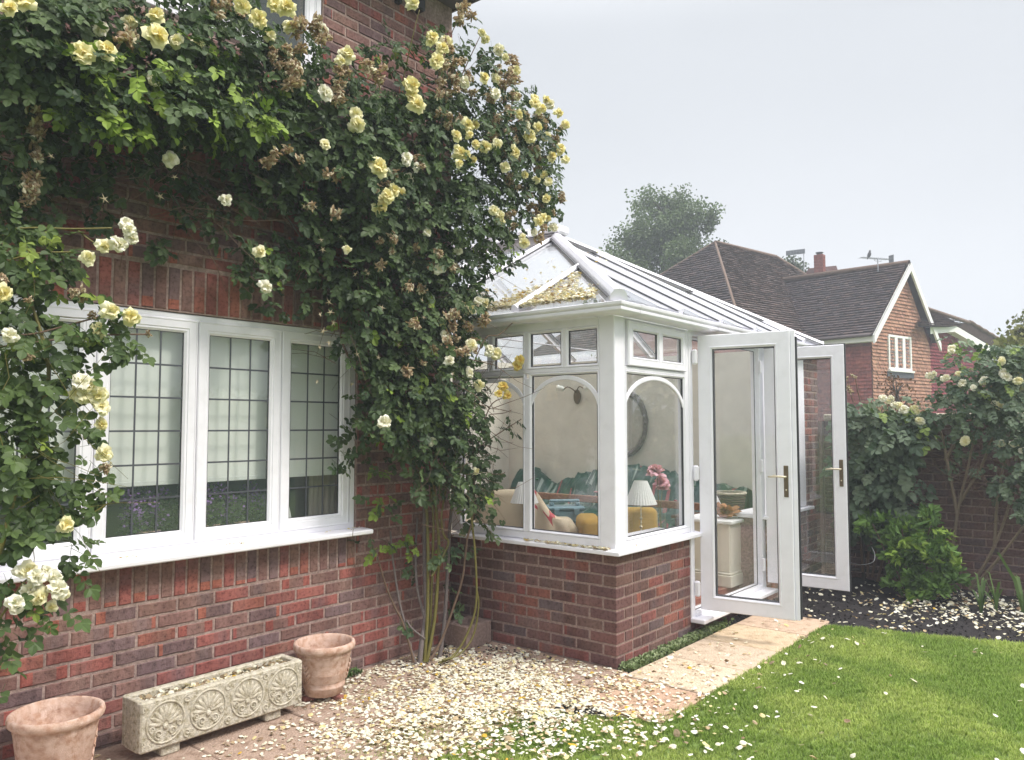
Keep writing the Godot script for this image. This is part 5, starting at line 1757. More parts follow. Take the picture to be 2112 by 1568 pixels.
		for i in e[4]: l.append([e[0] + rnd(-e[2], e[2]), e[1] + rnd(-e[3], e[3])])
		blooms(o, l, 2, -0.82 if e[0] > 130 else -1.05, face, dead, "withered_bloom", 1.3, 0.07)
	var l := []
	for i in 46: l.append([rnd(650, 1000), rnd(420, 800)])
	for p in [[215, 410], [360, 365], [305, 297], [380, 305], [285, 200], [627, 425], [700, 450], [330, 405], [105, 322]]: l.append(p)
	blooms(o, l, 2, -0.9, face, stars, "spent_calyx", 1.0, 0.08)
	# ---- a second rose arching in front of the window from the left
	o = thing("climbing_rose", "leafy rose spray with large cream and yellow blooms hanging across the left of the window", "rose bush", Vector3.ZERO)
	cane(o, [[-60, 1500, -1.0], [-40, 1300, -0.8], [10, 1100, -0.72], [60, 900, -0.74], [100, 760, -0.76], [40, 560, -0.85]], 2, 0.009, 0.006, mats.cane_green)
	cane(o, [[-60, 480, -0.9], [60, 470, -0.82], [150, 472, -0.76], [230, 470, -0.72]], 2, 0.004, 0.003, mats.cane_green)
	cane(o, [[-40, 560, -0.9], [60, 525, -0.8], [150, 520, -0.74]], 2, 0.004, 0.003, mats.cane_green)
	cane(o, [[160, 475, -0.76], [185, 495, -0.72], [215, 512, -0.7]], 2, 0.003, 0.002, mats.cane_green)
	cane(o, [[-30, 720, -0.8], [60, 708, -0.78], [160, 695, -0.75], [250, 690, -0.7], [310, 690, -0.68]], 2, 0.004, 0.003, mats.cane_brown)
	cane(o, [[-30, 690, -0.8], [60, 690, -0.78], [150, 668, -0.75], [235, 645, -0.7]], 2, 0.004, 0.003, mats.cane_brown)
	cane(o, [[20, 1110, -0.74], [90, 1100, -0.72], [170, 1070, -0.7], [220, 1040, -0.68], [240, 1030, -0.68]], 2, 0.004, 0.002, mats.cane_green)
	cane(o, [[-40, 1330, -0.76], [10, 1260, -0.72], [50, 1200, -0.7], [80, 1185, -0.68]], 2, 0.005, 0.003, mats.cane_green)
	tints = [Color(0.055, 0.09, 0.03), Color(0.1, 0.15, 0.045), Color(0.22, 0.29, 0.05)]
	lm = leaf_mats(tints)
	blobs = [[40, 520, 80, 60, -0.84, 0.12, 44, 0.12], [20, 620, 50, 50, -0.84, 0.12, 28, 0.08], [100, 560, 60, 50, -0.82, 0.1, 28, 0.1], [60, 700, 70, 50, -0.8, 0.14, 26, 0.06], [180, 690, 70, 40, -0.72, 0.1, 26, 0.04], [220, 650, 40, 25, -0.7, 0.06, 10, 0.1], [260, 710, 25, 25, -0.7, 0.05, 5], [60, 790, 70, 55, -0.78, 0.14, 46, 0.08], [140, 770, 45, 40, -0.74, 0.1, 12, 0.04], [55, 880, 70, 65, -0.76, 0.14, 52, 0.08], [140, 880, 50, 45, -0.74, 0.1, 15, 0.04], [45, 980, 60, 60, -0.76, 0.14, 46, 0.06], [130, 1000, 45, 55, -0.74, 0.1, 14, 0.04], [180, 960, 25, 55, -0.72, 0.06, 6], [45, 1070, 55, 40, -0.74, 0.12, 24, 0.06], [190, 1040, 40, 30, -0.7, 0.05, 8], [150, 1140, 35, 30, -0.7, 0.05, 8], [80, 1240, 50, 40, -0.7, 0.06, 12, 0.15], [20, 1290, 30, 40, -0.74, 0.06, 8, 0.1], [8, 1390, 14, 35, -0.75, 0.04, 5, 0.1], [20, 1190, 25, 25, -0.74, 0.05, 5]]
	foliage(o, blobs, 2, face, leaves, tints, 1.0, 300, lm, 0.5)
	twigs(o, [[60, 800, 60, 150, -0.76, 0.08, 0.6], [50, 1010, 50, 80, -0.74, 0.06, 0.35]], 2, 40, 0.002, mats.cane_green)
	blooms(o, [[168, 800], [164, 815], [205, 875], [270, 652], [200, 683], [5, 605], [135, 1082]], 2, -0.66, face, yellow, "rose_bloom", 1.0, 0.02)
	blooms(o, [[165, 790], [172, 812], [178, 795], [195, 815], [205, 840], [225, 640], [212, 937]], 2, -0.63, face, cream, "rose_bloom", 1.05, 0.02)
	blooms(o, [[178, 534], [240, 505], [265, 475], [270, 490], [258, 462], [212, 508], [55, 1175], [75, 1190], [110, 1190], [65, 1215], [115, 1215], [130, 1225], [80, 1230], [30, 1245], [105, 1252], [45, 1180], [95, 1178], [20, 690]], 2, -0.66, face, white, "rose_bloom", 1.0, 0.03)
	blooms(o, [[150, 605], [170, 612], [168, 600], [5, 575], [305, 690], [55, 735], [217, 967], [60, 620], [190, 650]], 2, -0.7, face, dead, "withered_bloom", 0.9, 0.03)

# =============================================================== the bed on the right
func right_bed():
	var face := Vector3(-0.85, 0, 0.5)
	var leaves := []
	for i in 4: leaves.append(rose_leaf())
	var white := [bloom_mesh(2), bloom_mesh(2), bloom_mesh(1)]
	var dead := [bloom_mesh(3), bloom_mesh(3)]
	var tints := [Color(0.075, 0.115, 0.07), Color(0.16, 0.205, 0.13), Color(0.22, 0.29, 0.08)]
	var lm := leaf_mats(tints)
	var o := thing("rose_shrub", "dark leafy rose with drooping leaves beside the open right hand door", "rose bush")
	for e in [[1790, 1190, 1800, 900], [1800, 1190, 1840, 930], [1780, 1180, 1760, 880], [1810, 1200, 1870, 960]]:
		cane(o, [[e[0], e[1], 4.1], [(e[0] + e[2]) / 2.0, (e[1] + e[3]) / 2.0, 4.05], [e[2], e[3], 4.0]], 0, 0.012, 0.006, mats.cane_brown)
	foliage(o, [[1790, 850, 50, 35, 4.0, 0.15, 60, 0.1], [1815, 900, 65, 50, 3.95, 0.2, 95], [1800, 970, 60, 60, 3.95, 0.2, 95], [1845, 980, 42, 60, 4.0, 0.15, 60], [1790, 1050, 45, 50, 4.0, 0.16, 60], [1840, 1050, 35, 40, 4.05, 0.1, 50], [1870, 880, 40, 30, 4.05, 0.14, 60, 0.2], [1890, 850, 30, 30, 4.05, 0.12, 30, 0.3], [1765, 950, 25, 110, 4.0, 0.14, 60]], 0, face, leaves, tints, 1.75, 260, lm, 1.0)
	blooms(o, [[1822, 822], [1832, 828], [1845, 836], [1838, 822], [1865, 845], [1855, 838], [1892, 848], [1895, 866], [1898, 870], [1885, 842]], 0, 3.9, face, white, "rose_bloom", 1.1, 0.04)
	blooms(o, [[1745, 780], [1758, 775], [1750, 800], [1755, 808], [1765, 778], [1860, 905], [1850, 920]], 0, 3.95, face, dead, "withered_bloom", 1.0, 0.05)
	cane(o, [[1760, 830, 4.0], [1752, 800, 3.97], [1748, 778, 3.95]], 0, 0.005, 0.003, mats.cane_brown)
	cane(o, [[1775, 830, 4.0], [1768, 800, 3.97], [1764, 776, 3.95]], 0, 0.005, 0.003, mats.cane_brown)
	# the wide rose against the wall
	o = thing("rose_shrub", "wide open rose with bare lower canes and white blooms against the garden wall", "rose bush")
	for e in [[[1960, 1190, 4.25], [1975, 1060, 4.2], [1998, 960, 4.1], [2020, 850, 4.0]], [[1975, 1060, 4.2], [1955, 960, 4.15], [1940, 890, 4.1], [1905, 850, 4.05]], [[1978, 1040, 4.2], [2030, 950, 4.1], [2060, 860, 4.0]], [[2000, 1215, 4.2], [2050, 1130, 4.15], [2085, 1030, 4.1], [2105, 930, 4.0]], [[2005, 1218, 4.15], [2070, 1140, 4.0], [2130, 1060, 3.9]], [[2052, 1128, 4.15], [2058, 1030, 4.1], [2075, 940, 4.05]], [[1950, 950, 4.15], [1975, 900, 4.1], [1990, 830, 4.05]]]:
		cane(o, e, 0, 0.015, 0.007, mats.bark_pale)
	foliage(o, [[1985, 790, 55, 35, 4.0, 0.2, 48, 0.1], [2050, 790, 65, 40, 3.95, 0.22, 80, 0.08], [2095, 745, 40, 45, 4.0, 0.2, 60, 0.1], [2020, 850, 70, 45, 4.0, 0.22, 72], [2085, 850, 55, 50, 3.95, 0.22, 84], [1955, 830, 40, 35, 4.05, 0.15, 18], [2085, 915, 50, 30, 4.0, 0.2, 36], [1990, 885, 60, 25, 4.1, 0.12, 10], [2110, 1000, 30, 50, 3.95, 0.12, 40, 0.1], [2110, 920, 30, 60, 3.9, 0.12, 50], [1975, 960, 50, 50, 4.15, 0.08, 10], [2035, 980, 50, 40, 4.15, 0.08, 10], [1965, 720, 20, 40, 4.0, 0.08, 12, 0.2], [2060, 735, 50, 35, 4.0, 0.15, 60, 0.1], [2108, 1060, 12, 20, 3.85, 0.05, 8, 0.4], [2080, 990, 30, 30, 4.0, 0.1, 20]], 0, face, leaves, tints, 1.2, 260, lm, 0.7)
	twigs(o, [[1990, 930, 70, 90, 4.15, 0.1, 1.0], [2070, 1000, 50, 80, 4.1, 0.1, 0.8]], 0, 40, 0.0035, mats.cane_brown)
	blooms(o, [[1985, 790], [2008, 800], [1978, 772], [2030, 785], [2070, 770], [2075, 778], [2065, 745], [1918, 775], [1927, 770], [2050, 835], [2060, 838], [2095, 815], [2064, 915], [2090, 915], [2100, 912], [1992, 910], [1962, 725], [1963, 718], [2100, 785], [2110, 930], [1950, 780]], 0, 3.85, face, white, "rose_bloom", 1.05, 0.05)
	# the low bright green shrub
	var leaves2 := []
	for k in 3:
		var s := begin()
		for i in 12:
			var a := rnd(0, TAU)
			leaflet(s, Transform3D(Basis(Vector3.UP, a) * Basis(Vector3.RIGHT, rnd(0.5, 1.4)), Vector3(rnd(-0.02, 0.02), rnd(0, 0.06), rnd(-0.02, 0.02))), rnd(0.05, 0.075), rnd(0.02, 0.03), 0.15, rnd(0.8, 1.2))
		leaves2.append(fin(s))
	tints = [Color(0.1, 0.18, 0.045), Color(0.18, 0.3, 0.07), Color(0.28, 0.4, 0.07)]
	lm = leaf_mats(tints)
	o = thing("green_shrub", "low bright green shrub with small glossy leaves in front of the garden wall", "shrub")
	for e in [[1860, 1235, 1800, 1080], [1880, 1240, 1860, 1090], [1890, 1240, 1920, 1080], [1900, 1240, 1950, 1190], [1870, 1240, 1840, 1160]]:
		cane(o, [[e[0], e[1], 3.75], [(e[0] + e[2]) / 2.0, (e[1] + e[3]) / 2.0 - 10, 3.72], [e[2], e[3], 3.7]], 0, 0.009, 0.005, mats.cane_brown)
	foliage(o, [[1825, 1085, 55, 22, 3.75, 0.15, 36, 0.15], [1870, 1115, 50, 25, 3.7, 0.2, 40, 0.15], [1920, 1080, 18, 28, 3.72, 0.08, 22, 0.3], [1850, 1145, 30, 30, 3.7, 0.14, 22, 0.1], [1915, 1150, 50, 28, 3.7, 0.2, 44, 0.1], [1955, 1185, 34, 30, 3.68, 0.12, 30, 0.1], [1880, 1205, 60, 24, 3.7, 0.16, 40, 0.05], [1930, 1218, 40, 18, 3.66, 0.12, 22], [1790, 1080, 25, 18, 3.8, 0.1, 18], [1955, 1110, 16, 14, 3.75, 0.05, 7, 0.3], [1885, 1235, 20, 14, 3.6, 0.06, 12, 0.4]], 0, face, leaves2, tints, 1.15, 260, lm, -0.6)
	# strap leaved plants
	for e in [[2025, 1268, "strap leaved iris clump nearest the green shrub", 7], [2055, 1262, "second strap leaved iris clump right of the first by the wall", 7], [2112, 1270, "strap leaved iris clump with one long arching leaf at the right edge", 6]]:
		var p := at(e[0], e[1], 1, 0.0)
		var ir := thing("iris_plant", e[2], "plant", p, "irises in the flower bed")
		for i in e[3]:
			var a := rnd(0, TAU)
			var h := rnd(0.2, 0.42) if not (e[0] > 2100 and i == 0) else 0.62
			var d := Vector3(cos(a), 0, sin(a)) * rnd(0.06, 0.2)
			if e[0] > 2100 and i == 0: d = -view.x * 0.34
			var w := Vector3(-sin(a), 0, cos(a)) * rnd(0.01, 0.015)
			var pts := [Vector3.ZERO, Vector3(0, h * 0.5, 0) + d * 0.2, Vector3(0, h * 0.88, 0) + d * 0.6, Vector3(0, h * 0.92, 0) + d * 1.1]
			var s := begin()
			s.set_color(Color(0.11, 0.17, 0.06) * rnd(0.8, 1.3))
			for k in 3:
				var w0: Vector3 = w * [0.7, 1.0, 0.7][k]
				var w1: Vector3 = w * [1.0, 0.7, 0.05][k]
				quad(s, pts[k] - w0, pts[k] + w0, pts[k + 1] + w1, pts[k + 1] - w1)
			put(ir, "leaf", fin(s, mats.leaf))
	# old trellis low behind the shrub, and a loop of wire
	var tr := thing("trellis", "dark weathered wooden trellis low against the wall beside the door", "trellis")
	var wood: Material = mat("old_wood", lin(0.07, 0.055, 0.045), 0.9)
	for i in 4:
		var s := begin()
		box(s, Vector3(4.3, 0.1 + i * 0.19, 0.15), Vector3(4.318, 0.13 + i * 0.19, 0.95))
		put(tr, "slat", fin(s, wood))
		s = begin()
		box(s, Vector3(4.281, 0.0, 0.2 + i * 0.22), Vector3(4.299, 0.8, 0.23 + i * 0.22))
		put(tr, "slat", fin(s, wood))
	var wi := thing("garden_wire", "thin loop of pale garden wire sticking out below the dark rose", "wire")
	var s2 := begin(true)
	tube(s2, smooth_path([at(1745, 1158, 0, 3.7), at(1775, 1165, 0, 3.6), at(1800, 1160, 0, 3.6), at(1805, 1145, 0, 3.65), at(1798, 1128, 0, 3.7)], 5), 0.003, 0.003, 5)
	put(wi, "strand", fin(s2, mats.steel))

# =============================================================== planters by the wall
func planters():
	var t := thing("stone_trough", "long cast stone trough carved with shell medallions under the house window", "planter", Vector3(-2.32, 0, -1.09))
	var s := begin()
	var hx := 0.472
	# body with a hollow: outer walls, rim, inner walls, floor
	var lo := 0.052
	var top := 0.302
	cbox(s, Vector3(-hx, lo, 0.062), Vector3(hx, top, 0.1), 0.008, Transform3D(), 0.002)
	cbox(s, Vector3(-hx, lo, -0.1), Vector3(hx, top, -0.062), 0.008, Transform3D(), 0.002)
	cbox(s, Vector3(-hx, lo, -0.0615), Vector3(-hx + 0.04, top - 0.001, 0.0615), 0.004)
	cbox(s, Vector3(hx - 0.04, lo, -0.0615), Vector3(hx, top - 0.001, 0.0615), 0.004)
	box(s, Vector3(-hx + 0.041, lo + 0.002, -0.061), Vector3(hx - 0.041, lo + 0.05, 0.061))
	put(t, "body", fin(s, mats.stone))
	s = begin(true)
	for i in 4:
		var cx := -0.345 + 0.23 * i
		var cy := 0.18
		var pts := []
		for k in 25: pts.append(Vector3(cx + 0.098 * cos(TAU * k / 24), cy + 0.1 * sin(TAU * k / 24), 0.1))
		tube(s, pts, 0.006, 0.006, 6, false)
		for k in 9:
			var a := PI * (0.06 + 0.88 * k / 8.0)
			var m := Vector3(cx + 0.05 * cos(a), cy - 0.012 + 0.055 * sin(a), 0.1)
			sphere(s, Vector3.ZERO, Vector3(0.04, 0.012, 0.008), 5, Transform3D(Basis(Vector3(0, 0, 1), a), m))
		for sd in [-1, 1]:
			for q in [[0.035, -0.052, 0.024], [0.068, -0.02, 0.016]]:
				var sp := []
				for k in 15:
					var r: float = q[2] * (1.0 - k / 18.0)
					var a: float = -PI / 2 + sd * k * 0.62
					sp.append(Vector3(cx + sd * q[0] + r * cos(a), cy + q[1] + r * sin(a), 0.101))
				tube(s, sp, 0.006, 0.004, 5)
		sphere(s, Vector3(cx, cy - 0.02, 0.1), Vector3(0.016, 0.016, 0.013), 5)
	for i in 5:
		var cx := -0.46 + 0.23 * i
		for sg in [-1, 1]:
			var sp := []
			for k in 12:
				var r := 0.022 * (1.0 - k / 15.0)
				var a: float = sg * (PI / 2 + k * 0.6)
				sp.append(Vector3(clampf(cx + r * cos(a), -0.462, 0.462), 0.18 + sg * 0.085 + r * sin(a), 0.1))
			tube(s, sp, 0.0055, 0.004, 5)
	put(t, "carving", fin(s, mats.stone))
	for x in [-0.3, 0.3]:
		s = begin()
		cbox(s, Vector3(x - 0.05, 0.0, -0.09), Vector3(x + 0.05, 0.0515, 0.075), 0.008)
		put(t, "foot", fin(s, mats.stone))
	s = begin()
	box(s, Vector3(-hx + 0.0405, 0.2, -0.0612), Vector3(hx - 0.0405, 0.262, 0.0612))
	put(t, "soil", fin(s, mats.soil))
	# pots
	s = begin(true)
	var prof := [Vector2(0.0, 0.03), Vector2(0.105, 0.03), Vector2(0.113, 0.034), Vector2(0.122, 0.075), Vector2(0.127, 0.08), Vector2(0.127, 0.088), Vector2(0.124, 0.092), Vector2(0.148, 0.2), Vector2(0.16, 0.262), Vector2(0.163, 0.266), Vector2(0.162, 0.272), Vector2(0.162, 0.288), Vector2(0.17, 0.292), Vector2(0.184, 0.3), Vector2(0.188, 0.318), Vector2(0.184, 0.336), Vector2(0.176, 0.342), Vector2(0.164, 0.338), Vector2(0.155, 0.3), Vector2(0.135, 0.12), Vector2(0.12, 0.1), Vector2(0.0, 0.098)]
	lathe(s, prof, 40)
	var p := thing("terracotta_pot", "weathered empty terracotta pot on small feet right of the stone trough", "plant pot", Vector3(-1.61, 0, -1.1))
	put(p, "body", fin(s, mats.terracotta))
	for k in 3:
		s = begin()
		cbox(s, Vector3(-0.022, 0, -0.02), Vector3(0.022, 0.029, 0.05), 0.006, Transform3D(Basis(Vector3.UP, 0.3 + k * TAU / 3), Basis(Vector3.UP, 0.3 + k * TAU / 3) * Vector3(0, 0, 0.085)))
		put(p, "foot", fin(s, mat("dark_clay", lin(0.24, 0.09, 0.07), 0.85)))
	s = begin(true)
	for b in [-1.15, 1.2]:
		for k in 8:
			var f := k / 7.0
			var sd := -1.0 if k % 2 else 1.0
			var a: float = -0.35 + b + sd * 0.11 * (1.0 - f * 0.6)
			var y := 0.13 + 0.09 * f
			var r := 0.124 + 0.035 * (y - 0.09) / 0.11 * 0.8
			var tt := Transform3D(Basis(Vector3.UP, a), Vector3(sin(a) * r, y, cos(a) * r))
			sphere(s, Vector3.ZERO, Vector3(0.009, 0.024, 0.007), 5, tt * Transform3D(Basis(Vector3(0, 0, 1), sd * -0.7), Vector3.ZERO))
	put(p, "leaf_relief", fin(s, mats.terracotta))
	p = thing("terracotta_pot", "wide rimmed terracotta pot at the lower left corner of the picture", "plant pot", Vector3(-3.125, 0, -1.12))
	s = begin(true)
	lathe(s, [Vector2(0.0, 0.0), Vector2(0.135, 0.0), Vector2(0.14, 0.006), Vector2(0.176, 0.26), Vector2(0.178, 0.264), Vector2(0.178, 0.282), Vector2(0.188, 0.288), Vector2(0.2, 0.3), Vector2(0.204, 0.315), Vector2(0.2, 0.332), Vector2(0.19, 0.337), Vector2(0.178, 0.331), Vector2(0.17, 0.3), Vector2(0.15, 0.13), Vector2(0.13, 0.11), Vector2(0.0, 0.108)], 44)
	put(p, "body", fin(s, mats.terracotta))
	s = begin(true)
	for k in 7:
		var a := 0.95 + 0.07 * (k % 2)
		var y := 0.09 + 0.022 * k
		var r := 0.14 + 0.036 * y / 0.26
		sphere(s, Vector3.ZERO, Vector3(0.008, 0.02, 0.006), 5, Transform3D(Basis(Vector3.UP, a) * Basis(Vector3(0, 0, 1), 0.6 if k % 2 else -0.6), Vector3(sin(a) * r, y, cos(a) * r)))
	put(p, "leaf_relief", fin(s, mats.terracotta))
	# an open block surround in the corner behind the rose canes
	p = thing("stone_surround", "small square stone surround in the corner behind the rose stems", "drain surround", Vector3(-0.17, 0, -1.22))
	s = begin()
	cbox(s, Vector3(-0.14, 0, -0.12), Vector3(-0.09, 0.17, 0.12), 0.008, Transform3D(), 0.003)
	cbox(s, Vector3(0.09, 0, -0.12), Vector3(0.14, 0.17, 0.12), 0.008, Transform3D(), 0.003)
	cbox(s, Vector3(-0.0895, 0, 0.07), Vector3(0.0895, 0.168, 0.12), 0.008, Transform3D(), 0.002)
	cbox(s, Vector3(-0.0895, 0, -0.12), Vector3(0.0895, 0.168, -0.07), 0.008, Transform3D(), 0.002)
	box(s, Vector3(-0.089, 0, -0.069), Vector3(0.089, 0.12, 0.069))
	put(p, "kerb_blocks", fin(s, mats.old_mortar))

# =============================================================== inside the conservatory
func interior():
	var fl := 0.14
	# wall lamp
	var o := thing("wall_lamp", "bronze twin arm wall lamp with white tulip shades on the cream wall", "wall lamp", Vector3(4.018, 2.05, -3.06))
	var s := begin(true)
	sphere(s, Vector3(-0.02, 0, 0), Vector3(0.02, 0.1, 0.06), 8)
	put(o, "back_plate", fin(s, mats.bronze))
	for k in [-1, 1]:
		s = begin(true)
		tube(s, smooth_path([Vector3(-0.03, 0.05, 0), Vector3(-0.07, 0.1, 0.04 * k), Vector3(-0.1, 0.13, 0.1 * k), Vector3(-0.1, 0.1, 0.16 * k)]), 0.009, 0.007, 6)
		put(o, "arm", fin(s, mats.bronze))
		s = begin(true)
		lathe(s, [Vector2(0.012, 0), Vector2(0.035, 0.02), Vector2(0.042, 0.05), Vector2(0.036, 0.085), Vector2(0.045, 0.1)], 14, Transform3D(Basis(Vector3.RIGHT, 1.35 * k), Vector3(-0.1, 0.1, 0.16 * k)))
		put(o, "shade", fin(s, mats.blind))
	# mirror wreathed with twigs
	o = thing("mirror", "round mirror framed with twisted brown twigs on the cream wall", "mirror", Vector3(4.015, 1.69, -2.34))
	s = begin()
	var pts := []
	for k in 33: pts.append(Vector3(-0.012, 0.35 * sin(TAU * k / 32), 0.27 * cos(TAU * k / 32)))
	for k in 32: tri(s, Vector3(-0.012, 0, 0), pts[k + 1], pts[k])
	put(o, "glass", fin(s, mat("mirror_glass", lin(0.4, 0.4, 0.4), 0.02, {metal = 1.0})))
	s = begin(true)
	for q in 5:
		pts = []
		for k in 61:
			var a := TAU * k / 60
			var r := 0.4 + 0.022 * sin(a * 9 + q * 1.3) + rnd(-0.006, 0.006)
			pts.append(Vector3(-0.03 + 0.02 * cos(a * 9 + q * 1.3), r * sin(a), 0.8 * r * cos(a)))
		tube(s, pts, 0.019, 0.015, 5, false)
	put(o, "twig_frame", fin(s, mats.cane_grey))
	# the couch under a green patterned cover
	o = thing("covered_sofa", "sofa along the wall draped in a dark green sheet with pink flowers", "sofa", Vector3(3.6, fl, -2.3))
	s = begin(true)
	var cols := [Color(0.008, 0.05, 0.036), Color(0.014, 0.075, 0.055)]
	var n := FastNoiseLite.new()
	n.seed = 2
	n.frequency = 3.0
	var nz := 110
	var rows := []
	for i in nz + 1:
		var z := -1.65 + 3.3 * i / nz
		var hump := 0.86 + 0.12 * exp(-pow((z + 1.42) / 0.2, 2)) - 0.13 * exp(-pow((z + 1.05) / 0.28, 2)) + 0.16 * exp(-pow((z - 0.2) / 0.65, 2)) - 0.06 * clampf((z - 0.6) / 1.0, 0, 1)
		var row := []
		for e in [[0.42, 0.0], [0.41, hump * 0.6], [0.36, hump], [0.24, hump + 0.01], [0.1, hump - 0.15], [0.0, 0.52], [-0.25, 0.47], [-0.42, 0.44], [-0.48, 0.25], [-0.5, 0.02]]:
			var fold := 0.009 * sin(z * 23.0 + e[0] * 9.0 + 3.0 * n.get_noise_2d(z * 2.0, e[1])) + 0.004 * sin(z * 47.0 - e[1] * 14.0)
			row.append(Vector3(-fold * 0.8, fold, 0) + Vector3(e[0] + 0.06 * n.get_noise_2d(z * 4, e[1] * 5), e[1] + 0.06 * n.get_noise_2d(z * 4 + 9, e[0] * 5 + e[1] * 4), z))
		rows.append(row)
	for i in nz:
		for k in 9:
			var tone := n.get_noise_2d(i * 0.21, k * 0.37)
			s.set_color(Color(0.2, 0.26, 0.22) if tone > 0.34 else Color(0.35, 0.06, 0.08) if tone < -0.42 else cols[0].lerp(cols[1], clampf(0.5 + tone, 0, 1)))
			quad(s, rows[i][k + 1], rows[i + 1][k + 1], rows[i + 1][k], rows[i][k])
	var sheet := mat("sheet", Color.WHITE, 0.3, {vc = true})
	put(o, "sheet", fin(s, sheet))
	for i in 34:
		var a := rng.randi() % nz
		var k := 2 + rng.randi() % 6
		var c: Vector3 = (rows[a][k] + rows[a + 1][k + 1]) / 2
		s = begin(true)
		s.set_color([Color(0.4, 0.07, 0.09), Color(0.45, 0.2, 0.2), Color(0.03, 0.15, 0.06)][i % 3])
		sphere(s, c + Vector3(-0.008, 0.012, 0), Vector3(0.03, 0.014, 0.035) * rnd(0.5, 1.0), 4)
		put(o, "printed_flower", fin(s, sheet))
	# long wooden rail of the bench in front
	o = thing("bench", "long narrow table with pale brown wooden edge in front of the covered sofa", "table", Vector3(3.2, fl, -1.8))
	s = begin()
	cbox(s, Vector3(-0.02, 0.61, -1.42), Vector3(0.02, 0.69, 1.3), 0.006)
	put(o, "rail", fin(s, mat("pine", lin(0.4, 0.22, 0.13), 0.5, {tex = noise_tex(0.02, 3, 0.7, 44), scale = 2.0})))
	for z in [-1.3, 1.2]:
		s = begin()
		cbox(s, Vector3(-0.019, 0, z - 0.03), Vector3(0.019, 0.609, z + 0.03), 0.005)
		put(o, "leg", fin(s, mats.cane_brown))
	# blue grey tool box
	o = thing("tool_box", "blue grey plastic tool box with carrying handle inside the conservatory", "tool box", Vector3(2.457, fl + 0.04, -2.18), "", deg_to_rad(-44))
	var plastic := mat("blue_plastic", lin(0.14, 0.24, 0.28), 0.4)
	s = begin()
	cbox(s, Vector3(-0.2, 0.42, -0.11), Vector3(0.2, 0.555, 0.11), 0.02)
	put(o, "body", fin(s, plastic))
	s = begin()
	cbox(s, Vector3(-0.21, 0.5555, -0.12), Vector3(0.21, 0.6, 0.12), 0.015)
	put(o, "lid", fin(s, plastic))
	s = begin()
	for x in [-0.17, 0.12]: cbox(s, Vector3(x, 0.6005, -0.03), Vector3(x + 0.05, 0.64, 0.03), 0.01)
	cbox(s, Vector3(-0.17, 0.6405, -0.025), Vector3(0.17, 0.67, 0.025), 0.012)
	put(o, "handle", fin(s, plastic))
	s = begin()
	for x in [-0.14, 0.08]: cbox(s, Vector3(x, 0.51, 0.1215), Vector3(x + 0.06, 0.58, 0.14), 0.006)
	put(o, "latch", fin(s, plastic))
	o = thing("stool", "dark low stool under the blue grey tool box", "stool", Vector3(2.457, fl, -2.18), "", deg_to_rad(-44))
	s = begin()
	cbox(s, Vector3(-0.22, 0.36, -0.22), Vector3(0.22, 0.4595, 0.22), 0.01)
	for x in [-0.18, 0.18]:
		for z in [-0.18, 0.18]: box(s, Vector3(x - 0.02, 0, z - 0.02), Vector3(x + 0.02, 0.3595, z + 0.02))
	put(o, "frame", fin(s, mats.dark))
	# beige armchair seen from behind, a flowered throw over it
	o = thing("armchair", "beige upholstered armchair with its back to the side window", "armchair", Vector3(1.115, fl, -1.69), "", deg_to_rad(-50.8))
	var beige := mat("beige_cloth", lin(0.5, 0.42, 0.29), 0.9, {tex = noise_tex(0.2, 2, 0.85, 51), scale = 6.0})
	s = begin(true)
	puffed(s, Vector3(-0.46, 0.12, -0.2), Vector3(0.1, 0.92, 0.0), 0.08)
	put(o, "backrest", fin(s, beige))
	for e in [[Vector3(0.08, 0.05, -0.75), Vector3(0.52, 0.6, -0.02)], [Vector3(-0.62, 0.05, -0.75), Vector3(-0.44, 0.6, -0.02)]]:
		s = begin(true)
		puffed(s, e[0], e[1], 0.09)
		put(o, "arm", fin(s, beige))
	s = begin(true)
	puffed(s, Vector3(-0.43, 0.08, -0.75), Vector3(0.1, 0.44, -0.2), 0.08)
	put(o, "seat", fin(s, beige))
	o = thing("throw", "cream throw with red roses and a fringe draped over the beige armchair", "throw", Vector3(1.115, fl, -1.69), "", deg_to_rad(-50.8))
	s = begin(true)
	var th := mat("throw_cloth", Color.WHITE, 0.9, {vc = true})
	var last := []
	for i in 15:
		var now := []
		for k in 9:
			var f := i / 14.0
			var x := 0.0 + 0.42 * f
			var y := 0.945 - 0.31 * smoothstep(0.1, 0.8, f) + 0.014 * sin(k * 1.7 + i * 0.8) - 0.03 * maxf(k - 6.0, 0) * (1.0 - f)
			if k < 4: now.append(Vector3(x, y, -0.24 + 0.085 * k + 0.01 * sin(i * 0.9)))
			else: now.append(Vector3(x + 0.01 * sin(k * 1.3), y - 0.06 * (k - 3) * (1.0 - 0.35 * f), 0.026 + 0.02 * sin(i * 1.1)))
		if last.size():
			for k in 8:
				var rose := n.get_noise_2d(i * 0.11, k * 0.16) > 0.2
				s.set_color(Color(0.42, 0.06, 0.08) if rose else Color(0.56, 0.47, 0.34))
				quad(s, last[k + 1], now[k + 1], now[k], last[k])
		last = now
	put(o, "cloth", fin(s, th))
	# yellow covered chair
	o = thing("yellow_chair", "low chair under a mustard yellow blanket inside the front window", "armchair", Vector3(1.6, fl, -0.93), "", deg_to_rad(-50.8))
	s = begin(true)
	var yel := mat("yellow_cloth", lin(0.5, 0.31, 0.06), 0.95, {tex = noise_tex(0.15, 3, 0.8, 52), scale = 5.0, bump = noise_tex(0.1, 3, 6.0, 53, 256, true)})
	puffed(s, Vector3(-0.16, 0.1, -0.16), Vector3(0.35, 0.765, 0.0), 0.075)
	put(o, "backrest", fin(s, yel))
	s = begin(true)
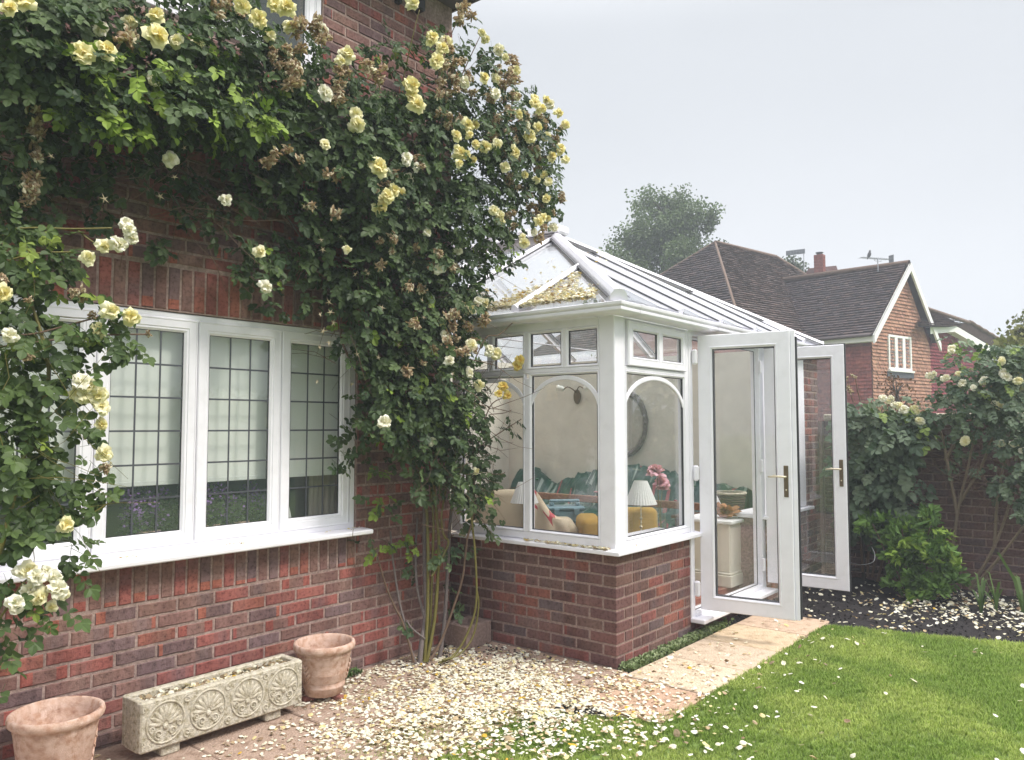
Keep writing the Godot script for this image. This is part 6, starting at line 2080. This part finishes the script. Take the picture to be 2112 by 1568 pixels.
	puffed(s, Vector3(-0.2, 0.05, -0.62), Vector3(0.33, 0.5, -0.16), 0.1)
	put(o, "seat", fin(s, yel))
	s = begin(true)
	puffed(s, Vector3(-0.38, 0.05, -0.6), Vector3(-0.15, 0.66, 0.0), 0.075)
	put(o, "arm", fin(s, yel))
	# two table lamps with pleated shades
	lamp(Vector3(1.325, 0.0, -0.564), 0.985, 1.185, "white pleated table lamp on a thin beaded stem inside the front window", 0.14, 0.058)
	lamp(Vector3(0.78, 0.0, -1.42), 0.985, 1.165, "white pleated table lamp behind the mullion of the side window", 0.125, 0.055)
	# peony in a tall glass
	o = thing("peony_vase", "pink peony blooms in a tall clear glass vase behind the front window", "vase of flowers", Vector3(1.74, 0.62, -0.6))
	s = begin(true)
	var gl := mat("vase_glass", Color(0.8, 0.9, 0.88, 0.05), 0.0)
	gl.transparency = BaseMaterial3D.TRANSPARENCY_ALPHA
	lathe(s, [Vector2(0.0, 0.0), Vector2(0.04, 0.0), Vector2(0.042, 0.3)], 16)
	put(o, "vase", fin(s, gl))
	s = begin(true)
	tube(s, [Vector3(0, 0.02, 0), Vector3(-0.04, 0.4, 0), Vector3(-0.09, 0.58, 0.02)], 0.004, 0.004, 5)
	tube(s, [Vector3(0.01, 0.02, 0), Vector3(0.0, 0.3, 0), Vector3(0.0, 0.47, 0.02)], 0.004, 0.004, 5)
	put(o, "stem", fin(s, mats.cane_green))
	for e in [[Vector3(-0.12, 0.6, 0.02), 1.0], [Vector3(-0.02, 0.5, 0.02), 0.85], [Vector3(0.04, 0.46, 0.0), 0.7]]:
		s = begin(true)
		for i in 26:
			var b := Basis(Vector3.UP, rnd(0, TAU)) * Basis(Vector3.RIGHT, rnd(0.1, 1.7))
			petal_patch(s, Transform3D(b, e[0]), 0.095 * e[1], 0.075 * e[1], 0.9, rnd(-0.2, 0.4), Color(0.72, 0.32, 0.42), Color(0.8, 0.52, 0.6))
		put(o, "bloom", fin(s, mats.petal))
	o = thing("side_table", "small dark table carrying the lamp and the vase inside the front window", "table", Vector3(1.56, fl, -0.5))
	s = begin()
	cbox(s, Vector3(-0.28, 0.44, -0.2), Vector3(0.28, 0.4795, 0.12), 0.006)
	for x in [-0.25, 0.25]:
		for z in [-0.17, 0.09]: box(s, Vector3(x - 0.018, 0, z - 0.018), Vector3(x + 0.018, 0.4395, z + 0.018))
	put(o, "frame", fin(s, mats.cane_brown))
	# basket on the far table
	o = thing("basket", "dark brown woven basket with a pale rim behind the open door", "basket", Vector3(3.3, 0.69, -0.62))
	s = begin(true)
	for k in 9:
		var r := 0.135 + 0.004 * k
		var ring := []
		for i in 21: ring.append(Vector3(r * cos(TAU * i / 20), 0.015 + 0.027 * k, r * sin(TAU * i / 20) * 0.9))
		tube(s, ring, 0.014, 0.014, 5, false)
	put(o, "weave", fin(s, mat("dark_wicker", lin(0.07, 0.04, 0.03), 0.7)))
	s = begin(true)
	var rim := []
	for i in 21: rim.append(Vector3(0.175 * cos(TAU * i / 20), 0.26, 0.16 * sin(TAU * i / 20)))
	tube(s, rim, 0.014, 0.014, 6, false)
	put(o, "rim", fin(s, mats.stone))
	o = thing("bench", "dark wooden chest under the woven basket behind the open door", "chest", Vector3(3.35, fl, -0.75))
	s = begin()
	cbox(s, Vector3(-0.2, 0, -0.45), Vector3(0.3, 0.51, 0.4), 0.01)
	put(o, "body", fin(s, mats.cane_brown))
	s = begin()
	cbox(s, Vector3(-0.23, 0.5105, -0.48), Vector3(0.32, 0.548, 0.43), 0.008)
	put(o, "lid", fin(s, mats.cane_brown))
	# white cabinet beside the doorway with a terracotta bowl and a stick in it
	o = thing("white_cabinet", "cream painted cabinet with moulded skirting beside the doorway", "cabinet", Vector3(2.66, fl, -0.42))
	s = begin()
	cbox(s, Vector3(-0.27, 0.0, -0.3), Vector3(0.3, 0.11, 0.2), 0.006)
	cbox(s, Vector3(-0.262, 0.1105, -0.29), Vector3(0.29, 0.135, 0.192), 0.01)
	cbox(s, Vector3(-0.25, 0.1355, -0.28), Vector3(0.28, 0.59, 0.18), 0.005)
	cbox(s, Vector3(-0.242, 0.2, 0.1805), Vector3(0.0, 0.56, 0.186), 0.002)
	var cream := mat("cream_paint", lin(0.7, 0.66, 0.55), 0.5)
	put(o, "body", fin(s, cream))
	s = begin()
	cbox(s, Vector3(-0.285, 0.5905, -0.32), Vector3(0.31, 0.625, 0.22), 0.008)
	put(o, "top", fin(s, mats.paint))
	o = thing("clay_bowl", "orange brown leaf shaped clay bowl on the cream cabinet", "bowl", Vector3(2.6, fl + 0.626, -0.36))
	s = begin(true)
	for i in 15:
		var b := Basis(Vector3.UP, TAU * i / 15 + rnd(-0.15, 0.15)) * Basis(Vector3.RIGHT, rnd(0.45, 1.1))
		petal_patch(s, Transform3D(b, Vector3(0, 0.0, 0)), rnd(0.12, 0.17), rnd(0.08, 0.11), 0.8, rnd(0.0, 0.5), Color(0.34, 0.13, 0.055), Color(0.5, 0.26, 0.14))
	put(o, "bowl", fin(s, mats.petal))
	s = begin(true)
	sphere(s, Vector3(0, 0.025, 0), Vector3(0.07, 0.025, 0.07), 6)
	put(o, "base", fin(s, mat("clay", lin(0.36, 0.15, 0.07), 0.6)))
	o = thing("white_stick", "white angled stick leaning above the clay bowl", "stick", Vector3(2.6, fl + 0.64, -0.36))
	s = begin()
	var st := [Vector3(0, 0.0, 0.0), Vector3(-0.02, 0.46, -0.24), Vector3(-0.02, 0.44, -0.42)]
	tube(s, [st[0], st[1]], 0.017, 0.017, 4)
	tube(s, [st[1], st[2]], 0.017, 0.017, 4)
	put(o, "rod", fin(s, mats.paint))
	# curtains or blinds at the end window
	o = thing("vertical_blind", "pale strips of a gathered vertical blind at the end of the cream wall", "blind", Vector3(3.99, 0, -0.32))
	for i in 4:
		s = begin()
		box(s, Vector3(-0.012, fl + 0.02, -0.1 + i * 0.06), Vector3(-0.008, 2.4, -0.05 + i * 0.06), Transform3D(Basis(Vector3.UP, 0.0), Vector3(-0.01 * (i % 2), 0, 0)))
		put(o, "slat", fin(s, mats.blind))
	o = thing("rug", "pale grey rug on the red tiled conservatory floor by the doorway", "rug", Vector3(2.0, fl, -0.75))
	s = begin()
	cbox(s, Vector3(-0.75, 0.001, -0.42), Vector3(0.3, 0.012, 0.38), 0.003)
	put(o, "pile", fin(s, mat("rug_pile", lin(0.4, 0.37, 0.3), 0.95)))

func puffed(s: SurfaceTool, lo: Vector3, hi: Vector3, r: float):      # an upholstered block: a rounded box
	var n := 10
	var c := (lo + hi) / 2
	var h := (hi - lo) / 2 - Vector3.ONE * r
	h = Vector3(maxf(h.x, 0), maxf(h.y, 0), maxf(h.z, 0))
	for i in n:
		for k in n * 2:
			var q := []
			for e in [[i, k], [i + 1, k], [i + 1, k + 1], [i, k + 1]]:
				var th: float = PI * e[0] / n
				var ph: float = TAU * (e[1] + 0.5) / (n * 2)
				var d := Vector3(sin(th) * cos(ph), cos(th), -sin(th) * sin(ph))
				q.append(c + d * r + Vector3(signf(snappedf(d.x, 0.001)) * h.x, signf(snappedf(d.y, 0.001)) * h.y, signf(snappedf(d.z, 0.001)) * h.z))
			quad(s, q[0], q[1], q[2], q[3])

func lamp(p: Vector3, y0: float, y1: float, label: String, r0: float, r1: float):
	var o := thing("table_lamp", label, "table lamp", p, "table lamps in the conservatory")
	var s := begin()
	var n := 64
	for k in n:
		var a := TAU * k / n
		var b := TAU * (k + 1) / n
		var f := 1.0 if k % 2 else 0.965
		var g := 0.965 if k % 2 else 1.0
		quad(s, Vector3(cos(a) * r0 * f, y0, -sin(a) * r0 * f), Vector3(cos(b) * r0 * g, y0, -sin(b) * r0 * g), Vector3(cos(b) * r1 * g, y1, -sin(b) * r1 * g), Vector3(cos(a) * r1 * f, y1, -sin(a) * r1 * f))
	put(o, "shade", fin(s, mat("shade_cloth", lin(0.72, 0.74, 0.72), 0.9, {back = lin(0.4, 0.4, 0.38)})))
	s = begin(true)
	var foot := 0.62
	tube(s, [Vector3(0, foot, 0), Vector3(0, y1 - 0.03, 0)], 0.006, 0.005, 6)
	for k in 7: sphere(s, Vector3(0, foot + 0.06 + 0.036 * k, 0), Vector3.ONE * (0.014 if k % 2 else 0.009), 5)
	lathe(s, [Vector2(0, foot), Vector2(0.06, foot), Vector2(0.055, foot + 0.012), Vector2(0.01, foot + 0.025)], 16)
	put(o, "stem", fin(s, mats.brass))
	if p.z < -1.0:
		var q := thing("side_table", "small pale table under the lamp behind the side window mullion", "table", Vector3(p.x, 0.14, p.z))
		s = begin()
		cbox(s, Vector3(-0.2, 0.44, -0.16), Vector3(0.2, 0.4795, 0.16), 0.006)
		for x in [-0.17, 0.17]:
			for z in [-0.13, 0.13]: box(s, Vector3(x - 0.016, 0, z - 0.016), Vector3(x + 0.016, 0.4395, z + 0.016))
		put(q, "frame", fin(s, mats.paint))

# =============================================================== petals, weeds
func petal_mesh() -> ArrayMesh:
	var s := begin()
	petal_patch(s, Transform3D(Basis(Vector3.RIGHT, PI / 2), Vector3(0, 0.003, -0.015)), rnd(0.028, 0.038), rnd(0.024, 0.036), rnd(0.1, 0.5), rnd(-0.05, 0.22), Color.WHITE, Color.WHITE)
	return fin(s)

func petal_tone() -> Color:
	var r := rng.randf()
	var c := Color(0.76, 0.71, 0.53).lerp(Color(0.86, 0.85, 0.77), rng.randf())
	if r < 0.1: c = Color(0.72, 0.62, 0.32)
	elif r < 0.17: c = Color(0.52, 0.4, 0.24)
	elif r < 0.185: c = Color(0.62, 0.4, 0.05)
	elif r < 0.24: c = Color(0.28, 0.19, 0.12)
	return c

func fall(n: String, label: String, spots: Array, lift: float, tilt: float, brown := 0.0, size := 1.0):
	var meshes := [petal_mesh(), petal_mesh(), petal_mesh(), petal_mesh()]
	var clump := FastNoiseLite.new()
	clump.seed = 77
	clump.frequency = 1.0
	for k in 4:
		var xs := []
		var cs := []
		for i in range(k, spots.size(), 4):
			var b := Basis(Vector3.UP, rnd(0, TAU)) * Basis(Vector3.RIGHT, rnd(-tilt, tilt)) * Basis(Vector3(0, 0, 1), rnd(-tilt, tilt))
			if rng.randf() < 0.3: b = b * Basis(Vector3.RIGHT, PI)
			var sp = spots[i]
			var up := Vector3.UP
			var p: Vector3 = sp
			xs.append(Transform3D(b.scaled(Vector3.ONE * size * (rnd(0.45, 0.8) if rng.randf() < 0.4 else rnd(0.75, 1.3))), p + Vector3(0, lift + rnd(0, 0.006), 0)))
			var c := petal_tone()
			if rng.randf() < brown + maxf(0.0, clump.get_noise_2d(p.x * 1.7, p.z * 1.7)) * 0.35: c = Color(0.42, 0.32, 0.2) * rnd(0.5, 1.3)
			c.a = 1
			cs.append(c)
		tag(multi(self, n, meshes[k], xs, cs, mats.petal), label, "fallen petals", label)

func petals():
	var lawn := PackedVector2Array(LAWN)
	# thickest under the rose, thinning over the path and the lawn
	var spots := []
	var heap := FastNoiseLite.new()
	heap.seed = 41
	heap.frequency = 2.6
	var i := 0
	while i < 66000:
		i += 1
		var x := rnd(-3.0, 1.2)
		var z := rnd(-1.33, 1.3)
		var on_lawn := Geometry2D.is_point_in_polygon(Vector2(x, z), lawn)
		if x > -0.02 and z < 0.03: continue
		if absf(x + 2.32) < 0.5 and z < -0.96: continue
		var d := Vector2(x + 0.75, (z + 0.35) * 1.0)
		var f := exp(-pow(d.x / (0.95 if d.x < 0 else 0.5), 2) - pow(d.y / 0.72, 2)) * 0.95
		f += 0.3 * exp(-pow((x + 1.5) / 0.8, 2) - pow((z + 0.35) / 0.4, 2))
		f += 0.05 * exp(-pow((x - 0.1) / 0.5, 2) - pow((z - 0.35) / 0.4, 2))
		if z < -1.15 and x < -0.95: f = f * 0.6 + 0.12
		f *= clampf(1.0 + 1.3 * heap.get_noise_2d(x, z), 0.25, 1.6)
		if on_lawn: f *= 0.72
		f += 0.003
		if rng.randf() < f: spots.append(Vector3(x, 0.012 if on_lawn else 0.001, z))
	fall("petal_litter", "cream rose petals fallen thickly over the patio, path and lawn edge", spots, 0.001, 0.4, 0.06, 0.76)
	spots = []
	for k in 420:
		var x := rnd(-2.2, 2.4)
		var z := rnd(0.0, 2.6)
		if rng.randf() < exp(-maxf(z - 0.6, 0) / 0.8) and Geometry2D.is_point_in_polygon(Vector2(x, z), lawn): spots.append(Vector3(x, 0.016, z))
	for k in 34:
		spots.append(Vector3(rnd(0.2, 2.0), 0.003, rnd(0.12, 0.8)))
	fall("petal_litter_scattered", "single white petals scattered over the mown lawn", spots, 0.002, 0.6)
	spots = []
	for k in 3600:
		var x := rnd(2.12, 4.28)
		var z := rnd(0.1, 3.6)
		var f := 0.16 + 0.95 * smoothstep(2.5, 3.5, x) * smoothstep(0.75, 1.25, z)
		if z < 0.9: f = 0.2
		if rng.randf() < f and not Geometry2D.is_point_in_polygon(Vector2(x, z), lawn): spots.append(Vector3(x, 0.012, z))
	fall("petal_litter_on_soil", "white petals lying on the dark soil of the flower bed", spots, 0.004, 0.5, 0.0, 1.0)
	# on the roof glass, banked against the lowest edge
	spots = []
	for k in 5200:
		var z := rnd(-1.9, 0.0)
		var t := pow(rng.randf(), 2.6) * 0.62
		var lim := 0.36 if z > -0.83 else 0.3
		lim *= 0.65 + 0.35 * sin(z * 7.0 + 1.0)
		if t > lim and rng.randf() > 0.035: continue
		if z > -0.12 - t * 0.98: continue
		if absf(z + 0.83) < 0.035: continue
		spots.append(Vector3(-0.06 + 2.09 * t, 2.55 + 1.11 * t + 0.008 + rnd(0, 0.02) * (1.0 - t * 2.0), z))
	fall("petal_litter_on_roof", "drift of yellowed petals banked on the lower glass of the conservatory roof", spots, 0.002, 0.6, -0.12, 0.85)
	spots = []
	for k in 300: spots.append(Vector3(-rnd(0.004, 0.05), 0.81, -0.05 - pow(rng.randf(), 1.6) * 0.75))
	for k in 8: spots.append(Vector3(rnd(0.0, 0.5), 0.808, rnd(0.01, 0.05)))
	for k in 30: spots.append(Vector3(pick([-1.35, -2.1, -1.2, -2.75]) + rnd(-0.09, 0.09), 0.962, -D + rnd(0.0, 0.05)))
	fall("petal_litter_on_sill", "yellowed petals lying along the white window sills", spots, 0.001, 0.5, 0.15, 0.6)
	spots = []
	for k in 420: spots.append(Vector3(rnd(-2.75, -1.9), 0.263 + rnd(0, 0.016), -1.09 + rnd(-0.058, 0.058)))
	fall("petal_litter_in_trough", "cream and brown petals filling the stone trough", spots, 0.002, 0.8, 0.35, 0.85)
	# creeping weeds between wall and path
	var weed := []
	for k in 3:
		var s := begin()
		for j in 8:
			var a := rnd(0, TAU)
			leaflet(s, Transform3D(Basis(Vector3.UP, a) * Basis(Vector3.RIGHT, rnd(0.6, 1.4)), Vector3(0, rnd(0.0, 0.02), 0)), rnd(0.014, 0.026), rnd(0.012, 0.018), 0.2, rnd(0.75, 1.2))
		weed.append(fin(s))
	for k in 3:
		var xs := []
		var cs := []
		for j in 620:
			var x := rnd(0.0, 1.75)
			var z := rnd(0.012, 0.105)
			if rng.randf() < smoothstep(1.2, 1.8, x): continue
			xs.append(Transform3D(Basis(Vector3.UP, rnd(0, TAU)).scaled(Vector3.ONE * rnd(0.55, 1.1)), Vector3(x, rnd(-0.012, 0.012), z)))
			cs.append(Color(0.2, 0.27, 0.11).lerp(Color(0.32, 0.36, 0.2), rng.randf()))
		if k == 0:
			for q in 26:
				xs.append(Transform3D(Basis(Vector3.UP, rnd(0, TAU)), Vector3(-1.3 + rnd(-0.12, 0.12), 0.01, -1.3 + rnd(-0.03, 0.05))))
				cs.append(Color(0.1, 0.17, 0.05))
		tag(multi(self, "ground_cover_weeds", weed[k], xs, cs, mats.leaf), "small creeping green weeds along the foot of the conservatory wall", "weeds", "creeping weeds by the wall")
	var crumbs := begin()
	cbox(crumbs, Vector3(-0.5, -0.4, -0.5), Vector3(0.5, 0.4, 0.5), 0.2, Transform3D(), 0.12)
	var gx := []
	for j in 700:
		var far := rng.randf() < 0.4
		gx.append(Transform3D(Basis.from_euler(rvec(3)).scaled(Vector3.ONE * rnd(0.006, 0.016)), Vector3(rnd(1.3, 2.6) if far else rnd(-0.9, -0.05), 0.001, rnd(0.02, 0.1) if far else rnd(-1.3, -0.4))))
	tag(multi(self, "earth_crumbs", fin(crumbs), gx, [], mats.soil), "crumbs of dark earth along the foot of the walls", "earth crumbs")

func window_plants():
	# potted plants in purple flower on the board behind the house window
	var m := spray_mesh(26, 0.075, 0.035, 0.0)
	var clay: StandardMaterial3D = mats.terracotta
	var k := 0
	for e in [[-2.5, "purple flowering pot plant behind the second light of the house window"], [-2.13, "purple flowering pot plant behind the left half of the third light"], [-1.93, "purple flowering pot plant behind the right half of the third light"]]:
		var o := thing("pot_plant", e[1], "pot plant", Vector3(e[0], 0.956, -1.57), "purple pot plants behind the house window")
		var s := begin(true)
		lathe(s, [Vector2(0, 0), Vector2(0.05, 0), Vector2(0.065, 0.09), Vector2(0.072, 0.09), Vector2(0.072, 0.11), Vector2(0.06, 0.11), Vector2(0, 0.1)], 20)
		put(o, "pot", fin(s, clay))
		var xs := []
		var cs := []
		var xf := []
		var cf := []
		for i in 26:
			xs.append(Transform3D(Basis(Vector3.UP, rnd(0, TAU)), Vector3(rnd(-0.12, 0.12), rnd(0.12, 0.33), rnd(-0.07, 0.06))))
			cs.append(Color(0.05, 0.08, 0.03) * rnd(0.6, 1.3))
		for i in 15:
			xf.append(Transform3D(Basis(Vector3.UP, rnd(0, TAU)).scaled(Vector3.ONE * 0.6), Vector3(rnd(-0.13, 0.13), rnd(0.16, 0.36), rnd(-0.05, 0.08))))
			cf.append(Color(0.34, 0.2, 0.5) * rnd(0.6, 1.3))
		multi(o, "leaves", m, xs, cs, mats.leaf)
		multi(o, "flowers", m, xf, cf, mats.petal)
		k += 1

# =============================================================== what the glass reflects
func behind_camera():
	var h := thing("garden_hedge", "tall dark green hedge at the far side of the lawn, mirrored in the window glass", "hedge", Vector3(-2, 0, 13))
	var s := begin()
	box(s, Vector3(-13, 0, -0.3), Vector3(15, 2.3, 0.3))
	put(h, "mass", fin(s, mat("hedge_core", lin(0.02, 0.035, 0.015), 0.95)))
	var m := spray_mesh(40, 0.3, 0.09, 0.1)
	var xs := []
	var cs := []
	for i in 2600:
		xs.append(Transform3D(Basis(Vector3.UP, rnd(0, TAU)), Vector3(rnd(-13, 15), rnd(0.2, 2.5), -0.35 + rnd(-0.2, 0.1))))
		cs.append(Color(0.04, 0.075, 0.025) * rnd(0.7, 1.5))
	multi(h, "leaves", m, xs, cs, mats.leaf)
	tree("garden_tree", "broad green tree on the far side of the lawn", Vector3(-7, 0, 16), 8.5, 2.6, 900, Color(0.05, 0.085, 0.03), 21, 0.12, 0.25)
	tree("garden_tree", "second broad green tree on the far side of the lawn", Vector3(-12.5, 0, 9), 7.5, 2.4, 800, Color(0.05, 0.085, 0.03), 22, 0.12, 0.25)
